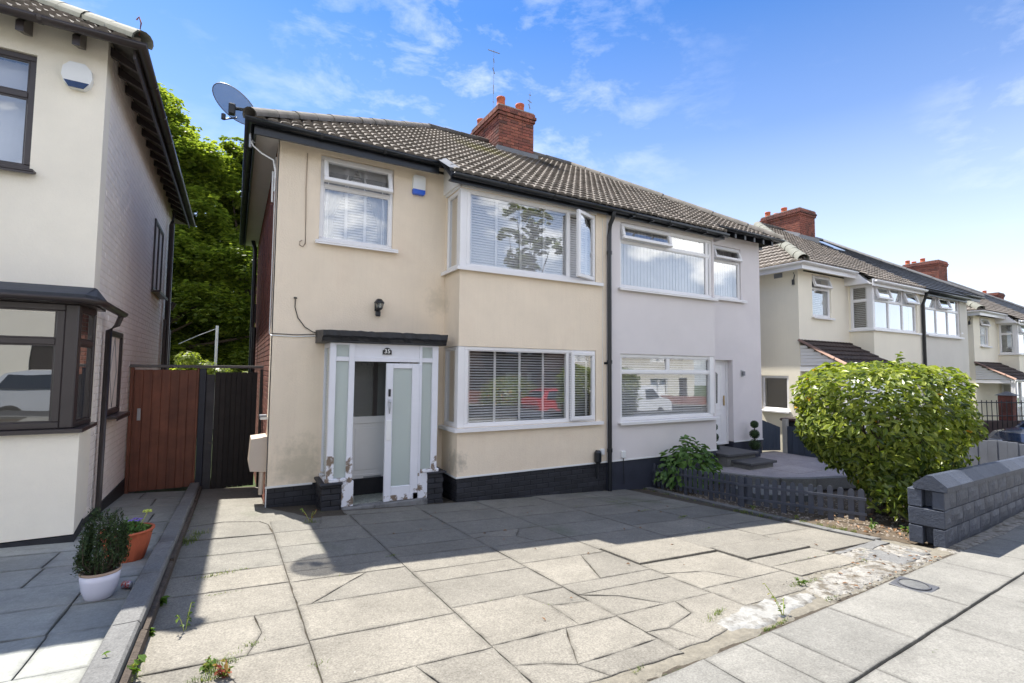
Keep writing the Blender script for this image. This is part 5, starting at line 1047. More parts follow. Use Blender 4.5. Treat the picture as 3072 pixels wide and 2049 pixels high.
# ============================================================ FAR PAIR 39/41
def far_pair(lab1,lab2):
    dx,dz=11.95,-.35
    A=thing('semi_detached_house',lab1,'house',(dx+2.6,0,-.8)); B=thing('semi_detached_house',lab2,'house',(dx+7.8,0,-.8))
    def X(a): return a+dx
    def Zz(a): return a+dz
    w=MB(); 
    wall(w,X(0),X(2.41),Zz(-.7),Zz(4.66),[(X(.62),X(1.50),Zz(3.36),Zz(4.46))],0,.24)
    wall(w,X(2.41),X(X2),Zz(-.7),Zz(4.43),[(X(2.41),X(4.94),Zz(.7),Zz(1.9)),(X(2.41),X(4.94),Zz(3.08),Zz(4.30))],-.585,-.39)
    wall(w,-.39,0,Zz(-.7),Zz(4.43),[(-.39,-.03,Zz(.7),Zz(1.9)),(-.39,-.03,Zz(3.08),Zz(4.30))],X(2.41),X(2.6),axis='x')
    wall(w,.24,6.4,Zz(-.7),Zz(4.66),[(.30,1.05,Zz(.92),Zz(1.82))],X(0),X(.24),axis='x'); w.box(X(.24),X(X2),6.2,6.4,Zz(-.7),Zz(4.66))
    w.build('wall',IVORY,A)
    m=MB(); m.box(X(.24),X(X2),.24,6.2,Zz(2.3),Zz(2.4)); m.box(X(.24),X(X2),.24,6.2,Zz(-.2),Zz(-.1)); m.box(X(.24),X(X2),0,6.2,Zz(4.5),Zz(4.54)); m.box(X(2.6),X(X2),-.38,.24,Zz(2.1),Zz(2.4)); m.box(X(.24),X(X2),3.2,3.3,Zz(-.1),Zz(4.4)); m.box(X(X2)-.02,X(X2)-.004,-.38,6.2,Zz(-.1),Zz(4.4)); m.build('interior_shell',INT,A)
    window(A,front(X(.62),Zz(3.36)),.88,1.10,transom=.76,open_=[(.055,0,.79,0,'top',.32)],slats=.05,sill=(.05,.05),glass=CLEARU)
    window(A,front(X(2.52),Zz(3.08),-.585),2.42,1.22,cols=[.81,1.62],transom=.80,open_=[(.055,0,.83,0,'top',.30),(1.65,0,.83,0,'top',.30)],glass=CLEARU,back=VBLIND,label='upper bay window with two small top lights open')
    window(A,west(X(2.41),-.03,Zz(3.08),.015),.46,1.22,transom=.80,slats=.05,glass=CLEAR,label='side light of the upper bay')
    corner_post_at=lambda z0: MB().box(X(2.412),X(2.52),-.58,-.49,z0,z0+1.22,c=.006).build('corner_post',PVC,A)
    corner_post_at(Zz(3.08))
    window(A,front(X(2.52),Zz(.7),-.585),2.42,1.20,cols=[.81,1.62],transom=.80,back=VBLIND); window(A,west(X(2.41),-.03,Zz(.7),.015),.46,1.2,back=VBLIND)
    m=MB(); m.prism([(X(2.35),0),(X(2.35),-.65),(X(5.06),-.65),(X(5.06),-.5),(X(2.46),-.5),(X(2.46),0)],Zz(3.04),Zz(3.077)); m.build('window_sill',PVC,A)
    window(A,west(X(0),1.04,Zz(.92),.02),.74,.9,back=INTD,sill=(.04,.04))
    m=MB(); m.box(X(-.02),X(-.001),.4,.62,Zz(4.38),Zz(4.5)); m.build('air_brick',GREYM,A); m=MB(); m.tube([(X(-.02),.1,Zz(4.45)),(X(-.04),.06,Zz(4.38)),(X(-.03),.1,Zz(4.25))],.012,5); m.tube([(X(-.04),.1,Zz(4.27)),(X(-.04),.1,Zz(4.14))],.035,6); m.build('camera_unit',BLACKP,A)
    m=MB(); m.add([(X(2.2),-.62,Zz(4.30)),(X(2.2),0,Zz(4.30)),(X(2.2),0,Zz(4.66)),(X(2.2),-.35,Zz(4.58)),(X(2.4),-.62,Zz(4.30)),(X(2.4),0,Zz(4.30)),(X(2.4),0,Zz(4.66)),(X(2.4),-.35,Zz(4.58))],[(0,1,2,3),(7,6,5,4),(0,4,5,1),(1,5,6,2),(2,6,7,3),(3,7,4,0)]); m.build('bay_cheek_board',PVC,A)
    m=MB(); m.box(X(-.33),X(2.2),-.30,-.27,Zz(4.46),Zz(4.64)); m.box(X(-.33),X(-.30),-.27,6.6,Zz(4.46),Zz(4.64)); m.box(X(-.30),X(2.2),-.27,0,Zz(4.56),Zz(4.58)); m.box(X(-.30),X(0),0,6.6,Zz(4.56),Zz(4.58)); m.build('fascia_board',PVC,A)
    gutter(A,[(X(2.15),-.345,Zz(4.62)),(X(-.36),-.345,Zz(4.63)),(X(-.36),6.6,Zz(4.63))],.06,PVC,brk=False); gutter(A,[(X(5.1),-.765,Zz(4.335)),(X(2.22),-.765,Zz(4.355))],.06,PVC,brk=False)
    m=MB(); m.box(X(2.2),X(X2),-.70,-.675,Zz(4.22),Zz(4.40)); m.box(X(2.2),X(X2),-.675,-.587,Zz(4.27),Zz(4.29)); m.build('bay_fascia',PVC,A)
    m=MB()
    for k in range(2):
        a=k*.30; m.add([(X(2.06)+a*.55,-.36-a*.95,Zz(4.70)-a*.55),(X(2.22)+a*.55,-.30-a*.95,Zz(4.74)-a*.55),(X(2.36)+a*.5,-.55-a*.95,Zz(4.55)-a*.55),(X(2.20)+a*.5,-.62-a*.95,Zz(4.50)-a*.55)],[(0,1,2,3)])
    pass
    PA=(P0[0]+dx,P0[1],P0[2]+dz); ua=MB()
    roof_face(A,PA,(1,0,0),VV,[(0,V_(-.33)),(2.55,V_(-.33)),(2.55,V_(2.22))],TILE,ua,maxparts=120)
    roof_face(A,PA,(1,0,0),VV,[(2.55,V_(EY)),(X2+.33,V_(EY)),(X2+.33,V_(RY)),(RY+.33,V_(RY)),(2.55,V_(2.22))],TILE,ua,maxparts=180)
    PS=(X(-.33),6.73,Zz(rz(-.33))); ls=3.53/CS
    roof_face(A,PS,(0,-1,0),(1,0,SL),[(0,0),(7.06,0),(3.53,ls)],TILE,ua,part=False)
    ua.sheet([(X(-.33),6.73,Zz(rz(-.33))),(X(RY),RY,Zz(HZ)),(X(X2),RY,Zz(HZ)),(X(X2),6.73,Zz(rz(-.33)))]); ua.build('roof_deck',TILED,A,fix=False)
    PH=MATS['pale_hip_tile']; ridge_caps(A,(X(-.34),-.34,Zz(rz(-.33)+.03)),(X(RY),RY,Zz(HZ+.02)),.13,.44,PH,'hip_tile'); ridge_caps(A,(X(RY),RY,Zz(HZ+.02)),(X(X2),RY,Zz(HZ+.02)),.11,.44,TILED)
    m=MB(); m.prism([(X(4.62),2.50),(X(5.72),2.50),(X(5.72),2.60),(X(4.62),2.60)],Zz(rz(2.55)-.05),Zz(rz(2.6)+.12)); m.add([(X(4.60),2.5,Zz(rz(2.5)+.03)),(X(4.69),2.6,Zz(rz(2.6)+.2)),(X(4.69),4.0,Zz(rz(3.2)+.14)),(X(4.5),3.2,Zz(rz(3.2)+.06))],[(0,1,2,3)]); m.build('lead_flashing',LEAD,A,fix=False)
    chimney(A,X(4.70),X(5.64),2.60,4.02,Zz(6.35),Zz(7.70),[(X(4.95),3.3,.105,.22),(X(5.2),3.75,.10,.18),(X(4.90),3.9,.10,.22)],parts=False)
    # porch lean-to with tiled roof
    m=MB(); m.box(X(-.05),X(2.38),-1.05,-.98,Zz(1.98),Zz(2.08)); m.box(X(.0),X(.10),-1.05,-.95,Zz(-.6),Zz(1.98)); m.box(X(.0),X(.08),-.95,-.0,Zz(1.94),Zz(2.06)); m.box(X(.10),X(.75),-1.03,-.96,Zz(1.10),Zz(1.18)); m.box(X(.68),X(.78),-1.04,-.95,Zz(-.6),Zz(1.98)); m.box(X(1.6),X(1.7),-1.04,-.95,Zz(-.6),Zz(1.98)); PO=m.build('porch',PVC,A)
    for (a,b,c,d) in ((.10,.68,1.18,1.98),(.10,.68,-.3,1.10),(.78,1.6,1.5,1.98),(1.7,2.38,-.3,1.98)): m=MB(); m.box(X(a),X(b),-1.0,-.99,Zz(c),Zz(d)); m.build('pane',CLEAR,PO)
    m=MB(); m.box(X(.80),X(1.58),-1.0,-.95,Zz(-.5),Zz(1.45)); m.build('porch_door',PVC,PO)
    pb=MB()
    for k in range(6):
        z=Zz(2.08)+k*.085; m=MB(); m.box(X(.02),X(.05),-.98+k*.16,-.002,z,z+.08,c=.002); m.build('cladding_board',PVC,PO)
    PB_=mat('brown_porch_tile',(.050,.034,.030),.8,.25,6,.5,40,.004,objvar=.15); up_=MB()
    sl=.60/1.05; roof_face(PO,(X(-.03),-1.08,Zz(2.08)),(1,0,0),(0,1,sl),[(0,0),(2.42,0),(2.42,1.24),(0,1.24)],PB_,up_,maxparts=60); up_.build('roof_deck',PB_,PO,fix=False)
    ridge_caps(PO,(X(-.03),-1.10,Zz(2.08)),(X(-.03),-.02,Zz(2.70)),.05,.3,mat('verge_tile',(.30,.19,.15),.9),'verge_tile')
    gutter(PO,[(X(2.4),-1.14,Zz(2.06)),(X(-.12),-1.14,Zz(2.07))],.05,PVC,brk=False); m=MB(); m.tube([(X(-.05),-1.10,Zz(2.02)),(X(-.0),-1.08,Zz(1.85)),(X(-.0),-1.08,Zz(-.6))],.03,6); m.build('downpipe',PVC,PO)
    m=MB(); m.tube([(X(5.20),-.75,Zz(4.3)),(X(5.20),-.64,Zz(3.95)),(X(5.20),-.64,Zz(-.6))],.045,8); m.build('downpipe',BLACKP,A)
    # 41
    w=MB(); wall(w,X(X2),X(8.0),Zz(-.7),Zz(4.43),[(X(5.5),X(7.95),Zz(.7),Zz(1.9)),(X(5.5),X(7.95),Zz(3.08),Zz(4.30))],-.585,-.39); wall(w,-.39,0,Zz(-.7),Zz(4.43),[],X(7.8),X(8.0),axis='x'); wall(w,X(8.0),X(10.37),Zz(-.7),Zz(4.66),[(X(8.8),X(9.7),Zz(3.36),Zz(4.46)),(X(8.5),X(9.4),Zz(-.1),Zz(1.8))],0,.24)
    w.box(X(10.13),X(10.37),.24,6.4,Zz(-.7),Zz(4.66)); w.box(X(X2),X(10.37),6.2,6.4,Zz(-.7),Zz(4.66)); w.build('wall',mat('pale_render',(.66,.63,.56),.92,.04,1.2,.3,60,.003),B)
    m=MB(); m.box(X(X2),X(10.13),.24,6.2,Zz(2.3),Zz(2.4)); m.box(X(X2),X(10.3),0,6.2,Zz(4.5),Zz(4.54)); m.box(X(X2),X(10.13),3.2,3.3,Zz(-.1),Zz(4.4)); m.build('interior_shell',INT,B)
    window(B,front(X(5.5),Zz(3.08),-.585),2.45,1.22,cols=[.81,1.63],transom=.80,open_=[(.84,0,.83,0,'top',.30)],glass=CLEARU,back=VBLIND,sill=(.05,.05)); window(B,front(X(5.5),Zz(.7),-.585),2.45,1.2,cols=[.81,1.63],transom=.8,back=VBLIND,sill=(.05,.05)); window(B,front(X(8.8),Zz(3.36)),.9,1.1,transom=.76,back=VBLIND,sill=(.05,.05))
    m=MB(); m.box(X(8.5),X(9.4),.1,.15,Zz(-.1),Zz(1.8)); m.build('front_door',PVC,B)
    ub=MB()
    roof_face(B,PA,(1,0,0),VV,[(X2+.33,V_(EY)),(8.55,V_(EY)),(8.55,V_(2.15)),(7.50,V_(RY)),(X2+.33,V_(RY))],SLATE,ub,flat=True,maxparts=180); roof_face(B,PA,(1,0,0),VV,[(8.55,V_(-.33)),(XE+.33,V_(-.33)),(8.55,V_(2.15))],SLATE,ub,flat=True,maxparts=80)
    ub.sheet([(X(XE),-.33,Zz(rz(-.33))),(X(XE),6.73,Zz(rz(-.33))),(X(7.17),RY,Zz(HZ))]); ub.sheet([(X(X2),RY,Zz(HZ)),(X(7.17),RY,Zz(HZ)),(X(XE),6.73,Zz(rz(-.33))),(X(X2),6.73,Zz(rz(-.33)))]); ub.build('roof_deck',SLATE,B,fix=False)
    ridge_caps(B,(X(X2),RY,Zz(HZ+.02)),(X(7.17),RY,Zz(HZ+.02)),.09,.44,SLATE); ridge_caps(B,(X(XE),-.34,Zz(rz(-.33)+.02)),(X(7.17),RY,Zz(HZ+.02)),.09,.44,SLATE,'hip_tile')
    o=MB(); p=Vector((X(5.75),2.2,Zz(rz(2.2)+.05))); 
    for (q,mm,nm) in ((0,STEEL,'skylight'),): o.add([(X(5.75),2.05,Zz(rz(2.05)+.07)),(X(6.5),2.05,Zz(rz(2.05)+.07)),(X(6.5),2.75,Zz(rz(2.75)+.07)),(X(5.75),2.75,Zz(rz(2.75)+.07)),(X(5.75),2.05,Zz(rz(2.05)-.02)),(X(6.5),2.05,Zz(rz(2.05)-.02)),(X(6.5),2.75,Zz(rz(2.75)-.02)),(X(5.75),2.75,Zz(rz(2.75)-.02))],[(0,1,2,3),(0,4,5,1),(1,5,6,2),(2,6,7,3),(3,7,4,0)]); o.build('skylight',mat('skylight_glass',(.4,.45,.5),.08,.02,metal=.6),B)
    gutter(B,[(X(XE+.03),6.6,Zz(4.63)),(X(XE+.03),-.345,Zz(4.63)),(X(8.16),-.345,Zz(4.62))],.06,BLACKP,brk=False); gutter(B,[(X(8.22),-.765,Zz(4.335)),(X(5.15),-.765,Zz(4.345))],.06,BLACKP,brk=True)
    m=MB(); m.box(X(5.19),X(8.2),-.70,-.675,Zz(4.22),Zz(4.40)); m.box(X(8.2),X(10.6),-.30,-.27,Zz(4.46),Zz(4.62)); m.box(X(5.19),X(8.18),-.675,-.587,Zz(4.27),Zz(4.29)); m.build('fascia_board',BLACKP,B)
    return A,B
KIDS={}
def index_kids():
    KIDS.clear()
    for o in bpy.data.objects:
        if o.parent: KIDS.setdefault(o.parent.name,[]).append(o)
def copy_tree(o,parent=None):
    c=o.copy(); COL.objects.link(c)
    if parent is not None: c.parent=parent; c.matrix_parent_inverse=o.matrix_parent_inverse.copy()
    tiles=[]
    for ch in KIDS.get(o.name,[]):
        if ch.name.startswith('roof_tile'): tiles.append(ch)
        else: copy_tree(ch,c)
    if tiles:
        key=o.name
        if key not in TJ:
            bm=bmesh.new()
            for t_ in tiles: tmp=t_.data.copy(); tmp.transform(t_.matrix_basis); bm.from_mesh(tmp); bpy.data.meshes.remove(tmp)
            me=bpy.data.meshes.new('tiling'); bm.to_mesh(me); bm.free(); me.materials.append(tiles[0].data.materials[0]); TJ[key]=me
        n=bpy.data.objects.new('tiling',TJ[key]); COL.objects.link(n); n.parent=c; n.matrix_parent_inverse=tiles[0].matrix_parent_inverse.copy(); n['kind']='stuff'
    return c
TJ={}
FA,FB=far_pair('ivory rendered house with a brown tiled porch roof behind the round bush','pale rendered house with dark slate roof and skylight joined to the ivory house')
index_kids()
def place_copy(src,dx,dy,dz,lab,rot=0,pivot=None,group=None,sx=1):
    c=copy_tree(src); 
    if rot:
        p=Vector(pivot); l=Matrix.Rotation(rot,3,'Z')@(src.location-p)+p; c.location=l+Vector((dx,dy,dz)); c.rotation_euler=(0,0,rot)
    else: c.location=src.location+Vector((dx,dy,dz))
    c['label']=lab
    return c

for k,(dx_,dy_,dz_) in enumerate(((11.95,.33,-.35),(23.9,1.6,-.70))):
    a=place_copy(FA,dx_,dy_,dz_,['ivory house with brown porch roof beyond the railings, second pair down the street','half hidden ivory house cut by the right edge, third pair down the street'][k])
    b=place_copy(FB,dx_,dy_,dz_,['slate roofed half of the second pair down the street','slate roofed half of the farthest pair, behind the last chimney'][k])
# ============================================================ 37 FRONT GARDEN
PZ=-.33
m=MB(); m.prism([(8.0,-.585),(7.45,-.62),(7.62,-.95),(7.85,-1.35),(8.15,-1.75),(8.7,-2.0),(9.4,-2.2),(10.95,-2.7),(10.95,.1),(8.0,.1)],-1.0,PZ); 
pat=m.build('patio',PATIO,kind='structure')
es=[(7.40,-.66),(7.58,-.98),(7.80,-1.38),(8.10,-1.80),(8.66,-2.06),(9.4,-2.27),(10.2,-2.5),(10.95,-2.75)]
for i in range(len(es)-1):
    (xa,ya),(xb,yb)=es[i],es[i+1]; n_=Vector((yb-ya,-(xb-xa))).normalized()*-.12; mb=MB(); mb.prism([(xa,ya),(xb,yb),(xb-n_.x,yb-n_.y),(xa-n_.x,ya-n_.y)][::-1],PZ-.18,PZ+.012); mb.build('edging_stone',KERBM,pat)
for (x0,x1,y0,y1) in [(8.05+i*.75,8.05+i*.75+.74,-.55-.6*j,-.55-.6*j+.59) for i in range(4) for j in range(-1,3)]:
    if x1<10.95 and not (x0<8.3 and y0<-1.2): 
        mb=MB(); mb.box(x0,x1,y0,y1,PZ,PZ+.006); mb.build('patio_slab',PATIO,pat)
gb=gsheet('gravel_bed',[5.9,6.4,7,7.6,8.3,9.2,11,13],[-4.8,-4,-3,-2,-1,-.5,0],SOIL,dz=-.02)
pts=[]
for _ in range(2600):
    x=random.uniform(6.1,8.6); y=random.uniform(-4.6,-.3); pts.append((x,y,G(x,y)-.018))
scatter_mesh('gravel',pts,.014,mat('bed_gravel',(.26,.22,.18),.9,.35,60))
pond=MB(); pond.prism([(7.0,-1.6),(7.7,-1.75),(8.3,-2.35),(7.6,-2.6),(6.95,-2.2)][::-1],-.62,-.40); pond.build('sunken_slab',mat('dark_slab',(.11,.12,.125),.5,.2,5,.3,30,.005),pat)
# steps
t=thing('front_step','two dark stone slab steps leading up to the white door','step',(8.5,-.6,PZ))
m=MB(); m.box(8.12,9.0,-.74,-.02,PZ,-.125); m.build('riser',KERBM,t); m=MB(); m.box(8.08,9.05,-.79,.10,-.125,-.075,c=.006); m.build('tread',mat('dark_step',(.075,.075,.08),.75,.15,5,.4,40,.004),t)
m=MB(); m.box(8.27,9.0,-1.12,-.74,PZ,-.24); m.build('riser',KERBM,t); m=MB(); m.box(8.23,9.06,-1.17,-.72,-.24,-.195,c=.006); m.build('tread',MATS['dark_step'],t)
# picket fences
def picket(x0,y0,x1,y1,n,lab,hh=.42,lean=0):
    t=thing('picket_fence',lab,'fence',(x0,y0,G(x0,y0)),group='low slate blue picket fences along the driveway'); d=Vector((x1-x0,y1-y0,0)); Lh=d.length; d.normalize(); nn=Vector((d.y,-d.x,0)); a=math.atan2(d.y,d.x)
    za=G(x0,y0); zb=G(x1,y1)
    for i in range(n):
        s=(i+.5)/n*Lh; p=Vector((x0,y0,0))+d*s; z=za+(zb-za)*s/Lh; M=T(p.x,p.y,z,a)@Matrix.Rotation(random.uniform(-.02,.02)+lean,4,'Y'); b=MB(M); w_=.033
        h=hh+random.uniform(-.006,.006); bot=.03 if i%5 else -.06
        pts=[(-w_,bot),(w_,bot),(w_,h-.035)]+[(w_*math.cos(q),h-.035+.035*math.sin(q)) for q in [PI*k/6 for k in range(1,6)]]+[(-w_,h-.035)]
        b.prism(pts,-.009,.009,axis='y'); b.build('picket',FENG,t)
    for hz_ in (.115,.30):
        A=Vector((x0,y0,za+hz_))-nn*.0; Bq=Vector((x1,y1,zb+hz_)); b=MB()
        vs=[]
        for q in (A,Bq):
            for (u_,v_) in ((.010,-.017),(.028,-.017),(.028,.017),(.010,.017)): vs.append(q-nn*u_*-1+Vector((0,0,v_)))
        b.add(vs,[(3,2,1,0),(4,5,6,7),(0,1,5,4),(1,2,6,5),(2,3,7,6),(3,0,4,7)]); b.build('rail',FENG,t)
picket(6.30,-.22,6.22,-2.52,22,'shaded half of the low picket fence, nearer the lilac wall')
picket(6.16,-2.38,6.53,-3.92,14,'sunlit half of the low picket fence, ending beside the round bush')
# front wall of 37: pitched-face blocks
bw=thing('block_wall','dark blue block garden wall with sloping coping beside the footpath','wall',(7,-4.8,-.3))
wx0,wy0,wx1,wy1=5.95,-4.885,13.6,-4.16; wd=Vector((wx1-wx0,wy1-wy0,0)); WL=wd.length; wd.normalize(); wn_=Vector((wd.y,-wd.x,0))
def wz(s): return -.235-.046*s
def rockblock(s0,s1,zl0,zl1,th,off=0,face_end=False,name='block',nx=5,nz=3):
    from mathutils import noise as mn
    vs=[];fs=[]; sd_=random.uniform(0,100)
    for j in range(nz+1):
        for i in range(nx+1):
            u_,v_=i/nx,j/nz; s=s0+(s1-s0)*u_; z=(zl0+(zl1-zl0)*v_); e=min(u_,1-u_,v_,1-v_)
            d=.004+(.014*min(1,e*3.2)+ (.016*mn.noise(Vector((s*14,z*14,sd_))) if e>0 else 0)); p=Vector((wx0,wy0,0))+wd*s+wn_*(d+off); vs.append((p.x,p.y,wz(s)+z))
    for j in range(nz):
        for i in range(nx): k=j*(nx+1)+i; fs.append((k,k+1,k+nx+2,k+nx+1))
    n0=len(vs); 
    for (s,z) in ((s0,zl0),(s1,zl0),(s1,zl1),(s0,zl1)): p=Vector((wx0,wy0,0))+wd*s-wn_*th; vs.append((p.x,p.y,wz(s)+z))
    c=[0,nx,(nz+1)*(nx+1)-1,nz*(nx+1)]
    for k in range(4): fs.append((n0+k,n0+(k+1)%4,c[(k+1)%4],c[k]))
    fs.append((n0+3,n0+2,n0+1,n0)); b=MB(); b.add(vs,fs); return b.build(name,BLOCKM,bw)
ch_=.19
for r in (-1,0,1,2):
    s=0.0 if r%2==0 else -.22; z0=-.0+r*ch_
    while s<WL-.05:
        a=max(s,.0); e=min(s+.44,WL)
        if e-a>.06: rockblock(a+.006,e-.006,z0+.004,z0+ch_-.004,.09)
        s+=.44
b=MB(); 
vs=[]
for s in (.2,5,WL):
    for (n0,z) in ((-.19,-.5),(-.012,-.5),(-.012,.57),(-.19,.57)): p=Vector((wx0,wy0,0))+wd*s+wn_*n0; vs.append((p.x,p.y,wz(s)+z))
b.add(vs,[(0,1,2,3)]+[(i+4*k,(i+1)%4+4*k,(i+1)%4+4+4*k,i+4+4*k) for k in (0,1) for i in range(4)]+[(11,10,9,8)]); b.build('core',MORTARD,bw)
for i in range(16):   # sloped copings
    s0=-.03+i*.48; s1=s0+.475; vs=[]
    for s in (s0,s1):
        for (n0,z) in ((.045,.573),(.05,.625),(-.07,.725),(-.12,.725),(-.235,.625),(-.235,.573)): p=Vector((wx0,wy0,0))+wd*s+wn_*n0; vs.append((p.x,p.y,wz(max(0,s))+z))
    b=MB(); b.add(vs,[(5,4,3,2,1,0),(6,7,8,9,10,11)]+[(k,(k+1)%6,(k+1)%6+6,k+6) for k in range(6)]); b.build('coping',BLOCKM,bw)
# hollow end pier: stacked blocks seen end on
for k,(z0,hol) in enumerate(((0,1),(.19,0),(.38,1))):
    b=MB(); M_=Matrix(((-wn_.x*1,wd.x,0,wx0),(-wn_.y*1,wd.y,0,wy0),(0,0,1,wz(0)),(0,0,0,1))); b.M=M_
    # local x = into the garden, y = along wall
    x0,x1=-.015,.29
    if hol:
        b.box(x0,x0+.10,-.012,.2,z0+.004,z0+.186,c=.006); b.box(x1-.12,x1,-.012,.2,z0+.004,z0+.186,c=.006); b.box(x0+.10,x1-.12,.10,.2,z0+.004,z0+.186)
    else: b.box(x0,x1,-.012,.2,z0+.004,z0+.186,c=.008)
    b.build('end_block',BLOCKM,bw)
# side boundary: blue panels and concrete posts
t=thing('fence_panel','slate blue boarded gate with a sloping top right of the lilac house','gate',(10.6,0,PZ))
for i in range(5):
    xa=10.39+i*.085; ya=.02-i*.035; b=MB(T(xa,ya,0,-.39)); zt=.44-i*.035; b.prism([(0,PZ+.06),(.086,PZ+.06),(.086,zt-.03),(0,zt)],0,.016,axis='y'); b.build('board',NAVY,t)
bf=thing('boundary_fence','slate blue boarded fence, sunlit panels coloured grey, between concrete posts behind the round bush','fence',(11.1,-2.5,PZ))
yy=-.22; k=0
while yy>-4.6:
    b=MB(); b.box(10.86+.0,10.97,yy-.05,yy+.05,-1.,.46 if k==0 else .34,c=.006); b.build('post',CONCP,bf)
    y1=yy-1.50
    mb=MB(); mb.box(10.90,10.94,y1+.05,yy-.05,-1,-.42); mb.build('gravel_board',CONCP,bf)
    n=11
    for i in range(n):
        ya=yy-.05-(1.40)*(i/n); u_=(i+.5)/n; zt=.30+.13*math.sin(PI*u_) if k else .30; b=MB(); b.box(10.895+.006*(i%2),10.915+.006*(i%2),ya-1.40/n+.004,ya,-.42,zt+.0,c=.002); b.build('board',NAVY if k==0 else FENSUN,bf)  # first panel plain blue, the rest coloured as if sunlit
    yy=y1; k+=1
t=thing('wheelie_bin','dark brown lidded wheelie bin standing behind the blue fence','bin',(11.3,-.3,-.6))
b=MB(T(11.35,-.35,0,.2)); b.box(-.28,.28,-.34,.34,-.65,.40,c=.03); b.build('body',BLACKP,t); b=MB(T(11.35,-.35,0,.2)); b.box(-.32,.32,-.42,.38,.405,.47,c=.025); b.build('lid',mat('brown_lid',(.06,.03,.025),.35,.1),t)
# ---- far right: railings, brick pier, parked car
t=thing('metal_railing','black metal railings with a brick pier beyond the grey fence','railing',(18,-1.8,-.6))
RB=Vector((14.9,-2.9,0)); 
def rail(a,b_,z0,z1,n):
    mb=MB(); mb.tube([(*a,z1-.06),(*b_,z1-.06)],.014,5); mb.tube([(*a,z0+.08),(*b_,z0+.08)],.014,5); mb.build('rail',BLACKP,t)
    for i in range(n+1):
        q=i/n; x=a[0]+(b_[0]-a[0])*q; y=a[1]+(b_[1]-a[1])*q; mb=MB(); mb.tube([(x,y,z0-.3),(x,y,z1)],.010,4); mb.build('bar',BLACKP,t)
rail((15.2,-.9),(21.5,-3.9),.36,.86,48)
mb=MB(); mb.box(18.1,18.42,-2.2,-1.9,-1,.98); mb.build('pier',BRICKR,t); mb=MB(); mb.add([(18.04,-2.26,.98),(18.48,-2.26,.98),(18.48,-1.84,.98),(18.04,-1.84,.98),(18.26,-2.05,1.10)],[(0,1,4),(1,2,4),(2,3,4),(3,0,4),(3,2,1,0)]); mb.build('pier_cap',KERBM,t)
mb=MB(); mb.prism([(15.2,-.9),(21.5,-3.9),(21.6,-3.7),(15.3,-.7)],-1.2,.30); mb.build('low_wall',mat('brown_wall',(.07,.045,.04),.8,.2),t)
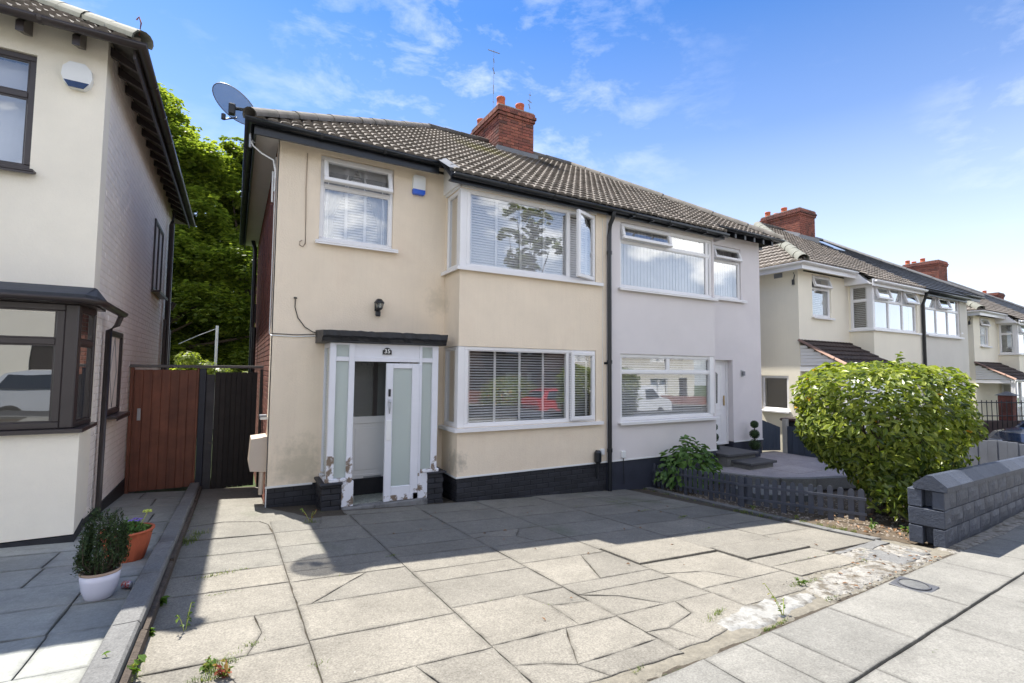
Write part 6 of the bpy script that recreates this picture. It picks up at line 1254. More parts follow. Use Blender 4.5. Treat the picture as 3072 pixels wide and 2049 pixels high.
def car(name,lab,x,y,z,rz_,body,kind='hatch',grp=None):
    """simple but shaped: x forward"""
    t=thing(name,lab,'car' if kind!='van' else 'van',(0,0,0)); M=T(x,y,z,rz_)
    mm=mat('car_'+body[0],body[1],.25,.02,2,coat=1.0); gl=mat('car_glass',(.02,.025,.03),.06,.02,spec=.9); ty=mat('tyre',(.02,.02,.02),.8,.1); hb=mat('hub',(.35,.36,.38),.35,.05,metal=.8)
    if kind=='van': prof=[(-1.95,.35),(-1.98,.9),(-1.95,1.62),(-1.85,1.72),(.55,1.74),(.85,1.66),(1.35,1.12),(1.85,1.0),(2.0,.85),(2.03,.4),(1.95,.28),(-1.9,.28)]; W_=.85
    else: prof=[(-1.85,.35),(-1.92,.7),(-1.88,.95),(-1.62,1.02),(-1.35,1.36),(-.9,1.45),(.1,1.44),(.45,1.36),(.95,.98),(1.6,.88),(1.85,.72),(1.92,.45),(1.85,.26),(-1.8,.26)]; W_=.82
    mb=MB(M); n=len(prof); ws=[]
    for s_ in (-1,-.86,.86,1):
        for (px,pz) in prof: 
            tum=(pz-.9)*.22 if pz>.9 else 0
            ins=1 if abs(s_)<.9 else .985
            ws.append((px*(1 if abs(s_)<.9 else .985),s_*W_-math.copysign(tum,s_) if abs(s_)>.9 else s_*W_-math.copysign(tum,s_),pz if abs(s_)<.9 else pz*.985+.01))
    fs=[]
    for k in range(3):
        for i in range(n): fs.append((k*n+i,k*n+(i+1)%n,(k+1)*n+(i+1)%n,(k+1)*n+i))
    fs.append(tuple(range(n))); fs.append(tuple(range(3*n,4*n))[::-1]); mb.add(ws,fs,0,False); mb.build('body',mm,t)
    if kind=='van':
        mb=MB(M); mb.add([(.92,-.62,1.60),(.92,.62,1.60),(1.34,.70,1.17),(1.34,-.70,1.17)],[(0,1,2,3)]); mb.build('windscreen',gl,t,fix=False)
        for s_ in (-1,1): mb=MB(M); yy_=s_*(W_+.004); mb.add([(.15,yy_-s_*.11,1.55),(.72,yy_-s_*.13,1.55),(1.18,yy_-s_*.03,1.12),(.15,yy_-s_*.02,1.08)],[(0,1,2,3)]); mb.build('side_window',gl,t,fix=False)
    else:
        mb=MB(M); mb.add([(.47,-.58,1.345),(.47,.58,1.345),(.97,.70,.985),(.97,-.70,.985)],[(0,1,2,3)]); mb.add([(-1.37,-.55,1.33),(-1.37,.55,1.33),(-1.64,.66,1.03),(-1.64,-.66,1.03)],[(0,1,2,3)]); 
        mb.M=M@Matrix.Translation((0,0,.006)); mb.build('windscreen',gl,t,fix=False)
        for s_ in (-1,1): mb=MB(M); mb.add([(-1.25,s_*(W_-.10),1.34),(.38,s_*(W_-.10),1.34),(.82,s_*(W_+.003),.98),(-1.45,s_*(W_+.003),.98)],[(0,1,2,3)]); mb.build('side_window',gl,t,fix=False)
    for wx in (-1.2,1.2):
        for s_ in (-1,1):
            mb=MB(M@Matrix.Translation((wx,s_*(W_-.08),.29))@Matrix.Rotation(PI/2,4,'X')); mb.lathe([(0,-.1),(.25,-.1),(.29,-.07),(.29,.07),(.25,.1),(0,.1)],0,0,18); wv=mb.build('wheel',ty,t); mb=MB(M@Matrix.Translation((wx,s_*(W_+.025),.29))@Matrix.Rotation(PI/2,4,'X')); mb.lathe([(0,-.01),(.17,-.01),(.17,.01),(0,.01)],0,0,14); mb.build('rim',hb,wv)
    for s_ in (-1,1):
        mb=MB(M); mb.box(1.86 if kind!='van' else 1.9,1.93 if kind!='van' else 2.03,s_*.55-.14,s_*.55+.14,.58,.72,c=.02); mb.build('headlight',hb,t); mb=MB(M); mb.box(-1.95 if kind!='van' else -2.0,-1.86,s_*.68-.08,s_*.68+.08,.68,.92,c=.01); mb.build('tail_light',mat('tail_red',(.5,.02,.02),.3),t)
    return t
car('parked_car','dark car with a pale windscreen parked beyond the grey fence at the right edge',17.0,-3.75,-.70,math.radians(160),('navy',(.012,.016,.03)))
# across the street (seen mirrored in the windows)
car('parked_van','white van parked across the road, seen only mirrored in the lilac house window',18.2,-13.6,-.93,0,('white',(.75,.76,.78)),'van')
car('parked_car','red car parked across the road, mirrored in the lower bay window',13.6,-13.6,-.75,0,('red',(.55,.015,.015)))
car('parked_car','silver car parked on the road in front of the left house',-3.9,-12.2,.0,0,('silver',(.45,.47,.50)))
OW=mat('opposite_render',(.80,.75,.66),.9,.05,1); OB=BRICKR
def opp_house(x,lab,m_):
    z=G(x,-9)-.25; t=thing('opposite_house',lab,'house',(x,-20,z)); y=-20.0
    w=MB(); wall(w,x-2.6,x+2.6,z,z+4.9,[(x-2.1,x-.2,z+.7,z+1.95),(x-2.1,x-.2,z+3.1,z+4.3),(x+.8,x+1.8,z+3.4,z+4.4),(x+.9,x+1.8,z,z+2.0)],y-.24,y); w.box(x-2.6,x-2.4,y-7,y-.24,z,z+4.9);w.box(x+2.4,x+2.6,y-7,y-.24,z,z+4.9); w.box(x-2.4,x+2.4,y-7,y-6.8,z,z+4.9); w.build('wall',m_,t)
    r=MB(); r.add([(x-2.75,y+.35,z+4.85),(x+2.75,y+.35,z+4.85),(x+2.75,y-3.4,z+7.3),(x-2.75,y-3.4,z+7.3),(x-2.75,y-7.2,z+4.85),(x+2.75,y-7.2,z+4.85)],[(0,1,2,3),(3,2,5,4),(0,3,4),(1,5,2),(0,4,5,1)]); r.build('roof',TILED,t)
    for (a,b,c,d) in ((-2.1,-.2,.7,1.95),(-2.1,-.2,3.1,4.3),(.8,1.8,3.4,4.4)):
        q=MB(); q.box(x+a,x+b,y-.12,y-.04,z+c,z+c+.07); q.box(x+a,x+b,y-.12,y-.04,z+d-.07,z+d); q.box(x+a,x+a+.07,y-.12,y-.04,z+c+.07,z+d-.07); q.box(x+b-.07,x+b,y-.12,y-.04,z+c+.07,z+d-.07); q.box((x*2+a+b)/2-.04,(x*2+a+b)/2+.04,y-.12,y-.05,z+c+.07,z+d-.07); f_=q.build('window',PVC,t)
        q=MB(); q.box(x+a,x+b,y-.30,y-.28,z+c,z+d); q.build('curtain',VBLIND,f_)
    q=MB(); q.box(x+.9,x+1.8,y-.15,y-.08,z,z+2.0); q.build('door',PVCB,t)
    q=MB(); q.box(x+1.9,x+2.7,y-3.8,y-3.0,z+6,z+8.0); q.build('chimney',BRICKR,t)
OD=mat('dark_brown_brick',(.07,.045,.038),.9,.25,20)
k=0
for x in (-13.2,-8,-1.2,4,10.8,16,22.8,28): opp_house(x,(['pale rendered']*4+['dark brick']*2+['pale rendered']*2)[k]+' house across the road, %s along the facing terrace'%['first','second','third','fourth','fifth','sixth','seventh','eighth'][k],[OW,OW,OW,OW,OD,OD,OW,OW][k]); k+=1
gw=thing('garden_wall','long low brick garden wall across the road, mirrored in the windows','wall',(8,-16.9,-.6)); mb=MB(); mb.add([(a,b,(G(a,-9)-.2)+c) for a in (-14,30) for b in (-17.0,-16.8) for c in (0,.7)],[(0,1,3,2),(4,6,7,5),(0,4,5,1),(2,3,7,6),(1,5,7,3)]); mb.build('wall',BRICKR,gw)
gsheet('far_pavement',[-40,-10,2,7.5,20,40],[-16.9,-15.2],FOOTM,dz=-.02)

rough_sheet('concrete_haunch',[(5.75,-5.02),(13.4,-4.62),(13.4,-4.10),(5.9,-4.8)],PATCHG,.004,.006,.06)
# ============================================================ PLANTS
def seg(mb,a,b,r0,r1,n=6): mb.tube([a,b],[r0,r1],n)
LEAFT=leafmat('tree_foliage',[(0,(.055,.085,.020)),(.5,(.15,.19,.042)),(1,(.29,.32,.07))],.4,.58,.4)
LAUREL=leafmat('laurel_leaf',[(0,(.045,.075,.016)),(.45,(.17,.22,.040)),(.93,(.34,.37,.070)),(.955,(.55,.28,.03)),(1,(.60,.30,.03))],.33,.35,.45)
HYD=leafmat('hydrangea_leaf',[(0,(.05,.11,.03)),(1,(.14,.24,.06))],.5,.3,.35)
CONI=leafmat('conifer_sprig',[(0,(.018,.035,.014)),(1,(.055,.085,.028))],.6,.15,.3)
GRS=leafmat('grass_blade',[(0,(.05,.09,.02)),(.8,(.15,.20,.05)),(.9,(.30,.25,.10)),(1,(.35,.12,.06))],.55,.35,.3)
BARK=mat('bark',(.065,.048,.035),.95,.3,8,.9,30,.02)
def tree(x,y,z,lab,H_,blobs,nleaf,lsize,tr=.35,spread=1.0):
    t=thing('broadleaf_tree',lab,'tree',(x,y,z)); mb=MB(); seg(mb,(x,y,z-.3),(x+.1,y,z+H_*.35),tr,tr*.7,8); top=Vector((x+.1,y,z+H_*.35))
    for (bx,by,bz,br) in blobs: mb.tube([top,top.lerp(Vector((bx,by,bz)),.5)+Vector((0,0,-.2)),(bx,by,bz)],[tr*.5,tr*.28,tr*.08],6)
    mb.build('trunk',BARK,t)
    tot=sum(b[3]**2 for b in blobs); Ps=[];Ns=[]
    for (bx,by,bz,br) in blobs:
        nb=int(nleaf*br**2/tot); nc=max(6,int(nb/26)); d=rdir(nc); d[:,2]=np.abs(d[:,2])*.9+d[:,2]*.1; r=br*(.62+.42*rng.random(nc))[:,None]; c=np.array([bx,by,bz])+d*r*np.array([1,1,.88])
        cr=br*.17*(.5+1.0*rng.random(nc))
        k=26; off=rdir(nc*k); rr=np.repeat(cr,k)*(.35+.65*rng.random(nc*k)); P=np.repeat(c,k,0)+off*rr[:,None]*np.array([1,1,.62]); N=off*.5+np.repeat(d,k,0)*.35+np.array([-.2,.35,1.2])+rdir(nc*k)*.45
        Ps.append(P);Ns.append(N)
    P=np.concatenate(Ps);N=np.concatenate(Ns);n=len(P); tone=np.clip(.5+.28*rng.normal(size=n),0,1)
    U=rdir(n)+np.array([0,0,-.5]); me=simple_leaves('crown',P,N,U,lsize*(.6+.8*rng.random(n)),.72,tone,LEAFT); obj('crown',me,t); return t
def blobs(cx,cy_,z0,z1,R_,n,seed):
    r=random.Random(seed); L=[]
    for i in range(n):
        q=(i+.5)/n; z=z0+(z1-z0)*q; rr=R_*(math.sin(PI*(.18+.70*q)))**.8; a=r.uniform(0,2*PI); d=rr*r.uniform(.25,.75); L.append((cx+d*math.cos(a),cy_+d*math.sin(a),z,R_*r.uniform(.36,.52)))
    return L
tree(-3.6,20,-.5,'tall dense leafy tree behind the gap between the houses, left one',15.5,blobs(-4.1,20,1.5,13.4,4.1,42,3),110000,.185)
tree(.2,21.5,-.5,'tall dense leafy tree behind the gap, nearer the cream house',13.5,blobs(.0,21.5,1.5,11.7,3.8,40,5),100000,.185)
tree(-9.0,22,-.5,'dark leafy tree behind the left house roof',11,blobs(-9,22,2.2,8.6,3.4,14,8),9000,.36)
tree(6,26,-.5,'leafy tree hidden behind the cream house',9,blobs(6,26,2,7,3,8,9),4000,.4) if False else None
P=[];tt=thing('garden_shrub','small bright shrub sunlit above the red gate','shrub',(-1.3,9.6,-.4))
mb=MB(); mb.tube([(-1.3,9.6,-.5),(-1.25,9.6,1.2)],[.05,.02],6); mb.build('stem',BARK,tt)
n=2600; d=rdir(n); c=np.array([[-1.55,9.6,1.75],[-1.15,9.7,1.5],[-.75,9.6,1.35],[-1.75,9.6,1.3],[.0,10,1.2]])[rng.integers(0,5,n)]; Pp=c+d*(.36*rng.random(n)**.4)[:,None]*np.array([1,1,.75]); obj('foliage',simple_leaves('foliage',Pp,d+np.array([0,0,.6]),rdir(n),.10*(.6+.8*rng.random(n)),.6,np.clip(.75+.2*rng.normal(size=n),0,1),LEAFT),tt)
t=thing('washing_line_post','grey steel washing line post behind the gates','post',(-.95,12,-.4)); mb=MB(); mb.tube([(-.95,12,-.5),(-.95,12,2.94)],.045,8); mb.build('post',STEEL,t); mb=MB(); mb.tube([(-.95,12,2.85),(-1.5,12.05,2.58),(-2.0,12.1,2.30)],.012,5); mb.build('line',STEEL,t)
LEAFD=LEAFT
tree(-4.6,16.5,-.5,'lower dark spreading tree filling the foot of the gap behind the red gate',7.5,[(-5.6,16.5,1.2,2.3),(-3.0,16.3,1.0,2.2),(-4.5,16.6,3.6,2.6),(-1.9,16.5,3.4,2.3),(-3.2,16.9,5.6,2.2),(-.2,16.4,1.0,2.1),(.6,16.7,3.0,2.2),(2.4,16.8,1.2,2.1),(-.6,16.9,5.2,2.0),(-6.8,16.8,3.6,2.3)],90000,.17)
# street tree behind the camera (mirrored in the upper bay)
def street_tree(x,y,H_,Rr,lab,n=9000): 
    z=G(x,-8); tree(x,y,z,lab,H_,blobs(x,y,z+H_*.34,z+H_*.93,Rr,16,int(x*3)),n,.22,.18)
street_tree(13.9,-17.8,11.8,2.1,'rounded street tree across the road, mirrored in the upper bay window',16000)
# ---- laurel bush
t=thing('laurel_bush','large round glossy laurel bush growing over the blue block wall','bush',(7.6,-3.65,-.35))
BC=np.array([7.53,-3.63,.80]); rx_,ry_,rz_=1.00,1.00,.84
mb=MB()
for k in range(26):
    a=random.uniform(0,2*PI); e=random.uniform(.1,1.2); r=random.uniform(.5,.85); tip=Vector((BC[0]+rx_*r*math.cos(a)*math.cos(e),BC[1]+ry_*r*math.sin(a)*math.cos(e),BC[2]-.15+rz_*r*math.sin(e))); b0=Vector((7.62+random.uniform(-.12,.12),-3.66+random.uniform(-.12,.12),-.45)); mid=b0.lerp(tip,.5)+Vector((0,0,-.08))
    mb.tube([b0,b0.lerp(mid,.5)+Vector((0,0,.05)),mid,tip],[.035,.028,.018,.006],5)
mb.build('branches',BARK,t)
def laurel(n):
    d=rdir(n*2); d=d[(d[:,2]>-.75)][:n]; n=len(d); m_=.80+.24*rng.random(n)**.6
    lump=1+.05*np.sin(d[:,0]*7+1)*np.cos(d[:,1]*6)+.04*np.sin(d[:,2]*9+d[:,0]*5)
    hr=np.hypot(d[:,0],d[:,1])+1e-6; q4=(hr**4.2+np.abs(d[:,2])**4.2)**(1/4.2); sq=d/q4[:,None]*np.where(d[:,2]<0,1-.35*np.clip(-d[:,2],0,1)**1.0,1)[:,None]*np.array([1,1,1])
    P=BC+sq*np.array([rx_,ry_,rz_])*(m_*lump)[:,None]
    P[:,2]=np.where(d[:,2]<-.35,P[:,2],P[:,2])
    N=d*.75+np.array([0,0,.55])+rdir(n)*.5; U=d*.6+rdir(n)*.8+np.array([0,0,.15]); return P,N,U
P1,N1,U1=laurel(7200)
# lower skirt towards the wall and the drive
n=1100; a=rng.uniform(0,2*PI,n); q=rng.random(n); rr=(.28+.62*q)*np.sqrt(rng.uniform(.55,1,n)); P2=np.stack([7.66+rr*np.cos(a)*1.05,-3.72+rr*np.sin(a)*1.05,-.18+q*.62+rng.uniform(-.08,.08,n)],1); N2=np.stack([np.cos(a),np.sin(a),np.full(n,.2)],1)+rdir(n)*.5; U2=rdir(n)+np.array([0,0,-.3])
n=420; a=rng.uniform(0,2*PI,n); rr=.42*np.sqrt(rng.random(n)); P3=np.stack([6.95+rr*np.cos(a),-4.12+rr*np.sin(a)*.8,-.02+rng.uniform(-.17,.28,n)],1); N3=rdir(n)+np.array([-.3,-.5,.6]); U3=rdir(n)+np.array([0,-.3,-.2])
# stray shoots standing out of the clipped outline
Sp=[];Sn=[];Su=[]
for k in range(46):
    j=rng.integers(0,len(P1)); c=P1[j]; o_=(c-BC)/np.array([1,1,.8]); o_/=np.linalg.norm(o_); o_=o_+np.array([0,0,.5])+rng.normal(size=3)*.3; o_/=np.linalg.norm(o_); L_=rng.uniform(.05,.14)
    for q in np.linspace(.2,1,7):
        a_=rdir(1)[0]; Sp.append(c+o_*L_*q+a_*.015); Su.append(o_*.8+a_*.8); Sn.append(rdir(1)[0]*.5+np.array([0,0,1.]))
P=np.concatenate([P1,P2,P3,np.array(Sp)]);N=np.concatenate([N1,N2,N3,np.array(Sn)]);U=np.concatenate([U1,U2,U3,np.array(Su)]); n=len(P)
size=.105*(.65+.7*rng.random(n)); tone=np.clip(.42+.27*rng.normal(size=n)+.20*(P[:,2]-.6),0,.92); yel=rng.random(n)<.003; tone[yel]=1.0  # leaf colour lightens upward, painting the bush as lit from above
camv=np.array([CAM.x,CAM.y,CAM.z]); dd=np.linalg.norm(P-camv,axis=1); out=((P-BC)/np.array([rx_,ry_,rz_])); face=((camv-P)/dd[:,None]*out).sum(1); score=dd-face*1.2; idx=np.argsort(score); pick=idx[:300]; rest=idx[300:]
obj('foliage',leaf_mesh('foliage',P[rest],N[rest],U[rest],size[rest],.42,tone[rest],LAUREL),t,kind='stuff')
def single_leaves(t,P,N,U,size,tone,wr,m_,name='leaf',steps=6):
    cache={}
    for i in range(len(P)):
        k=int(min(steps-1,tone[i]*steps))
        if k not in cache: cache[k]=leaf_mesh(name,np.zeros((1,3)),np.array([[0,0,1.]]),np.array([[0,1.,0]]),np.array([1.]),wr,np.array([(k+.5)/steps]),m_)
        n_=Vector(N[i]).normalized(); u_=Vector(U[i]); u_=(u_-n_*u_.dot(n_)).normalized(); s_=n_.cross(u_); z=size[i]
        o=bpy.data.objects.new(name,cache[k]); link(o,t); p=P[i]; o.matrix_basis=Matrix(((s_.x*z,u_.x*z,n_.x*z,p[0]),(s_.y*z,u_.y*z,n_.y*z,p[1]),(s_.z*z,u_.z*z,n_.z*z,p[2]),(0,0,0,1)))
tone[pick]=np.minimum(tone[pick],.9)
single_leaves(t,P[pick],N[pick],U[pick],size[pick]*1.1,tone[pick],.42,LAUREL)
ob=thing('round_bush','round bush across the road, mirrored in the lower bay window','bush',(12.1,-16.2,-.9)); n=3500
d=rdir(n); Pq=np.array([12.1,-16.2,.15])+d*np.array([1.75,1.0,1.2])*(.82+.2*rng.random(n))[:,None]; obj('foliage',simple_leaves('foliage',Pq,d+np.array([0,0,.4]),rdir(n),.16*(.6+.8*rng.random(n)),.5,np.clip(.55+.25*rng.normal(size=n),0,1),LAUREL),ob)
mb=MB(); mb.tube([(12.1,-16.2,-1.2),(12.1,-16.2,0)],.12,6); mb.build('stem',BARK,ob)
# ---- hydrangea
t=thing('hydrangea','leafy green hydrangea behind the picket fence under the wide window','plant',(6.75,-.95,-.55)); n=520
d=rdir(n); d[:,2]=np.abs(d[:,2]); lump=1+.12*np.sin(d[:,0]*6+2)*np.cos(d[:,1]*5); Pp=np.array([6.74,-1.0,-.42])+d*np.array([.62,.42,.72])*(.62+.42*rng.random(n)**.5)[:,None]*lump[:,None]; Nn=d*.5+np.array([0,-.1,.8])+rdir(n)*.4; Uu=d*.8+np.array([0,0,-.25])+rdir(n)*.3; sz=.135*(.6+.6*rng.random(n)); tn=np.clip(.5+.25*rng.normal(size=n),0,1)
ix=np.argsort(np.linalg.norm(Pp-camv,axis=1)); single_leaves(t,Pp[ix[:260]],Nn[ix[:260]],Uu[ix[:260]],sz[ix[:260]],tn[ix[:260]],.68,HYD); obj('foliage',leaf_mesh('foliage',Pp[ix[260:]],Nn[ix[260:]],Uu[ix[260:]],sz[ix[260:]],.68,tn[ix[260:]],HYD),t,kind='stuff')
mb=MB()
for k in range(12): a=k*.52; mb.tube([(6.74,-1.0,-.6),(6.74+.35*math.cos(a),-1.0+.25*math.sin(a),-.1+.1*(k%3))],[.010,.005],4)
mb.build('stems',BARK,t)
# ---- topiary balls
TOP=leafmat('topiary_leaf',[(0,(.012,.035,.010)),(1,(.045,.085,.022))],.5,.15,.3)
def topiary(x,y,lab,z0=PZ):
    t=thing('topiary',lab,'plant',(x,y,z0),group='potted ball topiaries flanking the white door'); mb=MB(); mb.box(x-.085,x+.085,y-.085,y+.085,z0+.006,z0+.16,c=.008); mb.build('pot',NAVYB,t); mb=MB(); mb.tube([(x,y,z0+.1),(x,y,z0+.80)],.012,6); mb.build('stem',BARK,t)
    for (zc,r) in ((.265,.125),(.50,.105),(.715,.085)):
        n=900; d=rdir(n); Pq=np.array([x,y,z0+zc])+d*(r*(.88+.16*rng.random(n)))[:,None]; obj('clipped_ball',simple_leaves('clipped_ball',Pq,d+rdir(n)*.5,rdir(n),.022*(.7+.6*rng.random(n)),.6,np.clip(.5+.3*rng.normal(size=n),0,1),TOP),t)
        mb=MB(); mb.lathe([(0.001,z0+zc-r*.85),(r*.6,z0+zc-r*.6),(r*.86,z0+zc),(r*.6,z0+zc+r*.6),(.001,z0+zc+r*.85)],x,y,10); mb.build('inner_twigs',mat('twigs',(.012,.022,.008),.95),t)
topiary(9.78,-.2,'three ball topiary right of the white door steps'); topiary(8.47,-.15,'three ball topiary half hidden by the bay corner, left of the white door',PZ)
# ---- pots by the kerb wall
t=thing('potted_conifer','bushy dwarf conifer in a white glazed pot beside the kerb','potted plant',(-1.12,-2.93,G(-1.12,-2.93)))
zx,zy=-1.13,-2.92; z0=G(zx,zy); Pt=mat('lilac_white_glaze',(.66,.65,.74),.22,.02,coat=.3)
mb=MB(); mb.lathe([(.0,z0),(.068,z0),(.078,z0+.01),(.095,z0+.06),(.105,z0+.12),(.108,z0+.165),(.100,z0+.165),(.097,z0+.13)],zx,zy,32); mb.build('pot',Pt,t); mb=MB(); mb.lathe([(.109,z0+.165),(.112,z0+.172),(.109,z0+.180),(.097,z0+.180),(.094,z0+.168)],zx,zy,32); mb.build('rim',mat('rim_clay',(.42,.30,.22),.7),t); mb=MB(); mb.lathe([(0,z0+.158),(.098,z0+.155)],zx,zy,20); mb.build('soil',SOIL,t)
mb=MB(); Ps=[];Us=[]
for k in range(46):
    a=random.uniform(0,2*PI); sp_=random.uniform(.02,.16); h=random.uniform(.20,.47)*(1-.7*sp_/.2*.5); b0=Vector((zx+.03*math.cos(a),zy+.03*math.sin(a),z0+.15)); tip=Vector((zx+sp_*math.cos(a),zy+sp_*math.sin(a)*.9,z0+.17+h*.98)); mid=b0.lerp(tip,.4)+Vector((.06*math.cos(a),.06*math.sin(a),-.01)); mb.tube([b0,mid,tip],[.0045,.0035,.0015],4)
    for q in np.linspace(.30,1,30):
        p=(b0.lerp(mid,q/.4) if q<.4 else mid.lerp(tip,(q-.4)/.6)); 
        for _ in range(4): Ps.append(np.array(p)+rng.normal(size=3)*.014*(1.3-.6*q)); Us.append(np.array([math.cos(a)*.5,math.sin(a)*.5,.9])+rng.normal(size=3)*.6)
mb.build('twigs',BARK,t); Ps=np.array(Ps);Us=np.array(Us); n=len(Ps); obj('foliage',simple_leaves('foliage',Ps,rdir(n),Us,.026*(.6+.8*rng.random(n)),.28,np.clip(.45+.3*rng.normal(size=n),0,1),CONI),t)
t=thing('terracotta_planter','ribbed terracotta planter with purple flowers beside the kerb','potted plant',(-1.08,-2.02,G(-1.08,-2.02)))
zx,zy=-1.13,-1.98; z0=G(zx,zy)-.005; mb=MB(); K=48; prof=[(.105,0),(.112,.02),(.135,.12),(.150,.21),(.155,.225)]; vs=[];fs=[]
for (r,z) in prof: vs+=[(zx+(r+(.003 if k%4<2 else -.001)*(z<.22))*math.cos(2*PI*k/K)*1.12,zy+(r+(.003 if k%4<2 else -.001)*(z<.22))*math.sin(2*PI*k/K)*1.12,z0+z) for k in range(K)]
fs=[(i*K+k,i*K+(k+1)%K,(i+1)*K+(k+1)%K,(i+1)*K+k) for i in range(len(prof)-1) for k in range(K)]+[tuple(range(K))[::-1]]; mb.add(vs,fs,0,False); mb.build('planter',TERRA,t)
mb=MB(); mb.lathe([(.172,z0+.225),(.185,z0+.232),(.187,z0+.245),(.17,z0+.248),(.160,z0+.235),(.155,z0+.18)],zx,zy,40); mb.build('rim',TERRA,t); mb=MB(); mb.lathe([(0,z0+.20),(.16,z0+.195)],zx,zy,20); mb.build('soil',SOIL,t)
n=260; a=rng.uniform(0,2*PI,n); rr=.16*np.sqrt(rng.random(n)); Pq=np.stack([zx+rr*np.cos(a),zy+rr*np.sin(a),z0+.21+.13*rng.random(n)*(1.2-rr/.16)],1); obj('foliage',leaf_mesh('foliage',Pq,rdir(n)+np.array([0,0,1]),rdir(n),.045*(.6+.8*rng.random(n)),.55,np.clip(.6+.25*rng.normal(size=n),0,1),HYD),t)
pm=mat('purple_petal',(.22,.12,.55),.6); wm=mat('white_petal',(.75,.75,.78),.6); ym=mat('lime_flower',(.40,.45,.08),.6)
for (fx,fy,fz,fm_,r) in ((-1.10,-2.05,.33,pm,.018),(-1.06,-2.02,.315,pm,.018),(-1.08,-1.98,.325,pm,.016),(-1.04,-2.03,.33,pm,.016),(-1.22,-2.06,.26,wm,.014),(-1.18,-2.10,.285,wm,.012),(-1.28,-2.03,.31,wm,.010)):
    mb=MB(); 
    for q in range(5): a=q*2*PI/5; mb.add([(fx,fy,z0+fz),(fx+r*math.cos(a-.5),fy+r*math.sin(a-.5),z0+fz+.006),(fx+r*1.3*math.cos(a),fy+r*1.3*math.sin(a),z0+fz),(fx+r*math.cos(a+.5),fy+r*math.sin(a+.5),z0+fz+.006)],[(0,1,2,3)])
    mb.build('flower',fm_,t,fix=False)
mb=MB(); mb.tube([(-1.06,-1.95,z0+.2),(-1.03,-1.96,z0+.30),(-1.0,-1.97,z0+.37)],.003,4); mb.build('flower_stem',MATS['lime_flower'],t); mb=MB()
for q in range(14): a=q*.9; r=.008+.028*(q/14); mb.lathe([(0,z0+.37),(.010,z0+.372),(.006,z0+.385),(0,z0+.387)],-1.0+r*math.cos(a),-1.97+r*math.sin(a),6)
mb.build('flower_head',MATS['lime_flower'],t)
t=thing('drink_can','crushed red and silver drink can beside the white pot','can',(-1.0,-2.8,G(-1,-2.8)+.02)); M=T(-1.0,-2.80,G(-1,-2.8)+.027,.6)@Matrix.Rotation(PI/2-.25,4,'X'); mb=MB(M); mb.lathe([(0,-.04),(.022,-.038),(.026,-.03),(.020,-.01),(.027,.01),(.023,.03),(.018,.04),(0,.041)],0,0,12); mb.build('can',mat('red_can',(.45,.03,.03),.3,.3,40,metal=.4,dirt=(.5,.5,.55),dirtscale=25,dirtlo=.5,dirthi=.56),t)
# ---- weeds and grass in the joints
def tufts(name,spots,lab=None):
    vs=[];fs=[];tn=[]
    for (x,y,r,n,h) in spots:
        for _ in range(n):
            a=random.uniform(0,2*PI); q=r*math.sqrt(random.random()); bx,by=x+q*math.cos(a)*1.7,y+q*math.sin(a)*.5; z=G(bx,by)-.015; hh=h*random.uniform(.3,1.0)*.8; la=random.uniform(0,2*PI); ln=hh*random.uniform(.3,1.1); w_=.0018; dx_,dy_=math.cos(la),math.sin(la); px,py=-dy_*w_,dx_*w_
            b=len(vs); vs+= [(bx-px,by-py,z),(bx+px,by+py,z),(bx+dx_*ln*.4+px*.8,by+dy_*ln*.4+py*.8,z+hh*.75),(bx+dx_*ln*.4-px*.8,by+dy_*ln*.4-py*.8,z+hh*.75),(bx+dx_*ln,by+dy_*ln,z+hh*.95)]; fs+=[(b,b+1,b+2,b+3),(b+3,b+2,b+4)]; tn+=[random.choice([.3,.5,.6,.7,.8,.85])+random.uniform(-.1,.1)]*5
    me=bpy.data.meshes.new(name); me.from_pydata(vs,[],fs); me.materials.append(GRS); at=me.attributes.new('tone','FLOAT','POINT'); at.data.foreach_set('value',np.clip(np.array(tn,np.float32),0,.93)); return obj(name,me,kind='stuff')
sp=[]
def along(x0,y0,x1,y1,k,r,n,h):
    for i in range(k): q=(i+random.random())/k; sp.append((x0+(x1-x0)*q+random.uniform(-.01,.01),y0+(y1-y0)*q,r*random.uniform(.5,1.3),int(n*random.uniform(.4,1.5)),h*random.uniform(.6,1.2)))
along(-.60,-2.80,-.30,-2.67,7,.040,46,.055); along(-.3,-2.67,-.02,-2.64,4,.02,12,.03); along(-.78,-2.15,-.45,-2.15,4,.03,16,.035); along(-.78,-1.75,-.62,-1.2,8,.06,50,.11); along(-.52,-3.20,-.35,-3.17,4,.03,26,.04)
along(-.42,-4.22,-.24,-4.06,6,.035,30,.05); along(-.48,-4.42,-.38,-4.22,6,.04,50,.06); along(-.81,-4.45,-.79,-3.95,8,.03,40,.09); along(0,-4.55,.02,-4.46,2,.03,16,.035); along(.02,-3.70,.06,-3.66,2,.02,14,.03)
along(.78,-2.83,.9,-2.78,4,.03,26,.035); along(.33,-3.17,.37,-3.13,2,.02,16,.04); along(1.1,-4.10,1.2,-4.08,2,.02,14,.03); along(1.44,-4.34,1.5,-4.33,2,.02,16,.035); along(1.0,-2.55,1.7,-2.54,5,.02,9,.02)
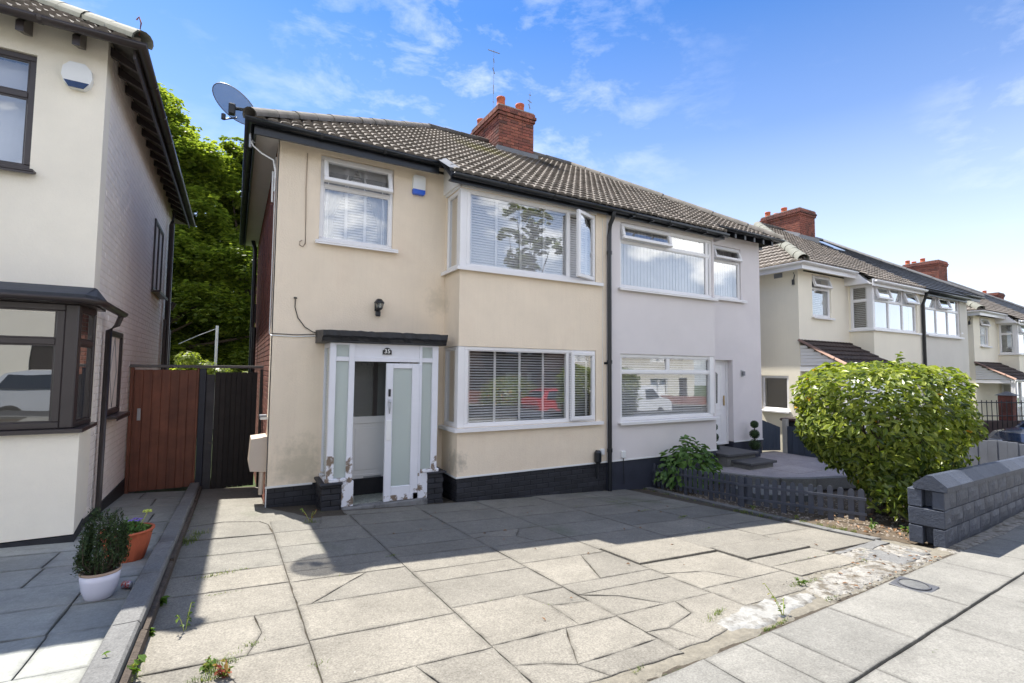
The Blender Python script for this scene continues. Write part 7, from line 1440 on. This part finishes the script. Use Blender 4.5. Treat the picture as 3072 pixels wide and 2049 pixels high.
along(3.7,-1.6,4.0,-1.45,6,.06,44,.03); along(4.3,-1.5,4.75,-1.42,7,.06,44,.035); along(4.3,-2.2,4.6,-2.12,6,.035,40,.04); along(4.55,-2.72,4.75,-2.62,6,.04,46,.045); along(4.1,-3.32,4.6,-3.2,9,.025,26,.035); along(2.7,-3.90,3.66,-3.88,14,.022,26,.035); along(3.7,-4.47,4.66,-4.46,12,.018,18,.03); along(3.9,-3.93,4.3,-3.88,5,.03,20,.03); along(4.7,-1.6,4.7,-3.2,9,.02,12,.025); along(3.0,-1.25,3.6,-1.2,4,.05,24,.025)
along(5.72,-2.6,5.9,-4.1,18,.05,44,.065); along(6.02,-.6,5.85,-2.4,12,.04,24,.05); along(2.25,-5.0,2.45,-4.92,5,.035,34,.06); along(2.42,-5.24,2.75,-5.2,6,.03,50,.035); along(3.36,-4.85,3.75,-4.86,7,.035,34,.05); along(4.4,-4.86,5.2,-4.5,8,.03,20,.035); along(3.3,-5.14,3.45,-5.12,4,.025,28,.035); along(1.38,-5.25,1.44,-5.22,3,.02,24,.04); along(3.2,-5.84,3.0,-5.84,3,.012,14,.02)
along(.32,-1.15,.48,-1.2,4,.03,16,.10); along(-.78,1.0,-.77,-1.4,10,.02,16,.05)
tufts('grass_in_joints',sp)
# broad-leaved weeds: each a plant
WEED=leafmat('weed_leaf',[(0,(.045,.10,.02)),(.7,(.12,.20,.04)),(.85,(.26,.20,.05)),(1,(.28,.07,.055))],.5,.35,.3)
def weed(x,y,lab,n,h,sz,tone=.5,red=0,dz=0):
    t=thing('weed',lab,'weed',(x,y,G(x,y)+dz)); mb=MB(); z=G(x,y)+dz; Ps=[];Us=[]
    for k in range(max(3,n//6)):
        a=random.uniform(0,2*PI); l=h*random.uniform(.4,1); tip=Vector((x+math.cos(a)*l*.6,y+math.sin(a)*l*.6,z+l)); mb.tube([(x,y,z-.02),Vector((x,y,z)).lerp(tip,.5)+Vector((0,0,.01)),tip],.0022,4)
        for q in np.linspace(.3,1,6): Ps.append([x+(tip.x-x)*q,y+(tip.y-y)*q,z+(tip.z-z)*q]); Us.append([math.cos(a+random.uniform(-1,1)),math.sin(a+random.uniform(-1,1)),.2])
    mb.build('stem',MATS['lime_flower'] if not red else mat('red_stem',(.30,.06,.05),.7),t); Ps=np.array(Ps)+rng.normal(size=(len(Ps),3))*.006; m_=len(Ps); obj('leaves',leaf_mesh('leaves',Ps,rdir(m_)*.5+np.array([0,0,1]),np.array(Us),sz*(.6+.8*rng.random(m_)),.45,np.clip((1.0 if red else tone)+.15*rng.normal(size=m_)-(.12 if red else 0),0,1),WEED),t)
weed(-.80,-4.24,'tall bushy weed against the kerb at the bottom left edge',44,.15,.045,.6); weed(-.81,-4.02,'smaller green weed in the kerb corner above the tall bushy weed',26,.10,.045,.55)
weed(-.40,-4.40,'red leaved weed growing from a slab joint near the bottom',42,.065,.032,1,1); weed(-.47,-4.28,'yellow green weed just above the red leaved weed',26,.06,.032,.7)
weed(-.77,-3.25,'broad leaved dandelion in the shade beside the kerb',14,.07,.06,.35); weed(-.76,-3.73,'flat rosette weed lower down beside the kerb',12,.04,.05,.35); weed(-.60,-3.74,'upright thin weed at the edge of the shadow',14,.13,.028,.5)
weed(2.76,-5.16,'tall thin weed standing on the white cement patch',22,.20,.024,.6); weed(6.22,-4.10,'green weed at the foot of the picket fence end',26,.12,.05,.35); weed(6.35,-4.4,'weed among dry leaves beside the block wall pier',20,.10,.05,.3); weed(5.95,-3.35,'sunlit weed under the picket fence',20,.07,.035,.6); weed(6.02,-2.72,'small weed where the two picket fences meet',20,.08,.035,.6); weed(3.45,-4.87,'dark weed between cement patch and rubble',22,.06,.035,.5); weed(.40,-1.12,'dry grass seed head by the dark brick corner',12,.16,.03,.84)
# dry leaves
t=None; LM=mat('dry_leaf',(.24,.13,.06),.7,.3,30); sp=[]
def litter(x,y,s,m_,lab=None):
    me=leaf_mesh('dry_leaf',np.array([[x,y,G(x,y)+.012]]),np.array([[random.uniform(-.3,.3),random.uniform(-.3,.3),1.]]),rdir(1),np.array([s]),.5,np.array([.5]),m_); return me
bm=bmesh.new()
for _ in range(150):
    if random.random()<.55: x=random.uniform(5.9,7.3); y=random.uniform(-4.6,-3.3)
    elif random.random()<.5: x=random.uniform(3.7,5.6); y=random.uniform(F(x),F(x)+.4)
    else: x=random.uniform(1.0,5.6); y=random.uniform(-5,-.8)
    me=litter(x,y,random.uniform(.03,.075) if x>5.8 else random.uniform(.02,.05),LM); bm.from_mesh(me); bpy.data.meshes.remove(me)
me=bpy.data.meshes.new('leaf_litter'); bm.to_mesh(me); bm.free(); me.materials.append(LM); obj('leaf_litter',me,kind='stuff')
